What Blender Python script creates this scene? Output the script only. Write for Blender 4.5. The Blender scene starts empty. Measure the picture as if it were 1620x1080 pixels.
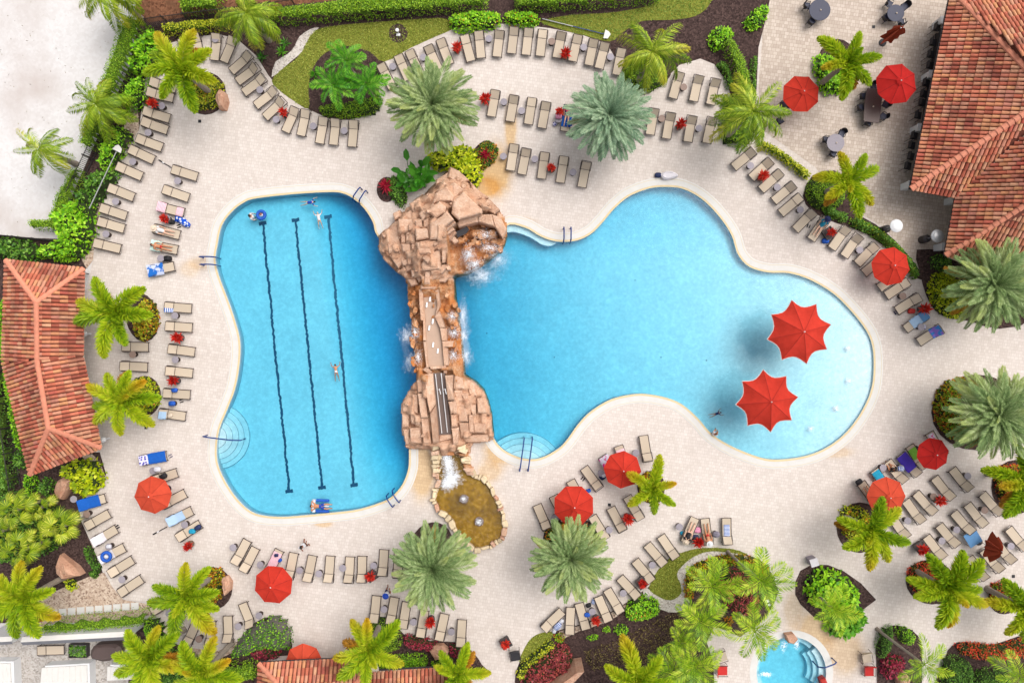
import bpy, math, random
import numpy as np
from mathutils import Vector, Matrix, noise
from mathutils.geometry import tessellate_polygon
random.seed(7); rng = np.random.default_rng(11)
R = math.radians
scene = bpy.context.scene
COL = scene.collection
# ------------------------------------------------------------------ camera
CAM_H = 54.0
cam_d = bpy.data.cameras.new('camera'); cam = bpy.data.objects.new('camera', cam_d)
COL.objects.link(cam); cam.location = (0, 0, CAM_H); cam.rotation_euler = (0, 0, 0)
cam_d.sensor_width = 36; cam_d.sensor_fit = 'HORIZONTAL'; cam_d.lens = 24
cam_d.clip_end = 2000; scene.camera = cam
# ------------------------------------------------------------------ sky, sun, exposure
SUN_EL, SUN_AZ = 60.0, 40.0            # light comes from the upper right of the picture
world = bpy.data.worlds.new('World'); scene.world = world; world.use_nodes = True
wn = world.node_tree.nodes; wl = world.node_tree.links; wn.clear()
sky = wn.new('ShaderNodeTexSky'); sky.sky_type = 'NISHITA'; sky.sun_disc = False
sky.sun_elevation = R(SUN_EL); sky.sun_rotation = R(90 - SUN_AZ)
sky.air_density = 1.0; sky.dust_density = 6.0; sky.ozone_density = 0.6
bw = wn.new('ShaderNodeRGBToBW'); mixs = wn.new('ShaderNodeMixRGB'); mixs.inputs[0].default_value = 0.72
bg = wn.new('ShaderNodeBackground'); bg.inputs[1].default_value = 0.15
wo = wn.new('ShaderNodeOutputWorld')
wl.new(sky.outputs[0], bw.inputs[0]); wl.new(sky.outputs[0], mixs.inputs[1]); wl.new(bw.outputs[0], mixs.inputs[2])
wl.new(mixs.outputs[0], bg.inputs[0]); wl.new(bg.outputs[0], wo.inputs[0])
sun_d = bpy.data.lights.new('sun', 'SUN'); sun_d.energy = 0.5; sun_d.angle = R(50); sun_d.color = (1.0, 0.97, 0.925)
sun = bpy.data.objects.new('sun', sun_d); COL.objects.link(sun)
sdir = Vector((math.cos(R(SUN_AZ)) * math.cos(R(SUN_EL)), math.sin(R(SUN_AZ)) * math.cos(R(SUN_EL)), math.sin(R(SUN_EL))))
sun.rotation_euler = sdir.to_track_quat('Z', 'Y').to_euler(); sun.location = sdir * 60
vs = scene.view_settings; vs.view_transform = 'Standard'; vs.look = 'None'; vs.gamma = 1.0
vs.use_curve_mapping = False; vs.exposure = 0.84
try:
    scene.cycles.transparent_max_bounces = 16
except Exception: pass
# ------------------------------------------------------------------ helpers
def W(px, py, h=0.0):
    """plan position of a point seen at photo pixel px,py and standing h metres above the deck"""
    k = (CAM_H - h) / CAM_H / 20.0
    return ((px - 810) * k, (540 - py) * k)
def V(px, py, h=0.0):
    x, y = W(px, py, h); return Vector((x, y, h))
def lin(c):
    c = c / 255.0
    return c / 12.92 if c <= 0.04045 else ((c + 0.055) / 1.055) ** 2.4
K = 1.45
def A(r, g, b, k=K): return (min(lin(r) / k, .9), min(lin(g) / k, .9), min(lin(b) / k, .9), 1)
def link(o, parent=None):
    COL.objects.link(o)
    if parent is not None: o.parent = parent
    return o
def tag(o, label=None, cat=None, group=None, kind=None):
    if label: o['label'] = label
    if cat: o['category'] = cat
    if group: o['group'] = group
    if kind: o['kind'] = kind
    return o
def empty(name, loc=(0, 0, 0), rz=0.0, label=None, cat=None, group=None):
    o = bpy.data.objects.new(name, None); o.empty_display_size = .2
    o.location = loc; o.rotation_euler = (0, 0, rz); COL.objects.link(o)
    return tag(o, label, cat, group)
class MB:
    def __init__(s): s.v = []; s.f = []
    def add(s, vs_, fs):
        n = len(s.v); s.v.extend(tuple(v) for v in vs_); s.f.extend(tuple(i + n for i in f) for f in fs); return s
    def box(s, c, d, rz=0.0, rx=0.0, ry=0.0):
        m = Matrix.Rotation(rz, 3, 'Z') @ Matrix.Rotation(ry, 3, 'Y') @ Matrix.Rotation(rx, 3, 'X')
        c = Vector(c)
        vs_ = [c + m @ Vector((x * d[0] / 2, y * d[1] / 2, z * d[2] / 2)) for x in (-1, 1) for y in (-1, 1) for z in (-1, 1)]
        return s.add(vs_, [(0, 1, 3, 2), (4, 6, 7, 5), (0, 4, 5, 1), (2, 3, 7, 6), (0, 2, 6, 4), (1, 5, 7, 3)])
    def prism(s, poly, z0, z1, jit=0.0, inset=0.0, tilt=(0, 0)):
        n = len(poly); cx = sum(p[0] for p in poly) / n; cy = sum(p[1] for p in poly) / n
        a = sum(poly[i][0] * poly[(i + 1) % n][1] - poly[(i + 1) % n][0] * poly[i][1] for i in range(n))
        if a < 0: poly = poly[::-1]
        zs = [z1 + random.uniform(-jit, jit) + tilt[0] * (p[0] - cx) + tilt[1] * (p[1] - cy) for p in poly]
        bot = [(p[0], p[1], z0) for p in poly]
        if inset:
            mid = [(p[0], p[1], z - inset * .8) for p, z in zip(poly, zs)]
            top = []
            for p, z in zip(poly, zs):
                d = Vector((cx - p[0], cy - p[1])); l = max(d.length, 1e-4); d = d / l * min(inset, l * .3)
                top.append((p[0] + d.x, p[1] + d.y, z))
            vs_ = bot + mid + top; fs = []
            for i in range(n):
                j = (i + 1) % n
                fs += [(i, j, n + j, n + i), (n + i, n + j, 2 * n + j, 2 * n + i)]
            fs.append(tuple(range(2 * n, 3 * n)))
        else:
            top = [(p[0], p[1], z) for p, z in zip(poly, zs)]; vs_ = bot + top; fs = []
            for i in range(n):
                j = (i + 1) % n; fs.append((i, j, n + j, n + i))
            fs.append(tuple(range(n, 2 * n)))
        fs.append(tuple(range(n - 1, -1, -1)))
        return s.add(vs_, fs)
    def tube(s, pts, r, n=6, cap=True):
        pts = [Vector(p) for p in pts]; rings = []
        rr = r if isinstance(r, (list, tuple)) else [r] * len(pts)
        for i, p in enumerate(pts):
            t = (pts[min(i + 1, len(pts) - 1)] - pts[max(i - 1, 0)]).normalized()
            u = t.cross(Vector((0, 0, 1)))
            if u.length < 1e-3: u = Vector((1, 0, 0))
            u.normalize(); w = t.cross(u)
            rings.append([p + (u * math.cos(a) + w * math.sin(a)) * rr[i] for a in (2 * math.pi * k / n for k in range(n))])
        vs_ = [v for ring in rings for v in ring]; fs = []
        for i in range(len(pts) - 1):
            for k in range(n):
                fs.append((i * n + k, i * n + (k + 1) % n, (i + 1) * n + (k + 1) % n, (i + 1) * n + k))
        if cap: fs += [tuple(range(n - 1, -1, -1)), tuple(range((len(pts) - 1) * n, len(pts) * n))]
        return s.add(vs_, fs)
    def lathe(s, prof, n=14, c=(0, 0, 0)):
        vs_ = []; fs = []
        for r, z in prof:
            for k in range(n):
                a = 2 * math.pi * k / n; vs_.append((c[0] + r * math.cos(a), c[1] + r * math.sin(a), c[2] + z))
        m = len(prof)
        for i in range(m - 1):
            for k in range(n):
                fs.append((i * n + k, i * n + (k + 1) % n, (i + 1) * n + (k + 1) % n, (i + 1) * n + k))
        fs += [tuple(range(n - 1, -1, -1)), tuple(range((m - 1) * n, m * n))]
        return s.add(vs_, fs)
    def ball(s, c, r, n=8, m=5, sq=(1, 1, 1)):
        prof = [(math.sin(math.pi * i / m), -math.cos(math.pi * i / m)) for i in range(m + 1)]
        b = MB().lathe([(max(p[0], .01) * r, p[1] * r) for p in prof], n)
        return s.add([(c[0] + v[0] * sq[0], c[1] + v[1] * sq[1], c[2] + v[2] * sq[2]) for v in b.v], b.f)
    def mesh(s, name, mat=None, smooth=False):
        me = bpy.data.meshes.new(name); me.from_pydata(s.v, [], s.f)
        if mat: me.materials.append(mat)
        if smooth: me.polygons.foreach_set('use_smooth', [True] * len(me.polygons))
        me.update(); return me
    def obj(s, name, mat, parent=None, loc=(0, 0, 0), rz=0.0, smooth=False):
        o = bpy.data.objects.new(name, s.mesh(name, mat, smooth)); o.location = loc; o.rotation_euler = (0, 0, rz)
        return link(o, parent)
def inst(name, me, parent=None, loc=(0, 0, 0), rot=(0, 0, 0), sc=None):
    o = bpy.data.objects.new(name, me); o.location = loc; o.rotation_euler = rot
    if sc is not None: o.scale = sc if hasattr(sc, '__len__') else (sc, sc, sc)
    return link(o, parent)
def mesh_np(name, v, f, mat, smooth=False):
    me = bpy.data.meshes.new(name); v = np.asarray(v, np.float32); f = np.asarray(f, np.int32)
    me.vertices.add(len(v)); me.vertices.foreach_set('co', v.ravel())
    k = f.shape[1]; me.loops.add(f.size); me.loops.foreach_set('vertex_index', f.ravel())
    me.polygons.add(len(f)); me.polygons.foreach_set('loop_start', np.arange(0, f.size, k, dtype=np.int32))
    if smooth: me.polygons.foreach_set('use_smooth', np.ones(len(f), bool))
    me.materials.append(mat); me.update(calc_edges=True); me.validate(); return me
def smooth_poly(pts, n=5):
    out = []; N = len(pts)
    for i in range(N):
        p0, p1, p2, p3 = (pts[(i + k) % N] for k in (-1, 0, 1, 2))
        for j in range(n):
            t = j / n
            out.append(tuple(.5 * (2 * p1[c] + (p2[c] - p0[c]) * t + (2 * p0[c] - 5 * p1[c] + 4 * p2[c] - p3[c]) * t * t
                                   + (3 * p1[c] - p0[c] - 3 * p2[c] + p3[c]) * t ** 3) for c in (0, 1)))
    return out
def area(p): return sum(p[i][0] * p[(i + 1) % len(p)][1] - p[(i + 1) % len(p)][0] * p[i][1] for i in range(len(p))) / 2
def offset(p, d):
    """offset a closed world outline outward by d"""
    sgn = 1 if area(p) > 0 else -1; out = []; N = len(p)
    for i in range(N):
        a, b = p[i - 1], p[(i + 1) % N]; t = Vector((b[0] - a[0], b[1] - a[1])); t.normalize()
        out.append((p[i][0] + sgn * t.y * d, p[i][1] - sgn * t.x * d))
    return out
def sheet(name, outer, mat, z, holes=(), kind='structure', parent=None):
    loops = [[Vector((x, y, 0)) for x, y in outer]] + [[Vector((x, y, 0)) for x, y in h] for h in holes]
    tri = tessellate_polygon(loops); vs_ = [(v.x, v.y, z) for l in loops for v in l]; fs = []
    for t in tri:
        a, b, c = (vs_[i] for i in t)
        if (b[0] - a[0]) * (c[1] - a[1]) - (b[1] - a[1]) * (c[0] - a[0]) < 0: t = (t[0], t[2], t[1])
        fs.append(tuple(t))
    m = MB(); m.add(vs_, fs); o = m.obj(name, mat, parent)
    return tag(o, kind=kind) if kind else o
def ring(name, p, d0, d1, z, mat, parent=None, z1=None):
    a = offset(p, d0); b = offset(p, d1); n = len(p); z1 = z if z1 is None else z1
    vs_ = [(x, y, z) for x, y in a] + [(x, y, z1) for x, y in b]
    fs = [(i, (i + 1) % n, n + (i + 1) % n, n + i) for i in range(n)]
    if area(p) > 0: fs = [f[::-1] for f in fs]
    m = MB(); m.add(vs_, fs); return m.obj(name, mat, parent)
def poly(pts, h=0.0, sm=0):
    w = [W(x, y, h) for x, y in pts]
    return smooth_poly(w, sm) if sm else w
def ellipse(cx, cy, rx, ry, rot=0.0, n=18):
    return [(cx + rx * math.cos(a) * math.cos(rot) - ry * math.sin(a) * math.sin(rot),
             cy + rx * math.cos(a) * math.sin(rot) + ry * math.sin(a) * math.cos(rot)) for a in (2 * math.pi * i / n for i in range(n))]
# ------------------------------------------------------------------ materials
def nodes(name):
    m = bpy.data.materials.new(name); m.use_nodes = True
    nt = m.node_tree; nt.nodes.clear(); out = nt.nodes.new('ShaderNodeOutputMaterial')
    return m, nt, out
def N(nt, t, **kw):
    n = nt.nodes.new(t)
    for k, v in kw.items():
        if k in ('op',): n.operation = v
        elif k == 'blend': n.blend_type = v
        elif k.startswith('i'): n.inputs[int(k[1:])].default_value = v
    return n
def ramp(nt, fac, stops, interp='LINEAR'):
    r = nt.nodes.new('ShaderNodeValToRGB'); cr = r.color_ramp; cr.interpolation = interp
    while len(cr.elements) < len(stops): cr.elements.new(.5)
    for e, (p, c) in zip(cr.elements, stops): e.position = p; e.color = c
    if fac is not None: nt.links.new(fac, r.inputs[0])
    return r
def mixc(nt, fac, a, b, blend='MIX'):
    m = nt.nodes.new('ShaderNodeMixRGB'); m.blend_type = blend
    for i, x in zip((0, 1, 2), (fac, a, b)):
        if hasattr(x, 'is_linked') or hasattr(x, 'links'): nt.links.new(x, m.inputs[i])
        else: m.inputs[i].default_value = x
    return m.outputs[0]
def noise_tex(nt, vec, scale, detail=4, rough=.6):
    n = nt.nodes.new('ShaderNodeTexNoise'); n.inputs['Scale'].default_value = scale
    n.inputs['Detail'].default_value = detail; n.inputs['Roughness'].default_value = rough
    if vec is not None: nt.links.new(vec, n.inputs['Vector'])
    return n
def bsdf(nt, out, col, rough=.7, bump=None, bstr=.3, bdist=.02, spec=.3):
    b = nt.nodes.new('ShaderNodeBsdfPrincipled'); b.inputs['Roughness'].default_value = rough
    b.inputs['Specular IOR Level'].default_value = spec
    if hasattr(col, 'links'): nt.links.new(col, b.inputs['Base Color'])
    else: b.inputs['Base Color'].default_value = col
    if bump is not None:
        bp = nt.nodes.new('ShaderNodeBump'); bp.inputs['Strength'].default_value = bstr; bp.inputs['Distance'].default_value = bdist
        nt.links.new(bump, bp.inputs['Height']); nt.links.new(bp.outputs[0], b.inputs['Normal'])
    nt.links.new(b.outputs[0], out.inputs[0]); return b
def scaled(c, f): return (min(c[0] * f, 1), min(c[1] * f, 1), min(c[2] * f, 1), 1)
def simple(name, col, rough=.6, var=.15, scale=6.0, bump=.15, spec=.3, objvar=.0, metal=0.0):
    m, nt, out = nodes(name)
    g = nt.nodes.new('ShaderNodeNewGeometry'); n = noise_tex(nt, g.outputs['Position'], scale)
    r = ramp(nt, n.outputs[0], [(.25, scaled(col, 1 - var)), (.75, scaled(col, 1 + var))]); c = r.outputs[0]
    if objvar:
        oi = nt.nodes.new('ShaderNodeObjectInfo')
        r2 = ramp(nt, oi.outputs['Random'], [(0, (1 - objvar,) * 3 + (1,)), (1, (1 + objvar,) * 3 + (1,))])
        c = mixc(nt, 1.0, c, r2.outputs[0], 'MULTIPLY')
    b = bsdf(nt, out, c, rough, n.outputs[0] if bump else None, bump, .02, spec); b.inputs['Metallic'].default_value = metal
    return m
def foliage(name, stops, transl=.25, rough=.5, objamt=.25, tip=None):
    """leaf colours picked per leaf (island) and per plant part; optional aged tip colour along the frond (UV x)"""
    m, nt, out = nodes(name)
    g = nt.nodes.new('ShaderNodeNewGeometry'); oi = nt.nodes.new('ShaderNodeObjectInfo')
    a = N(nt, 'ShaderNodeMath', op='MULTIPLY', i1=1 - objamt); nt.links.new(g.outputs['Random Per Island'], a.inputs[0])
    b = N(nt, 'ShaderNodeMath', op='MULTIPLY_ADD', i1=objamt); nt.links.new(oi.outputs['Random'], b.inputs[0]); nt.links.new(a.outputs[0], b.inputs[2])
    c = ramp(nt, b.outputs[0], stops).outputs[0]
    if tip:
        uv = nt.nodes.new('ShaderNodeUVMap'); sx = nt.nodes.new('ShaderNodeSeparateXYZ'); nt.links.new(uv.outputs[0], sx.inputs[0])
        t1 = N(nt, 'ShaderNodeMath', op='MULTIPLY_ADD', i1=1.5, i2=-.62); nt.links.new(sx.outputs[0], t1.inputs[0]); t1.use_clamp = True
        o2 = N(nt, 'ShaderNodeMath', op='MULTIPLY_ADD', i1=1.9, i2=-1.0); nt.links.new(oi.outputs['Random'], o2.inputs[0]); o2.use_clamp = True
        t2 = N(nt, 'ShaderNodeMath', op='MULTIPLY'); nt.links.new(t1.outputs[0], t2.inputs[0]); nt.links.new(o2.outputs[0], t2.inputs[1])
        c = mixc(nt, t2.outputs[0], c, tip)
    p = nt.nodes.new('ShaderNodeBsdfPrincipled'); p.inputs['Roughness'].default_value = rough; p.inputs['Specular IOR Level'].default_value = .3
    nt.links.new(c, p.inputs['Base Color'])
    tr = nt.nodes.new('ShaderNodeBsdfTranslucent'); nt.links.new(c, tr.inputs[0])
    mx = nt.nodes.new('ShaderNodeMixShader'); mx.inputs[0].default_value = transl
    nt.links.new(p.outputs[0], mx.inputs[1]); nt.links.new(tr.outputs[0], mx.inputs[2]); nt.links.new(mx.outputs[0], out.inputs[0])
    return m
def paver(name, c1, c2, mortar, size, stains=True):
    m, nt, out = nodes(name); g = nt.nodes.new('ShaderNodeNewGeometry')
    mp = nt.nodes.new('ShaderNodeMapping'); mp.inputs['Rotation'].default_value = (0, 0, R(8)); nt.links.new(g.outputs['Position'], mp.inputs[0])
    nz = noise_tex(nt, g.outputs['Position'], .35, 3); wob = mixc(nt, .12, mp.outputs[0], nz.outputs['Color'], 'ADD')
    b = nt.nodes.new('ShaderNodeTexBrick'); b.offset = .5; b.squash = .62; b.squash_frequency = 3
    b.inputs['Color1'].default_value = c1; b.inputs['Color2'].default_value = c2; b.inputs['Mortar'].default_value = mortar
    b.inputs['Scale'].default_value = 1.0; b.inputs['Brick Width'].default_value = size; b.inputs['Row Height'].default_value = size * .82
    b.inputs['Mortar Size'].default_value = .013; b.inputs['Mortar Smooth'].default_value = .3; b.inputs['Bias'].default_value = -.1
    nt.links.new(wob, b.inputs['Vector'])
    n1 = noise_tex(nt, g.outputs['Position'], .085, 5, .65); n2 = noise_tex(nt, g.outputs['Position'], 1.3, 6, .7)
    c = mixc(nt, .85, b.outputs['Color'], ramp(nt, n1.outputs[0], [(.32, (.90, .885, .875, 1)), (.62, (1.03, 1.03, 1.03, 1))]).outputs[0], 'MULTIPLY')
    c = mixc(nt, .8, c, ramp(nt, n2.outputs[0], [(.3, (.93, .92, .91, 1)), (.62, (1.03, 1.03, 1.03, 1))]).outputs[0], 'MULTIPLY')
    if stains:      # ochre mineral stains where splash water runs off
        for (px, py, rx, ry, s) in ((785, 270, 1.9, 3.2, .95), (808, 200, .7, 3.2, .85), (772, 296, 1.6, 1.3, .95), (815, 352, 2.2, .7, .6), (668, 745, 1.7, 3.4, .8), (790, 715, 1.9, 1.7, .85), (775, 745, 1.5, 1.3, .6),
                                 (512, 828, 1.1, .45, .7), (318, 417, 1.6, .8, .4), (300, 425, 1.2, 1, .35), (1290, 1000, 2.2, 2.6, .75), (1335, 1030, 2.4, 2.8, .6), (1320, 715, 2.2, .7, .45), (1255, 965, 1.2, 2.5, .4)):
            x, y = W(px, py); q = nt.nodes.new('ShaderNodeMapping'); q.vector_type = 'TEXTURE'
            q.inputs['Location'].default_value = (x, y, 0); q.inputs['Scale'].default_value = (rx, ry, 1); nt.links.new(g.outputs['Position'], q.inputs[0])
            gr = nt.nodes.new('ShaderNodeTexGradient'); gr.gradient_type = 'SPHERICAL'; nt.links.new(q.outputs[0], gr.inputs[0])
            f = N(nt, 'ShaderNodeMath', op='MULTIPLY_ADD', i1=2.6, i2=-1.05); nt.links.new(n2.outputs[0], f.inputs[0])
            f2 = N(nt, 'ShaderNodeMath', op='MULTIPLY_ADD', i1=3.0); nt.links.new(gr.outputs['Fac'], f2.inputs[0]); nt.links.new(f.outputs[0], f2.inputs[2])
            f3 = N(nt, 'ShaderNodeMath', op='MULTIPLY', i1=s); f3.use_clamp = True
            fc = N(nt, 'ShaderNodeMath', op='MULTIPLY'); nt.links.new(f2.outputs[0], fc.inputs[0]); nt.links.new(gr.outputs['Fac'], fc.inputs[1])
            fm = N(nt, 'ShaderNodeMath', op='MINIMUM', i1=1.0); nt.links.new(fc.outputs[0], fm.inputs[0]); nt.links.new(fm.outputs[0], f3.inputs[0])
            c = mixc(nt, f3.outputs[0], c, (.93, .70, .38, 1), 'MULTIPLY')
    bsdf(nt, out, c, .8, b.outputs['Fac'], -.25, .01, .2); return m
def speckle(name, stops, scale, big=None, rough=.95, bump=.6):
    m, nt, out = nodes(name); g = nt.nodes.new('ShaderNodeNewGeometry')
    v = nt.nodes.new('ShaderNodeTexVoronoi'); v.inputs['Scale'].default_value = scale; nt.links.new(g.outputs['Position'], v.inputs[0])
    n = noise_tex(nt, g.outputs['Position'], scale * .3, 6, .75)
    f = N(nt, 'ShaderNodeMath', op='MULTIPLY_ADD', i1=.55); s = nt.nodes.new('ShaderNodeSeparateColor'); nt.links.new(v.outputs['Color'], s.inputs[0])
    nt.links.new(s.outputs[0], f.inputs[0]); h = N(nt, 'ShaderNodeMath', op='MULTIPLY', i1=.45); nt.links.new(n.outputs[0], h.inputs[0]); nt.links.new(h.outputs[0], f.inputs[2])
    c = ramp(nt, f.outputs[0], stops).outputs[0]
    if big:
        n3 = noise_tex(nt, g.outputs['Position'], big[0], 5, .6); c = mixc(nt, ramp(nt, n3.outputs[0], [(big[1], (0, 0, 0, 1)), (big[2], (1, 1, 1, 1))]).outputs[0], c, big[3])
    bsdf(nt, out, c, rough, f.outputs[0], bump, .03, .1); return m
def fabric_pattern(name, c1, c2, kind='stripe', scale=6.0, rough=.9):
    m, nt, out = nodes(name); tc = nt.nodes.new('ShaderNodeTexCoord')
    if kind == 'stripe':
        w = nt.nodes.new('ShaderNodeTexWave'); w.inputs['Scale'].default_value = scale; w.inputs['Distortion'].default_value = .6
        nt.links.new(tc.outputs['Object'], w.inputs[0]); f = w.outputs['Fac']
    elif kind == 'spot':
        w = nt.nodes.new('ShaderNodeTexVoronoi'); w.inputs['Scale'].default_value = scale; nt.links.new(tc.outputs['Object'], w.inputs[0]); f = w.outputs['Distance']
    else:
        w = noise_tex(nt, tc.outputs['Object'], scale, 2); f = w.outputs[0]
    c = ramp(nt, f, [(.42, c1), (.5, c2)] if kind != 'noise' else [(.46, c1), (.52, c2)]).outputs[0]
    n = noise_tex(nt, tc.outputs['Object'], 9, 3)
    bsdf(nt, out, c, rough, n.outputs[0], .5, .04, .1); return m
M = {}
M['deck'] = paver('deck_pavers', A(225, 213, 204, 1.52), A(238, 228, 220, 1.52), A(211, 197, 187, 1.52), .30)
M['patio'] = paver('patio_pavers', A(200, 184, 169), A(224, 209, 195), A(172, 155, 142), .34, False)
M['sand'] = speckle('pale_sand', [(.2, A(222, 217, 214)), (.55, A(228, 224, 222)), (.9, A(233, 230, 228))], 5, (.11, .47, .68, A(204, 193, 187)), .95, .2)
M['soil'] = speckle('brown_soil', [(.2, A(92, 58, 42)), (.8, A(150, 104, 78))], 7, (.4, .5, .7, A(120, 88, 66)))
M['mulch'] = speckle('dark_mulch', [(.1, A(38, 28, 28)), (.6, A(84, 66, 62)), (.93, A(112, 90, 84)), (.98, A(170, 150, 140))], 9, (.35, .5, .75, A(74, 58, 55)))
M['chips'] = speckle('shell_gravel', [(.15, A(120, 92, 78)), (.4, A(196, 172, 152)), (.8, A(226, 206, 186))], 9, (.5, .55, .75, A(190, 160, 138)))
M['white_gravel'] = speckle('white_gravel', [(.1, A(110, 100, 96)), (.35, A(205, 194, 184)), (.8, A(232, 224, 216))], 11)
M['grey_sand'] = speckle('grey_sand', [(.15, A(150, 142, 134)), (.5, A(198, 190, 182)), (.9, A(214, 208, 202))], 8, (.3, .5, .7, A(180, 172, 164)))
M['turf'] = speckle('turf_soil', [(.2, A(96, 104, 36)), (.8, A(146, 148, 62))], 10)
M['coping'] = simple('coping_concrete', A(224, 221, 216), .75, .06, 2.0, .1)
M['coping_tile'] = simple('coping_tile', A(226, 204, 160), .6, .08, 5.0, .1)
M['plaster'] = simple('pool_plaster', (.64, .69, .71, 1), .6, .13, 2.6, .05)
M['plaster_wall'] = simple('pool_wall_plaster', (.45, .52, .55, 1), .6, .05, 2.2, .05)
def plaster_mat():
    m, nt, out = nodes('pool_plaster_with_ripple_light'); g = nt.nodes.new('ShaderNodeNewGeometry')
    a = noise_tex(nt, g.outputs['Position'], 3.2, 5, .72); b = noise_tex(nt, g.outputs['Position'], .5, 3, .6)  # plaster mottle; its pale flecks also put rippling water light into the colour
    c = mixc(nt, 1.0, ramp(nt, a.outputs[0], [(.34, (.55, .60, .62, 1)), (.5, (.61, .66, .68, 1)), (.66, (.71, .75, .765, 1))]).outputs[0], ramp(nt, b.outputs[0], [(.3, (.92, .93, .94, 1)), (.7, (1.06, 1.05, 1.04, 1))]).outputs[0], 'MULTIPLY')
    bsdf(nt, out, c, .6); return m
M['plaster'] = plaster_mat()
M['lane'] = simple('navy_tile', (.02, .07, .13, 1), .4, .2, 8, .1)
M['chrome_blue'] = simple('blue_rail', A(28, 62, 130), .35, .1, 3, 0, .5)
M['sling'] = simple('tan_sling', A(206, 189, 168), .8, .05, 14, .2, .1, .07)
M['frame'] = simple('bronze_frame', A(74, 60, 54), .45, .1, 5, 0, .4)
M['table_grey'] = simple('grey_table', A(160, 152, 160), .6, .06, 8, .05, .3, .1)
M['table_brown'] = simple('brown_table', A(150, 126, 114), .6, .06, 8, .05, .3, .08)
M['pot'] = simple('dark_pot', A(84, 76, 74), .7, .15, 5, .2, .3, .2)
M['pot_brown'] = simple('brown_pot', A(120, 98, 80), .7, .15, 5, .2, .3, .2)
M['red_canvas'] = simple('red_canvas', A(214, 62, 48), .8, .09, 1.6, .3, .1, .08)
M['crimson_canvas'] = simple('crimson_canvas', A(196, 42, 38), .8, .09, 1.6, .3, .1, .08)
M['orange_canvas'] = simple('orange_canvas', A(218, 82, 58), .8, .09, 1.6, .3, .1, .08)
def canvas_mat(name, col):
    m, nt, out = nodes(name); tc = nt.nodes.new('ShaderNodeTexCoord'); oi = nt.nodes.new('ShaderNodeObjectInfo')
    a = noise_tex(nt, tc.outputs['Object'], 1.4, 4, .6); b = noise_tex(nt, tc.outputs['Object'], 5, 4, .6)
    c = ramp(nt, a.outputs[0], [(.3, scaled(col, .84)), (.7, scaled(col, 1.12))]).outputs[0]
    c = mixc(nt, 1.0, c, ramp(nt, oi.outputs['Random'], [(0, (.92, .9, .9, 1)), (1, (1.05, 1.08, 1.1, 1))]).outputs[0], 'MULTIPLY')
    p = nt.nodes.new('ShaderNodeBsdfPrincipled'); p.inputs['Roughness'].default_value = .85; p.inputs['Specular IOR Level'].default_value = .1; nt.links.new(c, p.inputs['Base Color'])
    bp = nt.nodes.new('ShaderNodeBump'); bp.inputs['Strength'].default_value = .35; bp.inputs['Distance'].default_value = .05; nt.links.new(b.outputs[0], bp.inputs['Height']); nt.links.new(bp.outputs[0], p.inputs['Normal'])
    tr = nt.nodes.new('ShaderNodeBsdfTranslucent'); nt.links.new(c, tr.inputs[0]); mx = nt.nodes.new('ShaderNodeMixShader'); mx.inputs[0].default_value = .28
    nt.links.new(p.outputs[0], mx.inputs[1]); nt.links.new(tr.outputs[0], mx.inputs[2]); nt.links.new(mx.outputs[0], out.inputs[0]); return m
M['red_canvas'] = canvas_mat('red_umbrella_canvas', A(224, 66, 50)); M['crimson_canvas'] = canvas_mat('crimson_umbrella_canvas', A(206, 46, 42)); M['orange_canvas'] = canvas_mat('orange_umbrella_canvas', A(228, 88, 62))
M['rust_canvas'] = simple('rust_canvas', A(170, 74, 50), .8, .1, 4, .2, .1)
M['white'] = simple('white_paint', A(236, 236, 236), .5, .04, 3, .03)
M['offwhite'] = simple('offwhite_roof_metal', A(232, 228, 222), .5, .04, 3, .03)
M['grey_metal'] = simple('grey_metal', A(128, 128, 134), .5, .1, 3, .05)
M['pole_metal'] = simple('pole_aluminium', A(190, 190, 190), .35, .05, 3, 0, .5, 0, .3)
M['black'] = simple('black_wicker', A(46, 44, 48), .6, .2, 20, .3)
M['navy'] = simple('navy_top', A(62, 64, 84), .55, .06, 4, .05)
M['brown_top'] = simple('brown_slat_top', A(96, 80, 76), .55, .1, 12, .1)
M['stucco'] = simple('stucco', A(214, 202, 186), .9, .05, 4, .2)
M['dark_fence'] = simple('dark_fence', A(62, 56, 56), .5, .1, 5, 0)
M['bark'] = simple('palm_trunk', A(158, 146, 132), .9, .2, 7, .5)
M['brown_bark'] = simple('date_palm_trunk', A(110, 86, 66), .95, .3, 7, .7)
M['crownshaft'] = simple('green_crownshaft', A(130, 158, 84), .5, .1, 6, .1)
M['boulder'] = simple('pink_sandstone', A(216, 168, 140), .85, .12, 2.5, .5)
M['rock'] = simple('sandstone_slab', A(216, 174, 144), .85, .2, 1.1, .9, .15, .1)
M['rock_base'] = simple('sandstone_base', A(206, 160, 128), .9, .2, 1.2, .8)
M['rock_wet'] = simple('wet_orange_rock', A(214, 150, 102), .5, .38, 1.1, .9, .5, .18)
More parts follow.
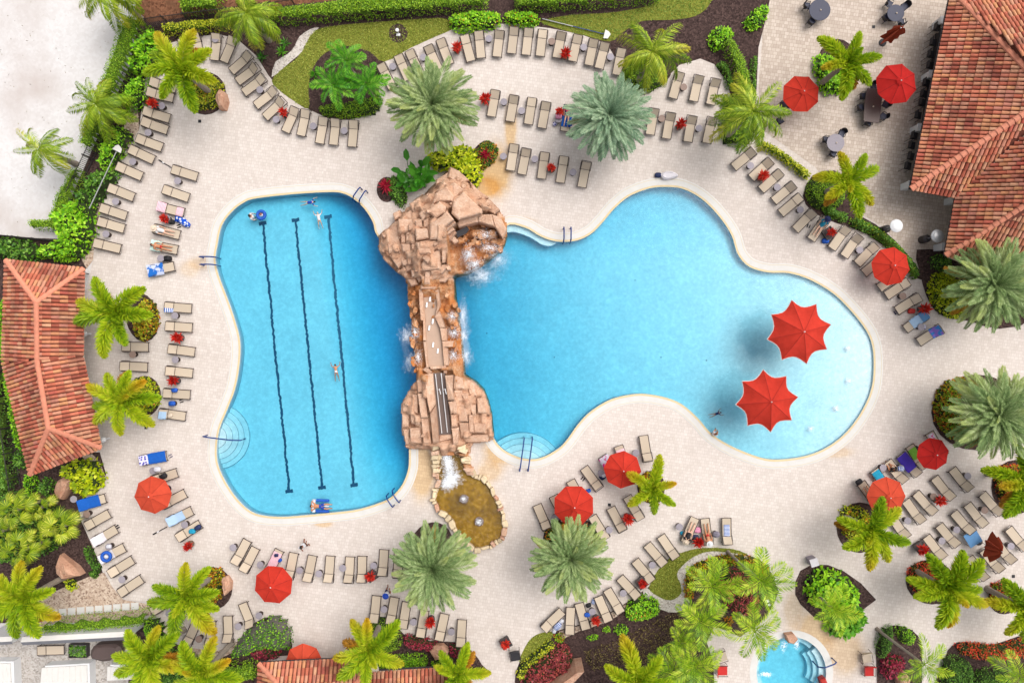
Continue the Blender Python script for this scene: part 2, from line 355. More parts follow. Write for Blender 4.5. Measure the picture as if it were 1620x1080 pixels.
def rock_mat(name, dark, mid, light, stain, amt):
    m, nt, out = nodes(name); g = nt.nodes.new('ShaderNodeNewGeometry'); oi = nt.nodes.new('ShaderNodeObjectInfo')
    a = noise_tex(nt, g.outputs['Position'], 1.3, 6, .72); b = noise_tex(nt, g.outputs['Position'], 7, 5, .75); s = noise_tex(nt, g.outputs['Position'], .55, 4, .6)
    f = N(nt, 'ShaderNodeMath', op='MULTIPLY_ADD', i1=.5); nt.links.new(b.outputs[0], f.inputs[0]); h = N(nt, 'ShaderNodeMath', op='MULTIPLY', i1=.5); nt.links.new(a.outputs[0], h.inputs[0]); nt.links.new(h.outputs[0], f.inputs[2])
    c = ramp(nt, f.outputs[0], [(.36, dark), (.5, mid), (.64, light)]).outputs[0]
    c = mixc(nt, ramp(nt, s.outputs[0], [(.5, (0, 0, 0, 1)), (.66, (amt, amt, amt, 1))]).outputs[0], c, stain)
    c = mixc(nt, 1.0, c, ramp(nt, oi.outputs['Random'], [(0, (.86, .84, .83, 1)), (1, (1.1, 1.1, 1.1, 1))]).outputs[0], 'MULTIPLY')
    bsdf(nt, out, c, .85, f.outputs[0], 1.0, .14, .2); return m
M['rock'] = rock_mat('sandstone_slab_mix', A(192, 146, 120), A(222, 182, 154), A(238, 208, 184), A(218, 168, 134), .5)
M['rock_base'] = rock_mat('sandstone_base_mix', A(174, 126, 100), A(212, 168, 138), A(230, 194, 166), A(206, 150, 114), .6)
M['rock_wet'] = rock_mat('wet_rock_mix', A(158, 92, 54), A(216, 156, 108), A(238, 204, 172), A(220, 136, 68), .8)
M['boulder'] = rock_mat('pink_sandstone_mix', A(186, 134, 108), A(216, 168, 140), A(230, 192, 166), A(206, 150, 122), .5)
M['rim'] = simple('cream_rim_stone', A(230, 208, 172), .85, .2, 3, .5, .2, .18)
M['slide'] = simple('slide_bed', A(118, 100, 92), .5, .08, 4, .1)
M['flume'] = simple('tan_flume_bed', A(196, 166, 144), .6, .06, 3, .1)
M['foam'] = simple('white_foam', (.85, .88, .92, 1), .6, .05, 9, .1)
M['towel_blue'] = simple('blue_towel', A(24, 96, 190), .95, .12, 5, .5)
M['towel_ltblue'] = simple('light_blue_towel', A(176, 204, 232), .95, .06, 5, .5)
M['towel_denim'] = simple('denim_blue_towel', A(104, 152, 200), .95, .06, 5, .5)
M['towel_teal'] = simple('teal_towel', A(40, 160, 196), .95, .15, 6, .5)
M['towel_purple'] = simple('purple_towel', A(78, 56, 176), .95, .12, 5, .5)
M['towel_green'] = simple('lime_towel', A(140, 208, 76), .95, .15, 5, .5)
M['towel_mint'] = simple('mint_towel', A(206, 236, 224), .95, .08, 5, .5)
M['towel_white'] = simple('white_towel', A(232, 226, 230), .95, .06, 5, .5)
M['towel_pinkw'] = fabric_pattern('pink_white_towel', A(240, 160, 180), A(244, 226, 230), 'stripe', 4)
M['towel_bluew'] = fabric_pattern('blue_white_towel', A(34, 84, 178), A(226, 232, 244), 'stripe', 3)
M['towel_tie'] = fabric_pattern('violet_blue_towel', A(150, 120, 210), A(70, 140, 214), 'noise', 3)
M['towel_print'] = fabric_pattern('pink_teal_towel', A(226, 70, 150), A(230, 226, 240), 'noise', 3)
M['towel_splash'] = fabric_pattern('blue_print_towel', A(40, 110, 196), A(206, 214, 238), 'noise', 1.6)
M['towel_dots'] = fabric_pattern('purple_dot_towel', A(78, 66, 168), A(222, 220, 240), 'spot', 7)
M['bag_blue'] = simple('blue_bag', A(36, 92, 190), .7, .25, 8, .3)
M['bag_navy'] = simple('navy_bag', A(40, 50, 92), .7, .2, 8, .3)
M['bag_black'] = simple('black_bag', A(36, 34, 38), .7, .2, 8, .3)
M['bag_pink'] = simple('pink_bag', A(226, 150, 180), .7, .15, 8, .3)
M['bag_white'] = simple('white_bag', A(224, 224, 232), .7, .1, 8, .3)
M['bag_red'] = simple('red_bag', A(196, 56, 48), .7, .2, 8, .3)
M['bag_grey'] = simple('grey_bag', A(132, 126, 140), .7, .2, 8, .3)
M['red_seat'] = simple('red_cushion', A(206, 52, 48), .85, .06, 5, .2)
M['straw'] = simple('straw_hat', A(232, 212, 190), .9, .08, 12, .3)
M['skin_pale'] = simple('pale_skin', A(232, 186, 160), .55, .04, 6, 0)
M['skin_tan'] = simple('tan_skin', A(206, 142, 104), .55, .04, 6, 0)
M['skin_brown'] = simple('brown_skin', A(150, 96, 70), .55, .04, 6, 0)
M['hair_dark'] = simple('dark_hair', A(44, 34, 30), .5, .2, 20, .2)
M['hair_brown'] = simple('brown_hair', A(96, 66, 48), .5, .2, 20, .2)
M['hair_grey'] = simple('grey_hair', A(186, 180, 174), .5, .1, 20, .2)
for k_, c_ in dict(blue=(30, 70, 170), teal=(30, 140, 170), pink=(226, 70, 120), black=(38, 36, 40), white=(230, 230, 232), red=(190, 50, 46), navy=(34, 44, 90)).items():
    M['cloth_' + k_] = simple(k_ + '_cloth', A(*c_), .8, .08, 8, .2)
M['canopy_trim'] = simple('white_trim', A(236, 226, 220), .8, .03, 3, 0)
# foliage colours (dark -> light)
def st(*cs, k=1.0): return [(i / (len(cs) - 1), A(*c, k=k)) for i, c in enumerate(cs)]
F = {}
F['foxtail'] = foliage('foxtail_leaf', st((84, 124, 16), (140, 172, 24), (184, 198, 36), (212, 212, 66)), .4, .5, .45, A(226, 150, 24, k=1.25))
F['date'] = foliage('date_leaf', st((92, 116, 70), (132, 158, 98), (174, 192, 134), (214, 222, 182)), .42, .45, .4, A(188, 196, 104, k=1.1))
F['date_blue'] = foliage('silver_date_leaf', st((96, 126, 102), (136, 166, 134), (172, 194, 160), (206, 218, 188)), .42, .45, .35)
F['coco'] = foliage('coconut_leaf', st((70, 104, 16), (116, 146, 26), (160, 180, 44), (204, 206, 80)), .3, .4, .45, A(206, 176, 50, k=1.25))
F['areca'] = foliage('areca_leaf', st((70, 112, 14), (118, 158, 24), (164, 190, 38), (204, 212, 74)), .35, .45, .4)
F['cycad'] = foliage('bright_palm_leaf', st((36, 92, 14), (62, 130, 18), (98, 160, 34), (140, 186, 64)), .3, .45, .4)
F['fan'] = foliage('fan_leaf', st((60, 90, 10), (110, 138, 18), (164, 178, 36), (220, 214, 90)), .3, .45, .4)
F['hedge'] = foliage('hedge_leaf', st((62, 100, 8), (98, 140, 14), (134, 170, 26), (164, 190, 50)), .2, .5, .1)
F['hedge_yellow'] = foliage('yellow_hedge_leaf', st((84, 104, 10), (138, 150, 18), (180, 184, 34), (210, 206, 60)), .2, .5, .1)
F['bright'] = foliage('bright_shrub_leaf', st((60, 116, 6), (104, 168, 12), (146, 200, 26), (180, 216, 60)), .25, .5, .1)
F['dark'] = foliage('dark_shrub_leaf', st((36, 74, 14), (62, 108, 22), (94, 140, 38), (130, 166, 66)), .2, .5, .1)
F['lime'] = foliage('lime_shrub_leaf', st((96, 124, 4), (150, 170, 8), (190, 200, 22), (216, 214, 60)), .25, .5, .1)
F['croton'] = foliage('croton_leaf', st((70, 70, 20), (120, 110, 20), (184, 140, 24), (206, 100, 30), (150, 150, 40)), .2, .5, .1)
F['dry'] = foliage('dry_olive_leaf', st((70, 54, 36), (98, 80, 46), (120, 104, 56), (140, 130, 80)), .2, .6, .1)
F['ixora'] = foliage('red_orange_shrub', st((90, 80, 30), (120, 110, 40), (200, 80, 40), (220, 60, 40), (206, 96, 60)), .2, .5, .1)
F['maroon'] = foliage('maroon_shrub_leaf', st((84, 26, 34), (126, 46, 52), (164, 70, 72), (176, 92, 70)), .2, .5, .1)
F['purple'] = foliage('purple_red_shrub_leaf', st((60, 22, 30), (120, 30, 52), (170, 40, 70), (120, 80, 60)), .2, .5, .1)
F['redplant'] = foliage('red_bromeliad_leaf', st((130, 18, 14), (180, 32, 24), (204, 54, 40), (212, 80, 62)), .2, .5, .35)
F['crimson'] = foliage('crimson_cordyline_leaf', st((96, 12, 28), (150, 20, 44), (190, 40, 64), (120, 30, 40)), .2, .5, .2)
F['banana'] = foliage('glossy_paddle_leaf', st((24, 70, 14), (44, 104, 22), (80, 146, 40), (140, 190, 90)), .2, .3, .4)
F['grass'] = foliage('grass_blade', st((92, 112, 24), (124, 142, 44), (154, 166, 66), (176, 180, 90)), .2, .6, .05)
F['lawn_green'] = foliage('green_grass_blade', st((70, 104, 24), (96, 130, 40), (124, 152, 58), (150, 168, 80)), .2, .6, .05)
# water
def water_mat(name, absorb, dens, bump=.12, scale=2.2):
    m, nt, out = nodes(name); g = nt.nodes.new('ShaderNodeNewGeometry')
    n1 = noise_tex(nt, g.outputs['Position'], scale, 4, .6)
    bp = nt.nodes.new('ShaderNodeBump'); bp.inputs['Strength'].default_value = bump; bp.inputs['Distance'].default_value = .25; nt.links.new(n1.outputs[0], bp.inputs['Height'])
    fr = nt.nodes.new('ShaderNodeFresnel'); fr.inputs['IOR'].default_value = 1.33; nt.links.new(bp.outputs[0], fr.inputs['Normal'])
    tr = nt.nodes.new('ShaderNodeBsdfTransparent'); gl = nt.nodes.new('ShaderNodeBsdfGlossy'); gl.inputs['Roughness'].default_value = .03
    nt.links.new(bp.outputs[0], gl.inputs['Normal']); mx = nt.nodes.new('ShaderNodeMixShader')
    nt.links.new(fr.outputs[0], mx.inputs[0]); nt.links.new(tr.outputs[0], mx.inputs[1]); nt.links.new(gl.outputs[0], mx.inputs[2]); nt.links.new(mx.outputs[0], out.inputs[0])
    va = nt.nodes.new('ShaderNodeVolumeAbsorption'); va.inputs[0].default_value = absorb; va.inputs[1].default_value = dens; nt.links.new(va.outputs[0], out.inputs['Volume'])
    try: m.cycles.homogeneous_volume = True
    except Exception: pass
    return m
M['water'] = water_mat('pool_water', (.14, .80, .925, 1), 1.2)
M['spa_water'] = water_mat('spa_water', (.15, .82, .935, 1), .8)
M['pond_water'] = water_mat('pond_water', (.85, .75, .4, 1), .6, .3, 5)
# ================================================================== LARGE STRUCTURE
POOL = [(405, 314), (467, 307), (525, 304), (545, 307), (560, 315), (577, 331), (590, 352), (598, 375), (640, 420), (700, 430), (780, 400), (800, 358),
        (830, 360), (855, 374), (880, 382), (910, 381), (935, 370), (955, 350), (972, 330), (995, 311), (1025, 299), (1050, 296), (1080, 299), (1110, 315), (1137, 342), (1157, 372), (1167, 402), (1185, 422),
        (1215, 431), (1247, 432), (1280, 442), (1315, 462), (1340, 485), (1365, 515), (1378, 540), (1382, 572), (1379, 612), (1365, 647), (1340, 682), (1310, 706), (1277, 720), (1240, 726), (1210, 725), (1172, 712),
        (1142, 697), (1122, 682), (1105, 662), (1080, 640), (1055, 629), (1022, 623), (997, 624), (965, 632), (935, 650), (915, 670), (897, 695), (882, 710), (855, 724), (830, 725), (805, 716), (788, 703), (776, 685),
        (750, 655), (690, 645), (655, 660), (647, 690), (647, 715), (646, 740), (637, 765), (620, 785), (600, 795), (567, 805), (530, 810), (475, 815), (440, 817), (405, 812), (382, 796), (362, 770), (347, 740), (343, 715), (347, 680),
        (360, 647), (372, 615), (379, 577), (380, 540), (372, 507), (360, 472), (346, 435), (341, 410), (344, 388), (351, 357), (367, 335), (385, 321)]
pool_o = poly(POOL, 0, 4)
spa_o = [W(*p) for p in ellipse(1252, 1063, 55, 56, 0, 40)]
big = [(-260, -260), (260, -260), (260, 260), (-260, 260)]
sheet('ground', big, M['sand'], -.03, [offset(pool_o, .1), offset(spa_o, .1)])
deck_out = [(235, -200), (258, 66), (228, 125), (220, 206), (193, 247), (173, 288), (159, 330), (151, 373), (147, 412), (140, 440), (110, 600), (130, 720), (158, 715), (166, 745), (155, 770), (137, 785), (126, 810), (129, 825), (142, 854), (159, 895), (175, 926), (193, 947), (237, 953), (247, 990), (262, 1010), (262, 1400), (2100, 1400), (2100, -200)]
sheet('pool_deck', poly(deck_out), M['deck'], 0.0, [pool_o, spa_o])
# coping round the pool, its walls and floor
cop = ring('pool_coping', pool_o, .16, .70, .012, M['coping']); tag(cop, kind='structure')
ring('coping_edge', pool_o, .70, .74, .012, M['coping'], cop, 0.0)
ring('coping_tile_band', pool_o, 0, .16, .016, M['coping_tile'], cop)
# faint expansion joint line in the coping
ring('coping_joint', pool_o, .60, .63, .0145, M['coping_tile'], cop)
def wall_strip(name, p, z0, z1, mat, parent=None, d=0.0):
    p = offset(p, d) if d else p
    n = len(p); vs_ = [(x, y, z1) for x, y in p] + [(x, y, z0) for x, y in p]
    fs = [(i, (i + 1) % n, n + (i + 1) % n, n + i) for i in range(n)]
    if area(p) < 0: fs = [f[::-1] for f in fs]
    m = MB(); m.add(vs_, fs); return m.obj(name, mat, parent)
def sstep(t): t = max(0, min(1, t)); return t * t * (3 - 2 * t)
def depth(px, py): return .64 * depth0(px, py) + .02
def depth0(px, py):
    if px < 705:
        t = sstep((px - (474 + (py - 340) * .17)) / 130.0); d = 1.12 + 2.5 * t
        d -= 1.6 * t * sstep((py - 690) / 110.0); d += .25 * sstep((360 - py) / 60)
        return d
    pts = [(705, 3.4), (760, 2.2), (850, 1.55), (950, 1.18), (1050, .98), (1120, .84), (1200, .64), (1260, .46), (1330, .26), (1384, .12), (1500, .1)]
    for (a, da), (b, db) in zip(pts, pts[1:]):
        if px <= b:
            d = da + (db - da) * (px - a) / (b - a)
            return d + .28 * sstep((430 - py) / 110.0) * sstep((1230 - px) / 150.0)
    return .03
WZ = -.09
basin = MB(); nx, ny = 150, 80; x0, x1, y0, y1 = 325, 1400, 285, 830
for j in range(ny + 1):
    for i in range(nx + 1):
        px = x0 + (x1 - x0) * i / nx; py = y0 + (y1 - y0) * j / ny; x, y = W(px, py); basin.v.append((x, y, WZ - depth(px, py)))
for j in range(ny):
    for i in range(nx):
        a = j * (nx + 1) + i; basin.f.append((a, a + nx + 1, a + nx + 2, a + 1))
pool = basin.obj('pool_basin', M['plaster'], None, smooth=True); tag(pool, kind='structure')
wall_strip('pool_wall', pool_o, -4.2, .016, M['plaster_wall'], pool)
def floor_strip(name, p0, p1, w, mat, parent, zoff=.02, n=60, jit=.03, dep=None):
    m = MB(); d = Vector((p1[0] - p0[0], p1[1] - p0[1])).normalized(); s = Vector((-d.y, d.x)); js = 0
    for i in range(n + 1):
        t = i / n; px = p0[0] + (p1[0] - p0[0]) * t; py = p0[1] + (p1[1] - p0[1]) * t; dd = depth(px, py)
        x, y = W(px, py, -dd); c = Vector((x, y)); sj = Vector((s.x, -s.y)); js = .6 * js + random.uniform(-jit, jit)
        for k in (-1, 1):
            q = c + sj * (k * w / 2 + js + random.uniform(-jit, jit) * 1.1)
            qx, qy = q.x * 20 + 810, 540 - q.y * 20
            m.v.append((q.x, q.y, WZ - depth(qx, qy) + zoff))
    for i in range(n):
        m.f.append((2 * i, 2 * i + 1, 2 * i + 3, 2 * i + 2))
    return m.obj(name, mat, parent)
for a, b in (((415, 353), (457, 777)), ((467, 348), (509, 771)), ((519, 343), (560, 767))):
    l = floor_strip('lane_line', a, b, .19, M['lane'], pool, n=150, jit=.03)
    for q in (a, b): floor_strip('lane_line_end', (q[0] - 6, q[1] + 1), (q[0] + 6, q[1] - 1), .28, M['lane'], pool, .026, 12, .02)
water = MB().prism(offset(pool_o, .06), -4.8, WZ).obj('pool_water', M['water']); tag(water, kind='structure')
# fans of steps in the corners
def step_fan(cx, cy, radii, a0, a1, tops, name='pool_step', sq=1.0):
    for r, z in zip(radii, tops):
        pts = [W(cx, cy)] + [W(cx + r * math.cos(a), cy + sq * r * math.sin(a)) for a in (a0 + (a1 - a0) * i / 20 for i in range(21))]
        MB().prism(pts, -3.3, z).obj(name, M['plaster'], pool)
        arc = [V(cx + r * math.cos(a), cy + sq * r * math.sin(a), 0) for a in (a0 + (a1 - a0) * i / 20 for i in range(21))]
        MB().tube([(p.x, p.y, z + .003) for p in arc], .010, 4).obj('step_edge_tile', M['lane'], pool)
step_fan(338, 692, (52, 44, 36, 27, 18), -1.45, 1.5, (-.64, -.55, -.46, -.37, -.28))
step_fan(828, 752, (66, 58, 49, 39), -2.65, -.5, (-.7, -.58, -.46, -.34), sq=1.0)
sh = [(800, 355), (830, 359), (856, 373), (880, 381), (872, 388), (858, 386), (838, 374), (815, 366), (800, 366)]
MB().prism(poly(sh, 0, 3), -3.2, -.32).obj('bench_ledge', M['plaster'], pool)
for c in ((770, 527), (1046, 565), (1118, 570), (877, 565), (1005, 443)):
    d = depth(*c); x, y = W(c[0], c[1], -d); MB().lathe([(.05, 0), (.05, .03)], 10, (x, y, WZ - d)).obj('drain_cover', M['lane'], pool)
# spa
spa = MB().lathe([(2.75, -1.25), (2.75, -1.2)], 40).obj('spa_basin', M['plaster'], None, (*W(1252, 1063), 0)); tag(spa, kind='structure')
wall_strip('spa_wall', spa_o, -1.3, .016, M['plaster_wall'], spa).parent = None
bpy.data.objects['spa_wall'].parent = spa; bpy.data.objects['spa_wall'].matrix_parent_inverse = Matrix.Translation(-Vector(spa.location))
def arc_ring(r0, r1, a0, a1, z0, z1, n=18):
    p = [(r1 * math.cos(a), r1 * math.sin(a)) for a in (a0 + (a1 - a0) * i / n for i in range(n + 1))] + [(r0 * math.cos(a), r0 * math.sin(a)) for a in (a1 + (a0 - a1) * i / n for i in range(n + 1))]
    return MB().prism(p, z0, z1)
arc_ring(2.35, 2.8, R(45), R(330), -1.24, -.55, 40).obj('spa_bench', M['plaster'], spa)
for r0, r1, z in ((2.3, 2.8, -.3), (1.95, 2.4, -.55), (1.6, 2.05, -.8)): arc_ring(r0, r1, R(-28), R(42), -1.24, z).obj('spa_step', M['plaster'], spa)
sc_ = ring('spa_coping', spa_o, 0, .55, .012, M['coping']); tag(sc_, kind='structure')
w_ = MB().prism(offset(spa_o, .04), -1.6, -.1).obj('spa_water', M['spa_water']); tag(w_, kind='structure')
# ground surfaces laid over the deck sheet
Z = [.004]
def area_sheet(name, pts, mat, sm=3, z=None):
    Z[0] += .0007
    return sheet(name, poly(pts, 0, sm), M[mat], Z[0] if z is None else z)
area_sheet('dining_patio', [(1206, -200), (1206, 60), (1200, 140), (1205, 205), (1290, 265), (1330, 320), (1400, 360), (1450, 430), (1475, 410), (1700, 500), (2000, 500), (2000, -200)], 'patio', 0)
top_bed = [(228, -160), (1222, -160), (1218, 0), (1208, 45), (1200, 75), (1197, 140), (1190, 200), (1168, 190), (1158, 160), (1150, 130), (1130, 102), (1108, 93), (1075, 103), (1050, 128), (1020, 146), (995, 148), (985, 110), (960, 70), (920, 55), (870, 45), (815, 38), (760, 38), (720, 45), (650, 75), (603, 100), (598, 160), (585, 182), (550, 190), (520, 188), (490, 174), (450, 150), (425, 120), (405, 88), (375, 62), (345, 54), (300, 60), (255, 72), (228, 115)]
area_sheet('garden_bed', top_bed, 'mulch', 0)
area_sheet('soil_bank', [(205, -160), (1060, -160), (1050, -12), (760, -12), (560, -2), (420, 12), (330, 22), (235, 36), (215, 20)], 'soil', 0)
area_sheet('garden_bed', [(222, 20), (258, 66), (230, 125), (220, 206), (193, 247), (173, 288), (159, 330), (151, 373), (147, 412), (125, 440), (-60, 440), (-60, 372), (95, 378), (118, 300), (160, 205), (205, 105)], 'mulch', 0)
area_sheet('shell_path', [(216, 130), (220, 206), (193, 247), (173, 288), (159, 330), (151, 373), (147, 412), (137, 425), (128, 408), (140, 350), (160, 290), (190, 225), (207, 160)], 'chips', 0)
area_sheet('garden_bed', [(-60, 440), (120, 440), (132, 715), (158, 715), (168, 750), (155, 770), (137, 785), (126, 810), (129, 825), (142, 854), (159, 895), (165, 912), (140, 925), (80, 935), (10, 985), (-60, 985)], 'mulch', 0)
area_sheet('shell_path', [(130, 722), (146, 718), (160, 735), (165, 755), (158, 768), (150, 745)], 'chips', 2)
area_sheet('gravel_patch', [(70, 942), (110, 925), (140, 912), (165, 905), (178, 928), (195, 948), (238, 955), (240, 972), (150, 985), (75, 992), (10, 1003), (15, 970)], 'chips', 0)
area_sheet('service_yard', [(-80, 1000), (70, 996), (205, 998), (262, 1012), (262, 1300), (-80, 1300)], 'grey_sand', 0)
# lawns
LAWNS = []
def lawn(pts, style='grass', dens=95, sm=3):
    area_sheet('lawn', pts, 'turf', sm); LAWNS.append((poly(pts, 0, sm), style, dens))
lawn([(430, 128), (448, 108), (470, 92), (484, 66), (500, 48), (540, 40), (600, 35), (670, 30), (705, 30), (714, 46), (690, 58), (650, 76), (608, 98), (585, 82), (548, 73), (515, 84), (495, 108), (488, 140), (488, 172), (465, 160), (443, 144)])
lawn([(855, 34), (905, 24), (970, 20), (1030, 8), (1060, -12), (1125, -14), (1122, 8), (1100, 26), (1060, 32), (1015, 34), (985, 52), (965, 66), (930, 58), (885, 46)], 'lawn_green')
area_sheet('tree_ring', ellipse(630, 53, 15, 15, 0, 12), 'mulch', 2)
area_sheet('sand_edge', [(430, 122), (436, 98), (455, 86), (466, 74), (474, 58), (492, 46), (505, 44), (490, 58), (478, 82), (462, 96), (444, 112)], 'white_gravel', 2)
# lower and right beds
area_sheet('garden_bed', [(243, 982), (258, 1006), (300, 1026), (345, 1030), (385, 1008), (402, 985), (430, 974), (452, 984), (460, 1006), (458, 1036), (410, 1052), (410, 1180), (215, 1180), (215, 1000)], 'mulch', 2)
area_sheet('shell_edge', [(292, 1022), (345, 1029), (385, 1008), (380, 1022), (350, 1040), (310, 1040)], 'chips', 2)
area_sheet('garden_bed', [(572, 990), (598, 977), (625, 984), (640, 1003), (680, 1013), (720, 1015), (745, 1028), (762, 1050), (765, 1072), (595, 1075), (575, 1040)], 'mulch', 3)
area_sheet('garden_bed', [(808, 1140), (816, 1062), (830, 1025), (852, 1004), (885, 996), (925, 985), (965, 968), (995, 950), (1027, 927), (1050, 890), (1080, 873), (1115, 866), (1160, 868), (1195, 882), (1220, 905), (1232, 935), (1224, 955), (1212, 976), (1171, 1007), (1150, 997), (1130, 991), (1118, 1015), (1128, 1045), (1134, 1140)], 'mulch', 0)
area_sheet('shell_edge', [(885, 998), (925, 987), (965, 970), (990, 955), (985, 968), (955, 985), (915, 998), (890, 1010)], 'chips', 2)
area_sheet('gravel_band', [(1185, 880), (1150, 872), (1120, 871), (1095, 881), (1078, 895), (1070, 908), (1076, 925), (1075, 940), (1060, 949), (1040, 942), (1022, 928), (1018, 940), (1045, 963), (1070, 968), (1090, 955), (1089, 930), (1086, 906), (1100, 891), (1130, 883), (1170, 884)], 'white_gravel', 2)
lawn([(1027, 927), (1050, 890), (1080, 873), (1115, 866), (1160, 868), (1182, 877), (1150, 873), (1120, 872), (1096, 881), (1079, 895), (1071, 908), (1077, 925), (1076, 940), (1060, 949), (1040, 942)])
lawn([(822, 1044), (836, 1014), (854, 1001), (876, 1000), (860, 1024), (838, 1040)])
area_sheet('garden_bed', [(1258, 920), (1266, 902), (1285, 892), (1310, 893), (1335, 903), (1362, 922), (1386, 948), (1370, 960), (1345, 980), (1320, 988), (1290, 978), (1266, 955), (1258, 940)], 'mulch', 0)
for e in ((325, 148, 33, 34, 0), (225, 502, 26, 39, -.2), (228, 627, 27, 33, .1), (336, 930, 32, 34, 0), (1360, 834, 37, 40, 0), (1472, 920, 40, 35, .3), (1588, 945, 25, 26, 0), (1606, 770, 38, 43, 0),
          (1545, 652, 72, 60, 0), (1325, 106, 33, 44, 0), (1030, 770, 22, 26, 0), (905, 850, 46, 32, 0), (683, 860, 32, 36, .6), (762, 248, 16, 28, .5), (612, 300, 16, 20, 0)):
    area_sheet('planting_bed', ellipse(*e, n=20), 'mulch', 0)
area_sheet('planting_bed', [(1450, 395), (1500, 398), (1560, 400), (1640, 420), (1640, 500), (1580, 520), (1535, 508), (1500, 503), (1478, 490), (1464, 465), (1455, 430)], 'mulch', 2)
area_sheet('planting_bed', [(985, 95), (1040, 92), (1062, 110), (1055, 128), (1035, 142), (1010, 148), (985, 145)], 'mulch', 2)
area_sheet('planting_bed', [(1270, 310), (1285, 278), (1320, 270), (1345, 290), (1345, 315), (1350, 335), (1385, 355), (1420, 385), (1460, 435), (1448, 440), (1420, 408), (1370, 370), (1320, 352), (1285, 335)], 'mulch', 2)
area_sheet('planting_bed', [(1386, 1044), (1386, 1020), (1400, 995), (1420, 988), (1446, 999), (1458, 1018), (1458, 1050), (1452, 1120), (1395, 1120)], 'mulch', 3)
area_sheet('planting_bed', [(1490, 1120), (1494, 1044), (1505, 1021), (1524, 1014), (1570, 1019), (1609, 1006), (1660, 1000), (1720, 1010), (1720, 1150)], 'mulch', 2)
for p in ((316, 192), (231, 676), (964, 798), (1603, 911), (1382, 43)):
    x, y = W(*p); g_ = MB().box((x, y, .012), (.24, .24, .02)).obj('floor_drain', M['black']); tag(g_, kind='structure')

# ================================================================== ROOFS AND BUILDINGS
def tile_mat():
    m, nt, out = nodes('clay_barrel_tile'); g = nt.nodes.new('ShaderNodeNewGeometry'); oi = nt.nodes.new('ShaderNodeObjectInfo')
    a = N(nt, 'ShaderNodeMath', op='ADD'); nt.links.new(g.outputs['Random Per Island'], a.inputs[0]); nt.links.new(oi.outputs['Random'], a.inputs[1])
    f = N(nt, 'ShaderNodeMath', op='FRACT'); nt.links.new(a.outputs[0], f.inputs[0])
    c = ramp(nt, f.outputs[0], [(0, A(160, 84, 66)), (.14, A(202, 112, 86)), (.34, A(218, 132, 104)), (.52, A(224, 160, 112)), (.7, A(208, 136, 116)), (.86, A(226, 170, 134)), (1, A(200, 98, 82))]).outputs[0]
    n = noise_tex(nt, g.outputs['Position'], .5, 5, .7); n2 = noise_tex(nt, g.outputs['Position'], 6, 4)
    c = mixc(nt, ramp(nt, n.outputs[0], [(.46, (0, 0, 0, 1)), (.72, (.75, .75, .75, 1))]).outputs[0], c, A(96, 56, 52))
    c = mixc(nt, .5, c, ramp(nt, n2.outputs[0], [(.3, (.75, .72, .7, 1)), (.7, (1.15, 1.12, 1.1, 1))]).outputs[0], 'MULTIPLY')
    bsdf(nt, out, c, .8, n2.outputs[0], .3, .02, .2); return m
M['tile'] = tile_mat(); M['underlay'] = simple('roof_underlay', A(116, 64, 50), .9, .2, 4, .2)
M['cap'] = simple('ridge_cap', A(222, 144, 116), .8, .12, 3, .3, .2, .12)
TP, TL = .30, .52
def tile_geo(w=TP, l=TL):
    vs_ = []; fs = []; n = 5
    for j, (v, s, lift) in enumerate(((0, 1.0, .045), (l * 1.08, .82, .0))):
        for k in range(n + 1):
            a = math.pi * k / n; vs_.append((-math.cos(a) * w * .44 * s, v, lift + math.sin(a) * w * .36 * s))
    for k in range(n): fs.append((k, k + 1, n + 2 + k, n + 1 + k))
    fs.append(tuple(range(n, -1, -1))); return vs_, fs
TV, TF = tile_geo()
tile_me = MB().add(TV, TF).mesh('roof_tile', M['tile'])
def facet(roof, pts3, eave, acc, indiv):
    """pts3: planar facet polygon, first two points = the eave line; tiles run up the slope"""
    P = [Vector(p) for p in pts3]; e = (P[1] - P[0]).normalized(); nrm = None
    for q in P[2:]:
        c = e.cross(q - P[0])
        if c.length > .5: nrm = c.normalized(); break
    if nrm.z < 0: nrm = -nrm
    up = nrm.cross(e)
    if up.z < 0: up = -up
    if e.cross(up).dot(nrm) < 0: e = -e
    uv = [((q - P[0]).dot(e), (q - P[0]).dot(up)) for q in P]
    umin = min(u for u, v in uv); umax = max(u for u, v in uv); rot = Matrix((e, up, nrm)).transposed()
    MB().add([q - nrm * .02 for q in P], [tuple(range(len(P)))]).obj('roof_sheet', M['underlay'], roof)
    u = umin + TP / 2; n = len(uv)
    while u < umax:
        cr = []
        for i in range(n):
            (a, b), (c, d) = uv[i], uv[(i + 1) % n]
            if (a - u) * (c - u) < 0: cr.append(b + (d - b) * (u - a) / (c - a))
        cr.sort()
        for va, vb in zip(cr[::2], cr[1::2]):
            v = va - .06
            while v < vb - .12:
                L = min(TL, vb - v); o = P[0] + e * u + up * (v + random.uniform(-.012, .012)) + nrm * random.uniform(.0, .012)
                sc = L / TL; mat4 = Matrix.Translation(o) @ rot.to_4x4() @ Matrix.Rotation(random.uniform(-.02, .02), 4, 'Z') @ Matrix.Diagonal((1, sc, 1, 1))
                px, py = o.x * 54 / (54 - o.z) * 20 + 810, 540 - o.y * 54 / (54 - o.z) * 20
                vis = -5 < px < 1625 and -5 < py < 1085
                if vis and sc > .99: indiv.append((mat4, math.hypot(px - 810, py - 540)))
                else: acc.add([mat4 @ Vector(q) for q in TV], TF)
                v += TL
        u += TP
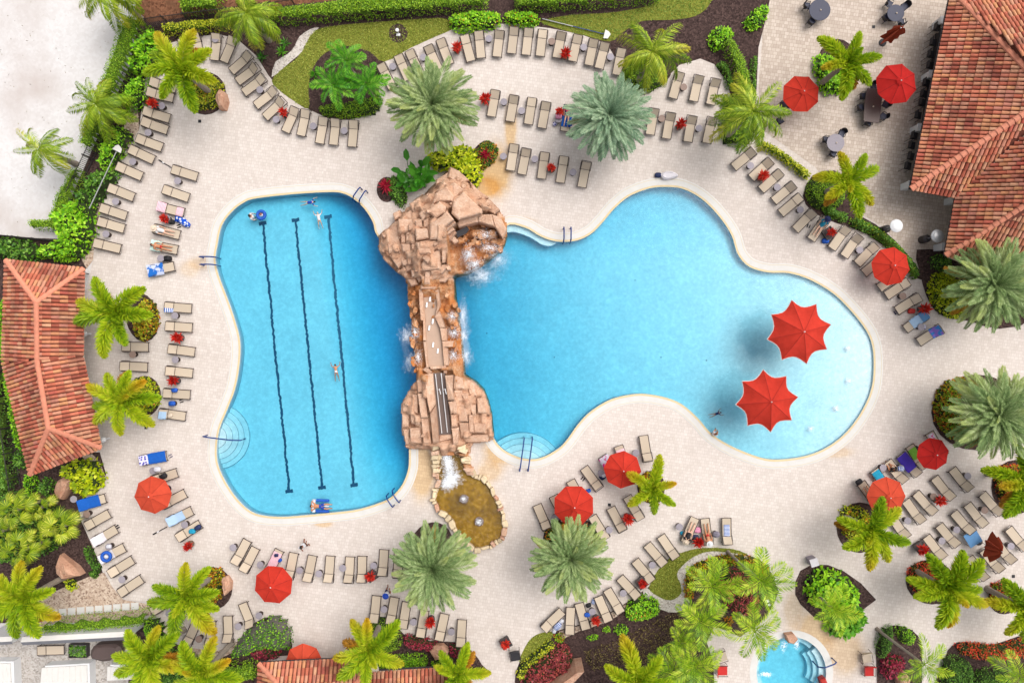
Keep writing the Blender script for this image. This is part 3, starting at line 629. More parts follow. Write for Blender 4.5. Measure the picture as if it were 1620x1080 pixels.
def caps(roof, p, q, wide=.2):
    p, q = Vector(p), Vector(q); d = q - p; n = max(2, int(d.length / .42)); e = d.normalized(); s = e.cross(Vector((0, 0, 1))).normalized(); w = s.cross(e)
    m = MB()
    for i in range(n):
        o = p + d * (i / n); l = d.length / n * 1.1; vs_ = []
        for t, sc, lift in ((0, 1.0, .05), (l, .86, .02)):
            for k in range(6):
                a = math.pi * k / 5; vs_.append(o + e * t + s * (math.cos(a) * wide * sc) + w * (lift + math.sin(a) * wide * .75 * sc))
        m.add(vs_, [(k, k + 1, 7 + k, 6 + k) for k in range(5)] + [(0, 1, 2, 3, 4, 5)])
    o = m.obj('ridge_caps', M['cap'], roof); tag(o, kind='stuff')
def finish_roof(roof, acc, indiv):
    indiv.sort(key=lambda t: t[1]); 
    for mat4, d in indiv[:300]:
        o = bpy.data.objects.new('roof_tile', tile_me); COL.objects.link(o); o.parent = roof; o.matrix_local = mat4
    for mat4, d in indiv[300:]: acc.add([mat4 @ Vector(q) for q in TV], TF)
    if acc.f: tag(acc.obj('roof_tiles', M['tile'], roof), kind='stuff')
def gutter(roof, pts, mat='dark_fence'):
    MB().tube([Vector(p) + Vector((0, 0, -.08)) for p in pts], .09, 6).obj('gutter', M[mat], roof)
# --- left pool house (kinked plan)
ph = empty('pool_house', V(75, 570), 0, 'long hipped building with orange clay tile roof beside the lap pool', 'building')
def child_ident(o, parent):
    o.parent = parent; o.matrix_parent_inverse = Matrix.Translation(-Vector(parent.location)); return o
def new_roof(parent, mat='underlay'):
    r = MB().box((0, 0, -50), (.01, .01, .01)).mesh('roof', M[mat])
    return r
EZ, RZ = 3.0, 4.7
e = lambda x, y: V(x, y, EZ); rg = lambda x, y: V(x, y, RZ)
def roof_root(name, parent, loops, z):
    """soffit slab that carries the tiles"""
    m = MB()
    for l in loops: m.prism([(p[0], p[1]) for p in l], z - .16, z - .04)
    return child_ident(m.obj(name, M['stucco']), parent)
A1, A2, A3 = e(10, 412), e(5, 572), e(48, 750); B1, B2, B3 = e(133, 425), e(131, 562), e(160, 708); C1, C2, C3 = rg(58, 478), rg(59, 570), rg(77, 677)
for w1, w2 in (((A1, B1, B2, A2), 0), ((A2, B2, B3, A3), 0)):
    c = sum(w1, Vector()) / 4; child_ident(MB().prism([tuple((c + (p - c) * .38)[:2]) for p in w1], 0, EZ - .1).obj('wall', M['stucco']), ph)
rf = roof_root('roof', ph, ((A1, B1, B2, A2), (A2, B2, B3, A3)), EZ)
acc, ind = MB(), []
for f_ in ((A1, B1, C1), (B1, B2, C2, C1), (B2, B3, C3, C2), (B3, A3, C3), (A2, A1, C1, C2), (A3, A2, C2, C3)): facet(rf, f_, None, acc, ind)
finish_roof(rf, acc, ind)
for a, b in ((A1, C1), (B1, C1), (C1, C2), (C2, C3), (A3, C3), (B3, C3)): caps(rf, a, b)
for o in rf.children: pass
# --- clubhouse at the right
ch = empty('clubhouse', V(1600, 200), 0, 'large clubhouse with red barrel tile roof at the upper right', 'building')
EZ2 = 3.2
E = lambda x, y: V(x, y, EZ2)
c0 = E(1441, 299); cN = E(1506, -14); apex = V(1662, 152, 6.6); c2 = E(1513, 312); c3 = E(1496, 404); apex2 = V(1672, 292, 6.6)
far = E(1840, 380)
rf2 = child_ident(MB().prism([tuple(p[:2]) for p in (c0, cN, E(1900, -60), E(1900, 480), E(1640, 470), c3, c2)], EZ2 - .16, EZ2 - .05).obj('roof', M['stucco']), ch)
wp = [W(*p, 0) for p in ((1478, 298), (1536, 0), (1850, -40), (1850, 400), (1545, 385), (1548, 318))]
child_ident(MB().prism(wp, 0, EZ2 - .1).obj('wall', M['stucco']), ch)
acc, ind = MB(), []
facet(rf2, (c0, cN, apex), None, acc, ind)
# south face of main hip ends in the valley with the lower wing; the wing's west face rises behind it
def plane_hit(o, a, b, c, d):   # intersection line point helper (unused planes kept simple)
    return o
valley_top = V(1650, 188, 6.3)
facet(rf2, (c2, c0, apex, valley_top), None, acc, ind)
facet(rf2, (c3, c2, valley_top, apex2), None, acc, ind)
s3 = V(1690, 452, EZ2)
facet(rf2, (c3, s3, V(1760, 292, 6.6), apex2), None, acc, ind)
n3 = V(1706, 2, EZ2 + 1.3)
facet(rf2, (cN, V(1625, -38, EZ2), V(1740, 62, 6.0), apex), None, acc, ind)
finish_roof(rf2, acc, ind)
for a, b in ((c0, apex), (cN, apex), (c3, apex2)): caps(rf2, a, b, .24)
child_ident(MB().tube([cN + Vector((-.06, 0, -.1)), c0 + Vector((-.06, 0, -.1)), c2 + Vector((-.05, -.03, -.1)), c3 + Vector((-.06, 0, -.1))], .08, 6).obj('gutter', M['dark_fence']), ch)
for p in ((1492, 33), (1474, 118), (1456, 202), (1441, 292), (1511, 316), (1494, 390)):
    x, y = W(p[0], p[1], 1.0); child_ident(MB().box((x, y, .55), (.5, .5, 1.1)).box((x, y, 1.13), (.58, .58, .06)).obj('pier', M['white']), ch)
a, b = W(1478, 45, 1.1), W(1440, 285, 1.1); mid = Vector((a[0] + b[0], a[1] + b[1])) / 2; L = math.hypot(a[0] - b[0], a[1] - b[1])
child_ident(MB().box((mid.x + .72, mid.y, 1.05), (.5, L, .08), math.atan2(b[1] - a[1], b[0] - a[0]) + R(90)).obj('bar_counter', M['black']), ch)
child_ident(MB().box((mid.x + .85, mid.y, .52), (.2, L, 1.0), math.atan2(b[1] - a[1], b[0] - a[0]) + R(90)).obj('bar_front', M['dark_fence']), ch)
# --- cabana roof at the bottom edge
cb = empty('cabana', V(560, 1075), 0, 'orange tiled cabana roof cut by the bottom edge of the photo', 'building')
EZ3 = 2.8
k = lambda x, y, h=EZ3: V(x, y, h)
q0, q1, q1b, q2 = k(410, 1049), k(592, 1040), k(600, 1061), k(735, 1054)
sl, sr = k(408, 1170), k(735, 1170)
rf3 = child_ident(MB().prism([tuple(p[:2]) for p in (q0, q1, q1b, q2, sr, sl)], EZ3 - .16, EZ3 - .04).obj('roof', M['stucco']), cb)
child_ident(MB().prism([W(430, 1072), W(720, 1068), W(720, 1160), W(430, 1160)], 0, EZ3 - .1).obj('wall', M['stucco']), cb)
ra, rb = V(455, 1098, 4.0), V(555, 1092, 4.0)
acc, ind = MB(), []
facet(rf3, (q0, q1, rb, ra), None, acc, ind)
facet(rf3, (k(548, 1066), q2, V(735, 1110, 4.0), V(555, 1118, 4.0)), None, acc, ind)
facet(rf3, (sl, q0, ra, V(455, 1160, 4.0)), None, acc, ind)
finish_roof(rf3, acc, ind)
caps(rf3, q0, ra); caps(rf3, rb, q1)
for pr in ((q0, q1), (q1b, q2)): child_ident(MB().tube([p + Vector((0, .08, -.06)) for p in pr], .07, 6).obj('gutter', M['dark_fence']), cb)
# small sandstone tile gable at the bottom
gb = MB().prism([W(912, 1062, 2.2), W(924, 1060, 2.2), W(900, 1085, 2.2), W(880, 1100, 2.2), W(860, 1100, 2.2), W(880, 1086, 2.2)], 0, 2.4).obj('rock_ledge', M['boulder']); tag(gb, 'narrow pointed sandstone ledge behind the maroon shrub at the bottom', 'rock')
# --- service yard walls and white shed roofs at the lower left
def gable(name, label, pts, h0, h1, cat, mats=('offwhite', 'grey_metal')):
    a, b, c, d = [V(x, y, h0) for x, y in pts]; t = empty(name, ((a + c) / 2 * 1.0).to_tuple()[:2] + (0,), 0, label, cat)
    r0 = (a + d) / 2; r1 = (b + c) / 2; r0.z = r1.z = h1
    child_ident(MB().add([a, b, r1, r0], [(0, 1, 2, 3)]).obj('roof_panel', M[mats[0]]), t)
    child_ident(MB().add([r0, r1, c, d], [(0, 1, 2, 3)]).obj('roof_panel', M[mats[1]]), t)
    ctr = (a + b + c + d) / 4
    child_ident(MB().prism([tuple((ctr + (p - ctr) * .93)[:2]) for p in (a, b, c, d)], 0, h0 - .02).obj('wall', M['white']), t)
    return t
gable('lean_to', 'long narrow lean-to with white and grey roof below the clipped hedge', ((35, 1007), (208, 998), (206, 1011), (36, 1020)), 2.4, 2.6, 'shelter')
gable('lean_to', 'short white lean-to end at the lower left edge', ((-30, 1008), (22, 1006), (20, 1018), (-30, 1022)), 2.4, 2.6, 'shelter')
def shed(label, pts, h):
    t = empty('storage_container', (*W(sum(p[0] for p in pts) / 4, sum(p[1] for p in pts) / 4), 0), 0, label, 'container')
    w = [W(x, y, h) for x, y in pts]
    child_ident(MB().prism([(p[0] * .995, p[1] * .995) for p in w], 0, h - .1).obj('wall', M['white']), t)
    m = MB().prism(w, h - .1, h)
    child_ident(m.obj('lid', M['offwhite']), t)
    a, b, c, d = [Vector((*p, h)) for p in w]
    for i in range(1, 8):
        u = i / 8; p, q = a + (b - a) * u, d + (c - d) * u
        child_ident(MB().tube([p + Vector((0, 0, .01)), q + Vector((0, 0, .01))], .03, 4).obj('lid_rib', M['offwhite']), t)
shed('wide low white container lid in the sandy yard at the bottom left', ((66, 1056), (137, 1052), (138, 1100), (62, 1100)), .9)
shed('small white container lid beside the yellow palm at the bottom left', ((170, 1054), (214, 1056), (212, 1074), (169, 1076)), .8)
shed('white ribbed container lid in the bottom left corner', ((-30, 1049), (16, 1049), (18, 1100), (-30, 1100)), .9)
for i in range(10):
    px = 85 + i * 14.3; py = 969 - i * 1.2
    s = MB().prism([W(px - 5.8, py - 5.5), W(px + 5.8, py - 6), W(px + 6, py + 5), W(px - 5.6, py + 5.6)], 0, .05, 0, .012).obj('stepping_stone', M['coping'])
    o_ = ['first', 'second', 'third', 'fourth', 'fifth', 'sixth', 'seventh', 'eighth', 'ninth', 'tenth'][i]
    tag(s, f'{o_} pale square stepping stone from the left above the long clipped hedge', 'stone', 'stepping stones above the clipped hedge')
# fences
def fence(label, a, b, h, npick):
    A_, B_ = V(*a), V(*b); d = B_ - A_; t = empty('metal_fence', A_, 0, label, 'fence'); m = MB(); n = int(d.length / .14)
    for i in range(n): p = d * (i / n); m.box((p.x, p.y, h / 2), (.03, .03, h))
    tag(m.obj('picket_row', M['dark_fence'], t), kind='stuff')
    for z in (.2, h - .1): MB().tube([(0, 0, z), (d.x, d.y, z)], .03, 5).obj('rail', M['dark_fence'], t)
    for i in range(npick + 1): p = d * (i / npick); MB().box((p.x, p.y, h / 2 + .05), (.08, .08, h + .1)).obj('post', M['dark_fence'], t)
fence('dark metal fence between the tall hedge and the rounded shrubs at upper left', (212, 122), (118, 318), 1.5, 6)
fence('dark metal fence running along the sand above the left pool house', (-20, 372), (102, 384), 1.5, 4)
fence('dark metal fence above the clipped hedge in the top left corner', (236, 44), (470, 14), 1.5, 7)
fence('dark metal fence behind the left pool house at the picture edge', (4, 560), (38, 790), 1.5, 6)
fence('short dark metal fence under the fan palms at lower left', (45, 860), (52, 935), 1.3, 2)
# ================================================================== VEGETATION
def inside(px, py, P):
    x0, y0 = P[:, 0], P[:, 1]; x1, y1 = np.roll(x0, -1), np.roll(y0, -1); c = np.zeros(len(px), bool)
    for a, b, c_, d in zip(x0, y0, x1, y1):
        if b == d: continue
        cond = ((b > py) != (d > py)) & (px < (c_ - a) * (py - b) / (d - b) + a); c ^= cond
    return c
def edge_dist(px, py, P):
    x0, y0 = P[:, 0], P[:, 1]; x1, y1 = np.roll(x0, -1), np.roll(y0, -1); best = np.full(len(px), 1e9)
    for a, b, c, d in zip(x0, y0, x1, y1):
        dx, dy = c - a, d - b; L = dx * dx + dy * dy + 1e-9; t = np.clip(((px - a) * dx + (py - b) * dy) / L, 0, 1)
        best = np.minimum(best, np.hypot(px - a - t * dx, py - b - t * dy))
    return best
def lump(x, y, s, seed):
    return (np.sin(x * s + seed) * np.cos(y * s * 1.13 + seed * 1.7) + .6 * np.sin(x * s * 2.1 + y * s * 1.7 + seed * 3.1) + .4 * np.cos(x * s * 3.7 - y * s * 3.1 + seed)) / 2
def leaf_mesh(name, p, d, L, w, mat):
    n = len(p); d = d / np.linalg.norm(d, axis=1)[:, None]
    r = rng.normal(size=(n, 3)); s = np.cross(d, r); s /= np.linalg.norm(s, axis=1)[:, None] + 1e-9
    # keep blades mostly face-up
    up = np.array([0, 0, 1.]); s2 = np.cross(d, up); s2 /= np.linalg.norm(s2, axis=1)[:, None] + 1e-6; s = s * .45 + s2 * .8; s /= np.linalg.norm(s, axis=1)[:, None] + 1e-9
    L = np.broadcast_to(L, n)[:, None]; w = np.broadcast_to(w, n)[:, None]
    v = np.stack([p, p + d * L * .45 + s * w, p + d * L, p + d * L * .45 - s * w], 1).reshape(-1, 3)
    return mesh_np(name, v, np.arange(n * 4).reshape(-1, 4), mat)
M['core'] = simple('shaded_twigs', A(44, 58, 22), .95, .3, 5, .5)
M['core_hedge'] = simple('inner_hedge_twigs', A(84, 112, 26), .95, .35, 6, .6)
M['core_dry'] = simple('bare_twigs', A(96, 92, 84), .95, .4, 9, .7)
def shrub(name, label, pts, h, style, leaf=.16, dens=170, edge=.45, lumpy=.15, sm=2, cat='shrub', group=None, flowers=None, core='core', hpx=None):
    """plant mass: twig core following the outline plus single leaf blades over it"""
    P = np.array(poly(pts, h * .7 if hpx is None else hpx, sm)); ctr = P.mean(0); base = Vector((ctr[0], ctr[1], 0)); P = P - ctr; seed = random.uniform(0, 9)
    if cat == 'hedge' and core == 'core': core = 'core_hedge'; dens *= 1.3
    t = empty(name, base, 0, label, cat, group)
    a_ = abs(area([tuple(p) for p in P]))
    def hgt(x, y, dd): return h * np.clip(dd / edge, 0, 1) ** .5 * (1 + lumpy * lump(x, y, 2.6, seed))
    cs = .16 if cat == 'hedge' else .2 if edge <= .3 and a_ < 12 else .3 if (P[:, 0].max() - P[:, 0].min()) * (P[:, 1].max() - P[:, 1].min()) < 30 else .45
    gx = np.arange(P[:, 0].min() - cs, P[:, 0].max() + cs * 2, cs); gy = np.arange(P[:, 1].min() - cs, P[:, 1].max() + cs * 2, cs)
    X, Y = np.meshgrid(gx, gy); xf, yf = X.ravel(), Y.ravel(); ins = inside(xf, yf, P); dd = np.where(ins, edge_dist(xf, yf, P), 0); ins &= dd > (.1 if cat == 'hedge' else 0)
    z = np.where(ins, hgt(xf, yf, dd) * .82, 0.0); nx_ = len(gx); idx = np.arange(len(xf)).reshape(X.shape)
    q = np.stack([idx[:-1, :-1], idx[:-1, 1:], idx[1:, 1:], idx[1:, :-1]], -1).reshape(-1, 4); q = q[ins[q].all(1) | (ins[q].sum(1) >= 3)]
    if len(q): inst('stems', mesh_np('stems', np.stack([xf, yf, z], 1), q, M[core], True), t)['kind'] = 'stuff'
    a = abs(area([tuple(p) for p in P])); n = int(a * dens) + 12
    x = rng.uniform(P[:, 0].min(), P[:, 0].max(), n * 3); y = rng.uniform(P[:, 1].min(), P[:, 1].max(), n * 3); k = inside(x, y, P); x, y = x[k][:n], y[k][:n]
    dd = edge_dist(x, y, P); z = hgt(x, y, dd); n = len(x)
    z = np.where(dd < edge * .7, z * rng.uniform(.35, 1.0, n), z * rng.uniform(.8, 1.03, n)) - leaf * .1
    az = rng.uniform(0, 2 * math.pi, n); el = rng.uniform(-.15, .75, n)
    d = np.stack([np.cos(az) * np.cos(el), np.sin(az) * np.cos(el), np.sin(el)], 1)
    Lf = leaf * rng.uniform(.7, 1.35, n)
    me = leaf_mesh('foliage', np.stack([x, y, z], 1), d, Lf, Lf * .3, F[style]); tag(inst('foliage', me, t), kind='stuff')
    if flowers:
        st2, frac = flowers; m = max(6, int(n * frac)); j = rng.integers(0, n, m)
        me = leaf_mesh('flowers', np.stack([x[j], y[j], z[j] + .06], 1), d[j] + np.array([0, 0, .6]), leaf * .9, leaf * .4, F[st2]); tag(inst('flowers', me, t), kind='stuff')
    return t
def rosette(name, label, px, py, h, r, style, n=26, leaf_w=.05, cat='plant', el0=.2, el1=1.2):
    t = empty(name, V(px, py), 0, label, cat); p = []; d = []; L = []
    for i in range(n):
        az = i * 2.4 + random.uniform(-.3, .3); el = el0 + (el1 - el0) * i / n; p.append((0, 0, h * (.35 + .65 * i / n))); d.append((math.cos(az) * math.cos(el), math.sin(az) * math.cos(el), math.sin(el))); L.append(r * (1.1 - .4 * i / n))
    inst('foliage', leaf_mesh('foliage', np.array(p), np.array(d), np.array(L), leaf_w, F[style]), t)
    MB().tube([(0, 0, 0), (0, 0, h)], .03, 5).obj('stem', M['bark'], t); return t
def strip(pts, w):
    """closed outline of a band of width w px round a poly-line"""
    L_, R_ = [], []
    for i, p in enumerate(pts):
        a = pts[max(i - 1, 0)]; b = pts[min(i + 1, len(pts) - 1)]; t = Vector((b[0] - a[0], b[1] - a[1])).normalized()
        L_.append((p[0] - t.y * w / 2, p[1] + t.x * w / 2)); R_.append((p[0] + t.y * w / 2, p[1] - t.x * w / 2))
    return L_ + R_[::-1]
# lawns: blades over the turf sheets
for P, stl, dn in LAWNS:
    P = np.array(P); n = int(abs(area([tuple(p) for p in P])) * dn); x = rng.uniform(P[:, 0].min(), P[:, 0].max(), n * 4); y = rng.uniform(P[:, 1].min(), P[:, 1].max(), n * 4)
    k = inside(x, y, P); x, y = x[k][:n], y[k][:n]; n = len(x); az = rng.uniform(0, 6.28, n); el = rng.uniform(.1, .9, n)
    o = inst('grass', leaf_mesh('grass', np.stack([x, y, np.full(n, .006)], 1), np.stack([np.cos(az) * np.cos(el), np.sin(az) * np.cos(el), np.sin(el)], 1), rng.uniform(.08, .16, n), .025, F[stl]))
    tag(o, kind='stuff')
# ---- hedges and shrubs: (name, label, outline, height, style, kwargs)
S = shrub
S('hedge', 'tall flat clipped hedge beside the white sand at upper left', [(199, 24), (229, 32), (209, 85), (186, 140), (171, 172), (146, 168), (171, 105)], 2.2, 'hedge', leaf=.1, dens=300, edge=.2, lumpy=.04, sm=0, cat='hedge')
S('hedge', 'lower stretch of clipped hedge under the leaning coconut palm', [(142, 176), (170, 178), (159, 205), (149, 234), (123, 232), (130, 205)], 2.0, 'hedge', leaf=.1, dens=300, edge=.25, lumpy=.08, sm=0, cat='hedge')
S('hedge', 'right-angled clipped hedge at the sand corner above the pool house', [(116, 262), (128, 270), (118, 300), (104, 345), (98, 366), (46, 362), (44, 345), (78, 346), (88, 310)], 1.5, 'hedge', leaf=.1, dens=280, edge=.25, lumpy=.06, sm=0, cat='hedge')
S('shrub', 'loose bright green bush below the fence corner at top left', [(222, 48), (248, 48), (258, 70), (246, 100), (228, 118), (205, 112), (204, 95), (214, 70)], 1.6, 'bright', leaf=.28, dens=110, lumpy=.4)
S('shrub', 'rounded lime green bush left of the red urn and upper loungers', [(206, 122), (226, 122), (231, 138), (224, 160), (204, 172), (188, 166), (194, 142)], 1.5, 'bright', leaf=.18, dens=190, lumpy=.25)
S('shrub', 'lime green bush by the upper end of the white skimmer pole', [(178, 196), (198, 206), (200, 220), (186, 245), (172, 268), (152, 262), (156, 235), (164, 215)], 1.4, 'bright', leaf=.18, dens=190, lumpy=.25)
S('shrub', 'untidy green shrubs under the white skimmer pole', [(140, 272), (160, 268), (188, 270), (172, 290), (150, 320), (132, 330), (118, 318), (128, 295)], 1.1, 'dark', leaf=.26, dens=90, lumpy=.5)
S('shrub', 'bright green bush at the lower end of the white skimmer pole', [(104, 318), (135, 318), (143, 345), (138, 375), (110, 392), (90, 380), (86, 340)], 1.8, 'bright', leaf=.28, dens=110, lumpy=.4)
S('shrub', 'leafy green bushes along the top of the left pool house roof', [(60, 392), (88, 378), (120, 372), (140, 378), (126, 398), (112, 412), (70, 410), (48, 402)], 1.4, 'bright', leaf=.24, dens=120, lumpy=.4)
S('shrub', 'mixed bushes between fence and roof at the left picture edge', [(-20, 374), (30, 378), (56, 392), (48, 412), (10, 410), (-20, 405)], 1.3, 'dark', leaf=.26, dens=100, lumpy=.5)
S('hedge', 'clipped hedge above the curved loungers in the top left corner', [(252, 38), (300, 32), (360, 27), (364, 44), (300, 50), (258, 52)], 1.2, 'hedge_yellow', leaf=.12, dens=240, edge=.25, lumpy=.12, sm=0, cat='hedge')
S('hedge', 'square dark green hedge block at the top edge above the fence', [(281, -20), (350, -20), (346, 14), (284, 19)], 1.6, 'hedge', leaf=.12, dens=240, edge=.25, lumpy=.08, sm=0, cat='hedge')
S('hedge', 'long clipped hedge along the top edge above the crescent lawn', [(421, 14), (520, 2), (600, -14), (772, -16), (772, 9), (700, 15), (600, 22), (500, 29), (421, 34)], 1.5, 'hedge', leaf=.12, dens=230, edge=.25, lumpy=.08, sm=0, cat='hedge')
S('hedge', 'long clipped hedge along the top edge right of the gap', [(812, -16), (1050, -20), (1045, -2), (950, 6), (880, 11), (815, 12)], 1.5, 'hedge', leaf=.12, dens=230, edge=.25, lumpy=.08, sm=0, cat='hedge')
S('shrub', 'broad flowering green bush above the top lounger row', [(712, 22), (750, 15), (788, 17), (792, 32), (780, 42), (735, 48), (714, 42)], 1.0, 'bright', leaf=.2, dens=170, lumpy=.25, flowers=('croton', .03))
S('shrub', 'small flowering green bush beside the blue skimmer pole', [(799, 19), (830, 15), (852, 20), (850, 36), (825, 40), (802, 36)], 1.0, 'bright', leaf=.2, dens=170, lumpy=.25, flowers=('croton', .05))
S('shrub', 'low clipped groundcover below the bright palm cluster at top', [(505, 165), (545, 160), (600, 150), (602, 165), (585, 180), (545, 185), (508, 180)], .8, 'hedge', leaf=.12, dens=230, lumpy=.1)
S('shrub', 'round green groundcover mound under the top coconut palm', [(987, 92), (1040, 90), (1058, 112), (1050, 130), (1025, 145), (1000, 142), (986, 118)], .9, 'hedge', leaf=.12, dens=230, lumpy=.12)
S('shrub', 'lime green leafy bush at the head of the curved dark hedge', [(1125, 50), (1145, 38), (1162, 46), (1158, 60), (1140, 76), (1126, 72)], .9, 'bright', leaf=.18, dens=170, lumpy=.35)
S('shrub', 'bright bush near the patio edge at the top', [(1180, 32), (1200, 10), (1218, 6), (1216, 24), (1200, 44), (1184, 42)], .9, 'bright', leaf=.2, dens=170, lumpy=.35)
S('hedge', 'tall curved clipped hedge between lounger alcove and dining patio', [(1146, 66), (1158, 60), (1172, 82), (1184, 110), (1188, 150), (1166, 150), (1164, 120), (1154, 92)], 1.5, 'hedge', leaf=.1, dens=300, edge=.2, lumpy=.04, cat='hedge')
S('hedge', 'low dark hedge strip inside the curved clipped hedge', strip([(1140, 98), (1152, 115), (1156, 138)], 12), .7, 'dark', leaf=.1, dens=260, edge=.2, lumpy=.1, cat='hedge')
S('hedge', 'low dark hedge strip on the patio side of the curved hedge', strip([(1196, 90), (1192, 120), (1193, 155)], 9), .7, 'dark', leaf=.12, dens=260, edge=.2, lumpy=.2, cat='hedge')
S('shrub', 'dense green groundcover under the right coconut palm', [(1145, 155), (1175, 150), (1195, 165), (1200, 200), (1185, 228), (1160, 230), (1142, 212)], .8, 'hedge', leaf=.12, dens=230, lumpy=.12)
S('hedge', 'yellow green low hedge beside the right arc of loungers', strip([(1205, 228), (1225, 236), (1255, 258), (1280, 278)], 14), .7, 'hedge_yellow', leaf=.14, dens=230, edge=.3, lumpy=.2, cat='hedge')
S('shrub', 'round clipped mound under the palm beside the right lounger arc', [(1282, 285), (1310, 272), (1335, 285), (1342, 310), (1325, 330), (1300, 330), (1280, 312)], .9, 'hedge', leaf=.11, dens=260, lumpy=.08)
S('hedge', 'short dark hedge tail below the round clipped mound', strip([(1308, 328), (1325, 340), (1342, 344)], 15), .6, 'dark', leaf=.12, dens=230, edge=.3, lumpy=.15, cat='hedge')
S('hedge', 'curved dark green hedge behind the red umbrella on the right', strip([(1350, 348), (1380, 362), (1412, 385), (1435, 410), (1452, 436)], 16), .8, 'dark', leaf=.14, dens=220, edge=.3, lumpy=.25, cat='hedge', flowers=('hedge_yellow', .08))
S('shrub', 'lime green bush beside the umbrella on the dining patio', [(1288, 90), (1310, 84), (1338, 100), (1346, 125), (1335, 145), (1310, 148), (1298, 130)], .8, 'bright', leaf=.2, dens=170, lumpy=.35)
S('shrub', 'dark bush at the clubhouse corner', [(1478, 405), (1500, 402), (1510, 418), (1495, 428), (1478, 420)], .9, 'dark', leaf=.15, dens=200, lumpy=.2)
S('shrub', 'yellow green shrub under the upper right date palm', [(1475, 440), (1495, 430), (1530, 450), (1540, 480), (1525, 503), (1495, 496), (1476, 475)], .8, 'lime', leaf=.2, dens=180, lumpy=.3)
S('shrub', 'olive groundcover left of the middle right date palm', [(1486, 620), (1505, 602), (1530, 600), (1520, 640), (1535, 685), (1520, 700), (1492, 680), (1480, 650)], .6, 'croton', leaf=.18, dens=170, lumpy=.35, flowers=('hedge', .6))
# around the small round beds
S('shrub', 'yellow green groundcover with boulder in the upper left round bed', [(298, 128), (325, 118), (352, 132), (350, 150), (340, 168), (310, 172), (296, 158)], .5, 'hedge_yellow', leaf=.16, dens=190, lumpy=.25, flowers=('croton', .12))
S('shrub', 'orange green shrub in the bed right of the upper left pool house palm', [(225, 472), (242, 480), (250, 505), (242, 528), (222, 540), (208, 520), (215, 490)], .6, 'croton', leaf=.18, dens=190, lumpy=.3, flowers=('hedge_yellow', .8))
S('shrub', 'yellow bush in the bed right of the lower left pool house palm', [(206, 602), (228, 596), (246, 612), (248, 640), (232, 652), (214, 648), (204, 625)], .7, 'lime', leaf=.18, dens=190, lumpy=.35, flowers=('croton', .1))
S('shrub', 'orange flecked shrub in the lower left round bed with boulder', [(310, 908), (335, 900), (352, 905), (350, 930), (345, 950), (325, 955), (310, 935)], .6, 'croton', leaf=.18, dens=190, lumpy=.3, flowers=('hedge_yellow', .5))
S('shrub', 'low yellow shrub in the lower right round bed beside the umbrella', [(1330, 805), (1350, 800), (1372, 808), (1380, 832), (1365, 850), (1340, 850), (1332, 830)], .5, 'lime', leaf=.18, dens=130, lumpy=.35, flowers=('croton', .2))
S('shrub', 'red orange shrub left of the lower right foxtail palm', [(1440, 905), (1458, 892), (1485, 892), (1500, 910), (1492, 935), (1465, 945), (1445, 930)], .7, 'ixora', leaf=.18, dens=200, lumpy=.25)
S('shrub', 'small round red and green shrub at the right edge', [(1570, 930), (1588, 922), (1606, 932), (1610, 955), (1592, 968), (1570, 955)], .7, 'ixora', leaf=.16, dens=210, lumpy=.25, flowers=('hedge', .8))
S('shrub', 'red green shrub under the palm at the right edge', [(1580, 745), (1605, 735), (1640, 750), (1640, 795), (1600, 798), (1582, 780)], .7, 'ixora', leaf=.18, dens=200, lumpy=.25, flowers=('hedge_yellow', .4))
S('shrub', 'small dark shrub under the foxtail palm near the pool bay', [(1015, 752), (1032, 748), (1046, 765), (1040, 790), (1020, 792), (1012, 772)], .6, 'croton', leaf=.18, dens=150, lumpy=.3, flowers=('hedge_yellow', .6))
S('shrub', 'dark groundcover under the date palm below the pool bay', [(865, 838), (905, 826), (945, 840), (948, 865), (905, 880), (868, 868)], .5, 'croton', leaf=.18, dens=120, lumpy=.3, flowers=('dark', .8))
# beside the rock head
S('shrub', 'bushy yellow green shrub behind the rock waterfall', [(680, 242), (715, 230), (745, 232), (758, 255), (760, 280), (748, 295), (725, 275), (700, 268), (682, 260)], 1.3, 'lime', leaf=.3, dens=110, lumpy=.4)
S('shrub', 'olive shrub in the pointed bed right of the rock waterfall', [(752, 236), (768, 222), (785, 228), (788, 245), (775, 262), (758, 268)], .5, 'croton', leaf=.14, dens=150, lumpy=.2, flowers=('dark', 1.0))
S('shrub', 'dark round shrub left of the rock waterfall', [(612, 280), (630, 278), (640, 295), (642, 322), (630, 326), (615, 308)], .8, 'dark', leaf=.14, dens=230, lumpy=.2)
rosette('cordyline', 'crimson spiky cordyline at the left foot of the rock waterfall', 612, 297, .9, .75, 'crimson', 46, .06)
rosette('cordyline', 'crimson cordyline in the pointed bed right of the rock waterfall', 769, 248, .6, .7, 'crimson', 46, .06)
# lower left garden
S('shrub', 'feathery lime shrub in the corner below the pool house roof', [(100, 738), (125, 728), (150, 732), (160, 752), (155, 772), (130, 785), (108, 772)], 1.0, 'lime', leaf=.34, dens=80, lumpy=.5)
S('shrub', 'small round green shrub left of the tilted boulder', [(60, 762), (75, 756), (82, 770), (74, 786), (62, 782)], .7, 'dark', leaf=.18, dens=170, lumpy=.3)
S('shrub', 'narrow green bush between pool house roof and fan palms', [(36, 752), (52, 748), (55, 772), (48, 790), (36, 782)], .9, 'bright', leaf=.18, dens=170, lumpy=.3)
S('shrub', 'dark bush left of the pool house roof corner', [(18, 716), (36, 714), (42, 736), (30, 742), (18, 735)], .8, 'dark', leaf=.18, dens=170, lumpy=.3)
S('hedge', 'dark hedge behind the fence at the left edge', [(-25, 600), (2, 600), (12, 720), (18, 770), (-25, 770)], 1.2, 'dark', leaf=.16, dens=170, edge=.3, lumpy=.3, cat='hedge')
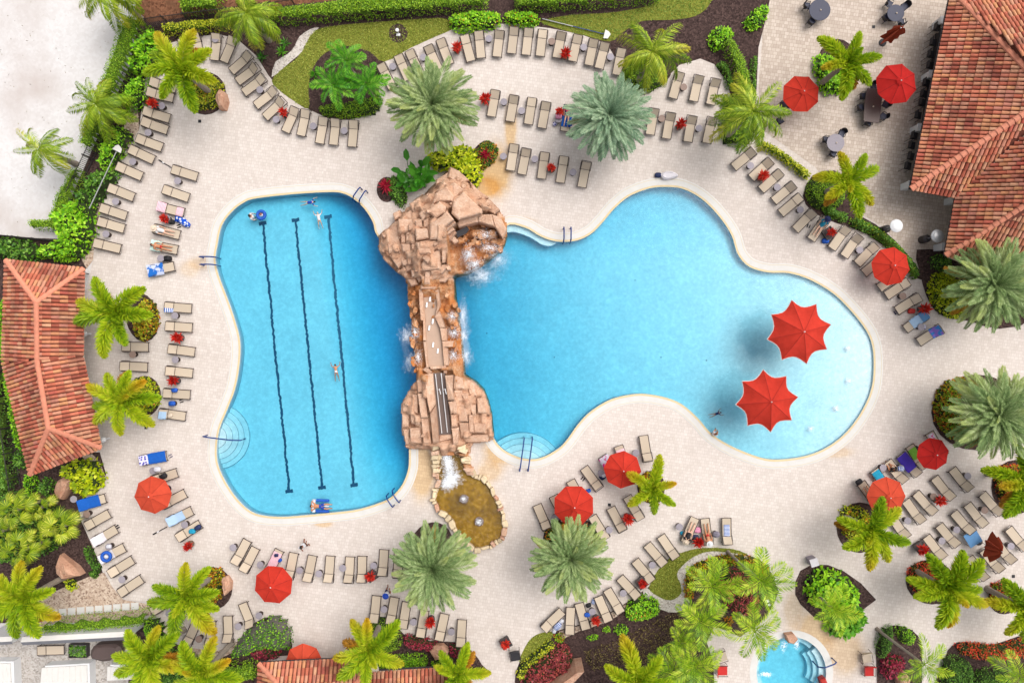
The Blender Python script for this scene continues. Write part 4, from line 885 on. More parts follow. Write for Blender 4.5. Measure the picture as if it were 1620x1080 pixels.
S('hedge', 'thin green strip between fence and pool house roof', strip([(2, 480), (4, 560), (16, 640), (28, 705)], 12), .7, 'bright', leaf=.16, dens=170, edge=.3, lumpy=.3, cat='hedge')
S('shrub', 'low dark clumps along the deck edge below the fan palms', strip([(135, 868), (144, 885), (152, 902), (142, 912)], 13), .5, 'dark', leaf=.14, dens=230, edge=.25, lumpy=.4)
S('shrub', 'yellow leafed plant beside the big pointed boulder', [(100, 920), (115, 918), (120, 930), (108, 936)], .4, 'lime', leaf=.2, dens=150, lumpy=.3)
S('hedge', 'long clipped hedge below the row of stepping stones', [(60, 988), (140, 981), (226, 972), (230, 984), (222, 993), (140, 1001), (58, 1005)], 2.2, 'hedge', hpx=2.1, leaf=.1, dens=280, edge=.2, lumpy=.05, sm=0, cat='hedge')
S('shrub', 'rounded green hedge end beside the curved lower left loungers', [(225, 985), (240, 979), (262, 1000), (268, 1018), (245, 1024), (226, 1005)], 1.0, 'bright', leaf=.12, dens=250, lumpy=.1)
S('shrub', 'large grey green bush below the lower left loungers', [(372, 1018), (400, 990), (428, 977), (450, 985), (460, 1008), (455, 1032), (420, 1030), (385, 1040), (360, 1045)], 1.1, 'dark', leaf=.14, dens=120, lumpy=.3, core='core_dry', flowers=('bright', .35))
S('shrub', 'wine red shrub beside the partly hidden umbrella at the bottom', [(395, 1030), (412, 1018), (428, 1028), (442, 1028), (440, 1042), (415, 1045), (398, 1042)], .7, 'purple', leaf=.16, dens=190, lumpy=.4)
S('hedge', 'dark hedge at the bottom edge left of the cabana roof', [(345, 1052), (405, 1047), (406, 1075), (345, 1080)], 1.2, 'hedge', leaf=.12, dens=230, edge=.25, lumpy=.1, sm=0, cat='hedge')
S('shrub', 'green filler bushes between the yellow palms at the bottom left', [(265, 1030), (310, 1040), (345, 1050), (340, 1085), (250, 1085)], .9, 'dark', leaf=.16, dens=180, lumpy=.3)
S('shrub', 'clipped mound behind the bottom centre yellow palm', [(575, 990), (600, 980), (625, 985), (634, 1010), (630, 1030), (600, 1035), (578, 1020)], 1.0, 'hedge', leaf=.1, dens=270, lumpy=.08)
S('hedge', 'small clipped hedge block above the cabana roof', [(590, 1044), (660, 1036), (675, 1042), (673, 1056), (640, 1060), (592, 1062)], .9, 'bright', leaf=.1, dens=270, edge=.25, lumpy=.06, cat='hedge')
S('shrub', 'small bright bush below the tan boulder at the bottom', [(682, 1048), (705, 1044), (718, 1052), (700, 1062), (684, 1058)], .7, 'bright', leaf=.14, dens=220, lumpy=.2)
S('shrub', 'wine red shrub row below the bottom centre loungers', strip([(640, 1012), (660, 1020), (690, 1022)], 18), .7, 'purple', leaf=.16, dens=190, edge=.3, lumpy=.4)
S('shrub', 'wine red shrub curving round the tan boulder at the bottom', strip([(712, 1026), (730, 1036), (745, 1050)], 18), .7, 'purple', leaf=.16, dens=190, edge=.3, lumpy=.4)
# bottom centre garden
S('shrub', 'big maroon shrub at the bottom centre', [(826, 1080), (840, 1055), (862, 1040), (880, 1025), (900, 1024), (904, 1045), (912, 1062), (890, 1078), (870, 1090), (826, 1100)], 1.1, 'maroon', leaf=.18, dens=200, lumpy=.3)
S('shrub', 'yellow green border bush left of the maroon shrub', strip([(822, 1072), (835, 1052), (850, 1040), (868, 1024), (874, 1018)], 15), .6, 'hedge_yellow', leaf=.16, dens=190, edge=.3, lumpy=.4)
S('shrub', 'small yellow red bush at the tip of the little lawn', [(877, 1006), (888, 1002), (894, 1010), (888, 1018), (878, 1015)], .5, 'croton', leaf=.14, dens=200, lumpy=.3, flowers=('bright', .8))
S('shrub', 'round bright bush with red flowers below the lounger arc', [(990, 965), (1000, 950), (1020, 943), (1040, 950), (1046, 968), (1030, 980), (1005, 985), (992, 978)], .9, 'bright', leaf=.16, dens=200, lumpy=.25, flowers=('ixora', .02))
S('shrub', 'small round green bush on the dark mulch below the loungers', [(972, 995), (985, 988), (995, 996), (990, 1006), (976, 1005)], .5, 'bright', leaf=.12, dens=240, lumpy=.15)
S('shrub', 'tiny green bush at the deck edge of the dark mulch', [(955, 994), (964, 992), (966, 1000), (956, 1001)], .35, 'bright', leaf=.12, dens=240, lumpy=.15)
S('shrub', 'low trailing green clump on the bottom mulch', [(928, 1010), (940, 1003), (948, 1008), (938, 1014)], .3, 'bright', leaf=.12, dens=240, lumpy=.15)
S('shrub', 'dry olive groundcover on the mulch at the bottom centre', [(925, 1030), (985, 1010), (1060, 970), (1085, 985), (1075, 1030), (1060, 1060), (990, 1050), (940, 1060)], .18, 'dry', leaf=.13, dens=90, edge=.3, lumpy=.4, core='mulch')
S('shrub', 'yellow orange border shrubs inside the white gravel curve', strip([(1092, 945), (1092, 918), (1105, 900), (1130, 890), (1158, 886)], 16), .5, 'croton', leaf=.16, dens=200, edge=.3, lumpy=.4, flowers=('lime', .4))
S('shrub', 'orange green border shrubs at the top right of the palm island', strip([(1145, 890), (1170, 886), (1195, 892), (1212, 905)], 16), .5, 'croton', leaf=.16, dens=180, edge=.3, lumpy=.4, flowers=('hedge', .4))
S('shrub', 'maroon ground shrubs among the palms of the island bed', [(1145, 910), (1165, 900), (1190, 910), (1200, 940), (1205, 965), (1180, 975), (1150, 960), (1138, 930)], .5, 'maroon', leaf=.18, dens=120, lumpy=.4)
S('shrub', 'orange shrub at the lower corner of the island bed', [(1148, 980), (1158, 978), (1160, 990), (1150, 994)], .5, 'croton', leaf=.16, dens=200, lumpy=.3)
S('shrub', 'glossy green mound in the leaf shaped bed', [(1278, 918), (1305, 900), (1335, 910), (1355, 930), (1358, 955), (1330, 965), (1295, 962), (1280, 945)], .8, 'bright', leaf=.34, dens=70, lumpy=.5)
S('shrub', 'broad leafy green bush over the lower edge of the leaf shaped bed', [(1315, 975), (1340, 958), (1365, 965), (1370, 985), (1355, 1005), (1330, 1010), (1312, 998)], 1.2, 'cycad', leaf=.4, dens=75, lumpy=.5)
S('shrub', 'grey green clipped shrub in the twin leaf bed near the spa', [(1388, 1030), (1390, 1008), (1402, 994), (1416, 990), (1416, 1020), (1408, 1038), (1396, 1044)], .8, 'dark', leaf=.1, dens=240, lumpy=.15)
S('shrub', 'brighter clipped shrub in the twin leaf bed near the spa', [(1420, 992), (1435, 992), (1450, 1004), (1452, 1016), (1440, 1024), (1424, 1010)], .8, 'bright', leaf=.1, dens=240, lumpy=.15)
S('shrub', 'purple red spiky shrub below the twin clipped shrubs', [(1396, 1050), (1410, 1038), (1430, 1042), (1432, 1060), (1418, 1075), (1400, 1070)], .7, 'purple', leaf=.24, dens=150, lumpy=.4)
S('shrub', 'red flowering hedge along the lower right bed', [(1515, 1022), (1545, 1018), (1580, 1022), (1620, 1012), (1640, 1014), (1640, 1038), (1600, 1044), (1560, 1046), (1528, 1036)], .7, 'ixora', leaf=.16, dens=210, lumpy=.3)
S('shrub', 'large round clipped green shrub at the lower right', [(1494, 1060), (1502, 1042), (1520, 1040), (1540, 1052), (1545, 1068), (1535, 1090), (1495, 1090)], 1.0, 'dark', leaf=.11, dens=270, lumpy=.08)
S('shrub', 'low dark green shrubs at the bottom right edge', [(1545, 1065), (1580, 1058), (1600, 1070), (1600, 1095), (1545, 1095)], .7, 'dark', leaf=.12, dens=230, lumpy=.2)
for i, (px, py, lb) in enumerate(((452, 70, 'small blue green rosette plant on the mulch left of the lawn, upper'), (447, 84, 'small green rosette plant on the mulch left of the lawn, lower'), (416, 92, 'tiny rosette plant nearest the curved loungers at top left'), (499, 120, 'blue green rosette plant left of the bright palm cluster'))):
    rosette('rosette_plant', lb, px, py, .3, .55, 'cycad' if i % 2 else 'banana', 24, .05)
# ---------------------------------------------------------------- palms
def frond_geo(kind, seed):
    rnd = random.Random(seed); P = dict(
        foxtail=dict(L=3.0, e0=.62, droop=1.25, n=42, l=.74, w=.062, mode='plume'), date=dict(L=3.3, e0=.0, droop=.6, n=46, l=.58, w=.030, mode='vee'),
        coco=dict(L=3.3, e0=.35, droop=1.5, n=40, l=.75, w=.04, mode='hang'), areca=dict(L=2.1, e0=.5, droop=1.0, n=22, l=.68, w=.032, mode='flat'), cycad=dict(L=2.1, e0=.6, droop=1.3, n=20, l=.6, w=.05, mode='flat'))[kind]
    v, f, uvs = [], [], []; L = P['L']; n = P['n']; pos = Vector((0, 0, 0)); pts = []; side = rnd.uniform(-.18, .18)
    for i in range(n + 1):
        t = i / n; el = P['e0'] - P['droop'] * t; az = side * t; d = Vector((math.cos(el) * math.cos(az), math.cos(el) * math.sin(az), math.sin(el))); pts.append((pos.copy(), d)); pos += d * (L / n)
    def add(q, uvx):
        b = len(v); v.extend(q); f.append(tuple(range(b, b + len(q)))); uvs.extend([uvx] * len(q))
    for i in range(0, n, 2):      # rachis strip
        a, b = pts[i][0], pts[min(i + 2, n)][0]; r = .035 * (1 - .8 * i / n); s = Vector((-math.sin(side), math.cos(side), 0)) * r
        add([a - s, a + s, b + s * .9, b - s * .9], i / n)
        up = Vector((0, 0, r)); add([a - up, a + up, b + up * .9, b - up * .9], i / n)
    for i in range(2, n + 1):
        t = i / n; p, d = pts[i]; s = d.cross(Vector((0, 0, 1))).normalized(); u = s.cross(d)
        prof = min(1, t * 5 + .3) * (1 - .72 * max(0, (t - .55) / .45) ** 1.6); l = P['l'] * prof
        if P['mode'] == 'plume': angs = [k * 2 * math.pi / 9 + rnd.uniform(-.4, .4) + i * .5 for k in range(9)]
        elif P['mode'] == 'vee': angs = [.5 + rnd.uniform(-.25, .25), math.pi - .5 + rnd.uniform(-.25, .25), .15, math.pi - .15]
        elif P['mode'] == 'hang': angs = [-.5 + rnd.uniform(-.3, .2), math.pi + .5 + rnd.uniform(-.2, .3)]
        else: angs = [.25 + rnd.uniform(-.15, .15), math.pi - .25 + rnd.uniform(-.15, .15)]
        for a in angs:
            fw = .6 if P['mode'] == 'plume' else (.85 if P['mode'] == 'vee' else .7); fw += rnd.uniform(-.12, .12) + .3 * t
            o = s * math.cos(a) + u * math.sin(a); dd = (o + d * fw).normalized(); ll = l * rnd.uniform(.82, 1.12); ww = P['w'] * (1 if P['mode'] != 'flat' else 1)
            sd = dd.cross(u if abs(dd.dot(u)) < .9 else d).normalized() * ww
            if P['mode'] == 'plume': sd = dd.cross(d).cross(dd).normalized() * ww if rnd.random() < .5 else sd
            tip = p + dd * ll + Vector((0, 0, -.12 * ll if P['mode'] != 'hang' else -.55 * ll)); mid = p + dd * ll * .5
            add([p, mid + sd, tip, mid - sd], t)
    return v, f, uvs
FR = {}
def frond_mesh(kind, seed, mat, key=None):
    v, f, u = frond_geo(kind, seed); me = bpy.data.meshes.new('frond'); me.from_pydata([tuple(q) for q in v], [], f)
    ul = me.uv_layers.new(name='UVMap'); ul.data.foreach_set('uv', [c for i in [l.vertex_index for l in me.loops] for c in (u[i], 0.0)])
    me.materials.append(mat); me.update(); return me
FR['foxtail'] = [frond_mesh('foxtail', s, F['foxtail']) for s in range(5)]
FR['date'] = [frond_mesh('date', s, F['date']) for s in range(4)]
FR['date_blue'] = [frond_mesh('date', s + 9, F['date_blue']) for s in range(4)]
FR['coco'] = [frond_mesh('coco', s, F['coco']) for s in range(4)]
FR['areca'] = [frond_mesh('areca', s, F['areca']) for s in range(4)]
FR['cycad'] = [frond_mesh('cycad', s + 20, F['cycad']) for s in range(4)]
F['old'] = foliage('dry_frond_leaf', st((110, 84, 20), (160, 116, 26), (196, 140, 36), (206, 164, 70)), .3, .6, .4)
OLD_DATE = frond_mesh('date', 55, F['old'])
OLD = frond_mesh('foxtail', 77, F['old'])
def fan_mesh(seed):
    rnd = random.Random(seed); m = MB(); m.tube([(0, 0, 0), (.5, 0, .35), (.9, 0, .45)], .018, 4); c = Vector((.9, 0, .45))
    for k in range(26):
        a = -2.2 + 4.4 * k / 25; d = Vector((math.cos(a), math.sin(a), -.25 - .2 * abs(a) / 2)).normalized(); l = .85 * rnd.uniform(.85, 1.1) * (1 - .15 * abs(a)); s = Vector((-math.sin(a), math.cos(a), 0)) * .032
        m.add([c, c + d * l * .6 + s, c + d * l + Vector((0, 0, -.15)), c + d * l * .6 - s], [(0, 1, 2, 3)])
    return m.mesh('fan_leaf', F['fan'])
FANS = [fan_mesh(s) for s in range(4)]
def trunk_mesh(h, r0, r1, lean, mat, rings=True):
    m = MB(); pts = []; rr = []; n = 12
    for i in range(n + 1):
        t = i / n; pts.append((lean[0] * t * t, lean[1] * t * t, h * t)); rr.append((r0 + (r1 - r0) * t) * (1.06 if i % 2 else .97) + (.06 if i == 0 else 0))
    m.tube(pts, rr, 9); return m
def palm(kind, label, px, py, h, Rpx, n=None, lean=(0, 0), style=None, group=None):
    """px,py: where the crown's heart is seen; h: its height"""
    rnd = random.Random(int(px * 7 + py)); c = V(px, py, h); base = Vector((c.x - lean[0], c.y - lean[1], 0)); sc_px = 20 * CAM_H / (CAM_H - h); L = Rpx / sc_px
    names = dict(foxtail='foxtail_palm', date='date_palm', date_blue='date_palm', coco='coconut_palm', areca='areca_palm', cycad='areca_palm', fan='fan_palm')
    t = empty(names[kind], base, 0, label, 'palm', group); top = Vector((lean[0], lean[1], h))
    bark = 'brown_bark' if kind.startswith('date') else 'bark'; r0, r1 = dict(foxtail=(.24, .16), date=(.42, .38), date_blue=(.42, .38), coco=(.22, .13), areca=(.12, .09), cycad=(.1, .08), fan=(.13, .12))[kind]
    trunk_mesh(h - (.5 if kind == 'foxtail' else .1), r0, r1, lean, bark).obj('trunk', M[bark], t)
    if kind == 'foxtail': MB().tube([top + Vector((0, 0, -.75)), top + Vector((0, 0, -.1)), top + Vector((0, 0, .1))], [.17, .12, .06], 8).obj('crownshaft', M['crownshaft'], t)
    if kind in ('foxtail',):
        n = n or 9; a0 = rnd.uniform(0, 6.28)
        for i in range(n):
            az = a0 + i * 2 * math.pi / n + rnd.uniform(-.25, .25); s = L / 2.75 * rnd.uniform(.8, 1.1)
            inst('frond', rnd.choice(FR['foxtail']), t, top, (rnd.uniform(-.3, .3), rnd.uniform(-.35, .2), az), (s, s * .95, s))
        for i in range(rnd.choice((0, 1, 1, 2))): s = L / 2.75 * .8; inst('old_frond', OLD, t, top + Vector((0, 0, -.2)), (rnd.uniform(-.3, .3), .45, rnd.uniform(0, 6.28)), s)
        inst('spear_leaf', FR['foxtail'][0], t, top, (0, -.75, a0 + .4), L / 2.75 * .55)
    elif kind.startswith('date'):
        n = n or 84
        for i in range(n):
            u = (i + .5) / n; el = 1.35 - (1.42 + .16 * math.sin(px)) * u ** .8; az = i * 2.39996 + rnd.uniform(-.15, .15); s = L / 3.05 * (.5 + .52 * min(1, u * 2.0)) * rnd.uniform(.92, 1.05)
            inst('frond', rnd.choice(FR[kind]), t, top + Vector((0, 0, .25 - .3 * u)), (rnd.uniform(-.3, .3), -el, az), s)
        for i in range(5): inst('old_frond', OLD_DATE, t, top + Vector((0, 0, -.15)), (rnd.uniform(-.3, .3), rnd.uniform(.12, .3), rnd.uniform(0, 6.28)), L / 3.05 * rnd.uniform(.8, .98))
    elif kind == 'coco':
        n = n or 20
        for i in range(n):
            u = (i + .5) / n; el = 1.1 - 1.5 * u; az = i * 2.39996 + rnd.uniform(-.3, .3); s = L / 2.6 * (.7 + .3 * u) * rnd.uniform(.9, 1.1)
            inst('frond', rnd.choice(FR['coco']), t, top, (rnd.uniform(-.4, .4), -el + .35, az), s)
    elif kind in ('areca', 'cycad'):
        n = n or 16
        for i in range(n):
            u = (i + .5) / n; el = .8 - .9 * u; az = i * 2.39996 + rnd.uniform(-.3, .3); s = L / 1.85 * rnd.uniform(.8, 1.12)
            inst('frond', rnd.choice(FR[kind]), t, top, (rnd.uniform(-.3, .3), -el + .3, az), s)
    else:
        n = (n or 13)
        for i in range(n):
            u = (i + .5) / n; el = 1.1 - 1.5 * u; az = i * 2.39996 + rnd.uniform(-.3, .3); s = L / 1.55 * rnd.uniform(.85, 1.15)
            inst('fan_leaf', rnd.choice(FANS), t, top, (rnd.uniform(-.4, .4), -el + .3, az), s)
    return t
fx = lambda lb, *a, **k: palm('foxtail', lb, *a, group='foxtail palms around the pool deck', **k)
fx('yellow green foxtail palm in the upper bed right of the left pool house', 183, 497, 4.2, 64, n=7)
fx('yellow green foxtail palm in the lower bed right of the left pool house', 193, 632, 3.6, 57, n=9)
fx('foxtail palm over the curved loungers at the top left', 290, 112, 4.4, 62, n=8)
fx('foxtail palm in the round bed among the lower left loungers', 297, 942, 4.0, 64, n=9)
fx('small foxtail palm on the dining patio by the left red umbrella', 1338, 100, 4.0, 54, n=6)
fx('foxtail palm on the clipped mound right of the right lounger arc', 1342, 287, 4.2, 56, n=7)
fx('small foxtail palm between the two umbrellas below the pool bay', 1030, 772, 2.8, 48, n=6)
fx('foxtail palm in front of the orange umbrella at the lower right', 1378, 838, 4.0, 60, n=7)
fx('foxtail palm beside the red orange shrub at the lower right', 1498, 930, 4.0, 64, n=9)
fx('foxtail palm cut by the right edge beside the dark round bed', 1622, 765, 4.0, 62, n=8)
fx('foxtail palm cut by the right edge near the small round shrub', 1622, 962, 4.0, 60, n=8)
fx('yellow foxtail palm beside the stepping stones at the left edge', 40, 945, 4.4, 62, n=9)
fx('large yellow foxtail palm left of the pair at the bottom left', 237, 1042, 5.0, 64, n=8)
fx('large yellow foxtail palm right of the pair at the bottom left', 322, 1064, 5.0, 60, n=8)
fx('yellow foxtail palm over the cabana roof at the bottom', 583, 1027, 4.6, 60, n=7)
fx('small yellow foxtail palm at the bottom edge beside the wine red shrub', 724, 1066, 4.0, 48, n=7)
fx('yellow foxtail palm at the bottom edge on the dark mulch', 1010, 1078, 5.0, 66, n=8)
dp = lambda lb, *a, kind='date', **k: palm(kind, lb, *a, group='large date palms on the deck', **k)
dp('large green date palm above the rock waterfall', 684, 168, 4.6, 67)
dp('silvery blue date palm among the second lounger row at the top', 963, 184, 4.6, 64, kind='date_blue')
dp('large date palm left of the brown pond at the bottom', 685, 898, 4.6, 64)
dp('large green date palm below the two umbrellas at bottom centre', 903, 882, 4.6, 60)
dp('large date palm over the clubhouse roof corner at right', 1568, 450, 4.6, 68)
dp('large date palm in the round bed at the right edge', 1574, 655, 4.4, 68)
cc = lambda lb, *a, **k: palm('coco', lb, *a, group='coconut palms in the gardens', **k)
cc('coconut palm over the mound right of the blue skimmer pole', 1032, 82, 6, 66, n=18)
cc('coconut palm over the groundcover beside the curved hedge', 1192, 176, 6, 72, n=20)
cc('coconut palm leaning over the tall hedge beside the sand', 153, 165, 3.6, 56, lean=(.2, .1))
cc('small coconut palm standing on the white sand at the left', 62, 236, 4.2, 50, n=14)
cc('coconut palm cut by the top edge above the white sand', 168, -18, 4.6, 60)
cc('coconut palm at the top edge over the fence and hedge', 390, 20, 4.6, 62)
ar = lambda lb, *a, **k: palm('areca', lb, *a, group='feathery palms in the planting islands', **k)
for lb, x, y in (('upper bright green palm of the cluster on the top lawn', 548, 96), ('left bright green palm of the cluster on the top lawn', 528, 135), ('right bright green palm of the cluster on the top lawn', 580, 134)): palm('cycad', lb, x, y, 2.4, 34, n=12, group='bright palm cluster on the lawn')
ar('feathery palm at the left of the island bed with gravel curve', 1126, 926, 3.6, 42, n=12)
ar('feathery palm leaning right in the island bed with gravel curve', 1203, 917, 3.8, 45, n=13, lean=(1.2, -.9))
ar('feathery palm below the flat stone in the island bed', 1106, 982, 3.6, 42, n=12)
ar('feathery palm above the round spa', 1194, 998, 3.6, 42, n=12)
ar('feathery palm at the bottom edge left of the red cushioned chair', 1098, 1052, 3.6, 43, n=11)
ar('darker feathery palm behind the yellow palm at the bottom edge', 1062, 1062, 3.2, 40, n=12)
ar('pale feathery palm at the bottom edge beside the twin clipped shrubs', 1462, 1050, 4.2, 38, n=9, lean=(1.2, -.8))
ar('feathery palm in the lower half of the leaf shaped bed', 1318, 962, 3.0, 38, n=12)
ar('feathery palm in the bottom right corner', 1612, 1068, 3.6, 38, n=10)
fp = lambda lb, *a, **k: palm('fan', lb, *a, group='fan palms at the lower left', **k)
fp('fan palm at the left edge below the pool house roof', 26, 806, 2.8, 31); fp('fan palm nearest the deck at the lower left', 100, 832, 2.8, 32); fp('lowest fan palm above the yellow foxtail at the left edge', 36, 870, 2.8, 31); fp('fan palm squeezed between the other lower left fan palms', 66, 846, 1.8, 25, n=10); fp('small fan palm at the pool house end of the lower left garden', 64, 802, 1.8, 24, n=10)
fp('fan palm against the fence at the far left edge', 2, 840, 2.0, 28, n=10)
S('shrub', 'dark undergrowth beneath the lower left fan palms', [(-15, 780), (40, 785), (80, 800), (110, 830), (100, 860), (60, 880), (20, 890), (-15, 880)], .7, 'dark', leaf=.22, dens=90, lumpy=.5)
ar('feathery palm hugging the left edge of the island bed', 1076, 1014, 2.6, 28, n=9)
# paddle-leaved plant behind the rocks
bp_ = empty('bird_of_paradise', V(660, 285), 0, 'glossy dark paddle leaved plant at the left back of the rock waterfall', 'plant')
for i in range(38):
    az = i * 2.4; el = 1.25 - 1.1 * i / 38; L = random.uniform(.9, 1.5); m = MB(); d = Vector((math.cos(az) * math.cos(el), math.sin(az) * math.cos(el), math.sin(el))); s = d.cross(Vector((0, 0, 1))).normalized(); o = Vector((random.uniform(-.8, .8), random.uniform(-.9, .9), random.uniform(.3, 1.2)))
    a = o + d * .45; b = a + d * L; pts = [a, a + d * L * .3 + s * .24, a + d * L * .7 + s * .2, b - Vector((0, 0, .25)), a + d * L * .7 - s * .2, a + d * L * .3 - s * .24]
    mid = a + d * L * .5 - Vector((0, 0, .06)); m.add(pts + [mid], [(i_, (i_ + 1) % 6, 6) for i_ in range(6)]); m.tube([Vector((o.x, o.y, 0)), o, a], .025, 4); m.obj('leaf', F['banana'], bp_)
# boulders
def boulder(label, pts, h, mat='boulder'):
    w = [W(x, y, h * .7) for x, y in pts]; c = Vector((sum(p[0] for p in w) / len(w), sum(p[1] for p in w) / len(w), 0)); m = MB(); n = len(w); lay = []
    for z, s in ((0, 1.0), (h * .55, 1.0), (h * .9, .78), (h, .35)):
        for p in w:
            q = Vector((p[0] - c.x, p[1] - c.y, 0)); m.v.append((q.x * s + random.uniform(-.03, .03), q.y * s + random.uniform(-.03, .03), z + random.uniform(-.06, .06) * (z > 0) + .12 * q.x * (z > .2)))
    for l in range(3):
        for i in range(n): m.f.append((l * n + i, l * n + (i + 1) % n, (l + 1) * n + (i + 1) % n, (l + 1) * n + i) if area(w) > 0 else (l * n + i, (l + 1) * n + i, (l + 1) * n + (i + 1) % n, l * n + (i + 1) % n))
    m.f.append(tuple(3 * n + i for i in (range(n) if area(w) > 0 else range(n - 1, -1, -1))))
    o = m.obj('boulder', M[mat], None, c); tag(o, label, 'boulder', 'sandstone boulders in the beds')
boulder('pale sandstone boulder in the upper left round bed', [(341, 150), (346, 141), (355, 145), (358, 158), (354, 172), (346, 172), (340, 160)], .9)
boulder('oblong sandstone boulder in the garden below the pool house roof', [(84, 778), (90, 760), (100, 755), (112, 760), (108, 775), (98, 791), (88, 790)], .9)
boulder('large pointed pink boulder on dark mulch at the lower left', [(86, 893), (92, 878), (102, 886), (118, 898), (128, 910), (112, 914), (100, 917), (87, 908)], 1.0)
boulder('sandstone boulder in the lower left round bed', [(350, 915), (357, 912), (364, 922), (363, 935), (355, 943), (351, 930)], .8)
boulder('tan boulder among wine red shrubs at the bottom', [(678, 1030), (685, 1022), (700, 1022), (710, 1030), (705, 1042), (688, 1045)], .9)
boulder('flat pink stone between the feathery palms of the island bed', [(1128, 960), (1134, 954), (1148, 968), (1143, 977), (1132, 970)], .7)
boulder('pink boulder at the bottom edge beside the purple red shrub', [(1420, 1068), (1432, 1062), (1440, 1072), (1436, 1085), (1422, 1085)], .8)

# twigs and leaf litter on the sand lot
n = 110; lx = rng.uniform(0, 190, n); ly = rng.uniform(0, 360, n); k = lx < 205 - ly * .3; lx, ly = lx[k], ly[k]; n = len(lx); pw = np.array([W(a, b) for a, b in zip(lx, ly)]); az = rng.uniform(0, 6.28, n)
tag(inst('leaf_litter', leaf_mesh('leaf_litter', np.concatenate([pw, np.full((n, 1), -.01)], 1), np.stack([np.cos(az), np.sin(az), np.full(n, .15)], 1), rng.uniform(.05, .2, n), .02, F['dry'])), kind='stuff')
# ================================================================== ROCK WATERFALL, SLIDE AND POND
rw = empty('rock_waterfall', V(690, 480), 0, 'sandstone rock formation with waterfall and slide between the two pools', 'rock formation')
def t1(x, y): return (585 + x / 6.75, 235 + y / 6.75)
def t2(x, y): return (585 + x / 6.75, 355 + y / 6.75)
def t3(x, y): return (600 + x / 6.75, 490 + y / 6.75)
def t4(x, y): return (600 + x / 6.75, 590 + y / 6.75)
def t5(x, y): return (620 + x / 5.683, 690 + y / 5.683)
OUT = [t1(860, 190), t1(960, 240), t1(1050, 320), t1(1150, 430), t1(1280, 520), t1(1390, 650), t1(1450, 720), t1(1470, 800), t2(1470, 90), t2(1440, 200), t2(1330, 320), t2(1180, 430), t2(1030, 510), t2(885, 545),
       t2(900, 650), t2(905, 760), t2(925, 880), t3(840, 60), t3(855, 200), t3(875, 340), t3(890, 520), t3(905, 700), t4(1030, 100), t4(1110, 180), t4(1160, 300), t4(1200, 450), t4(1215, 600), t4(1225, 720), t4(1160, 745), t4(1000, 765),
       t4(960, 900), t4(900, 930), t4(800, 880), t4(640, 880), t4(570, 960), t4(540, 830), t4(400, 820), t4(310, 830), t4(270, 790), t4(230, 680), t4(218, 550), t4(215, 420), t4(230, 320), t4(300, 190), t4(385, 75), t3(375, 600), t3(350, 400), t3(325, 150), t2(420, 1000), t2(400, 850), t2(385, 690), t2(370, 580),
       t2(250, 490), t2(130, 370), t2(80, 270), t2(70, 180), t1(100, 910), t1(180, 830), t1(300, 720), t1(420, 590), t1(500, 520), t1(600, 440), t1(700, 330), t1(800, 240)]
RP = np.array(poly(OUT, .6))
SLABS = []
def slab(pts, z, th=None, mat='rock', name='rock_slab', jit=.09, inset=.13):
    w = [W(x, y, z) for x, y in pts]
    if name == 'rock_slab': SLABS.append((w, z))
    o = MB().prism(w, max(-.2, z - (th or 1.3)), z, jit, inset, (random.uniform(-.06, .06), random.uniform(-.06, .06))).obj(name, M[mat]); return child_ident(o, rw)
random.seed(21)
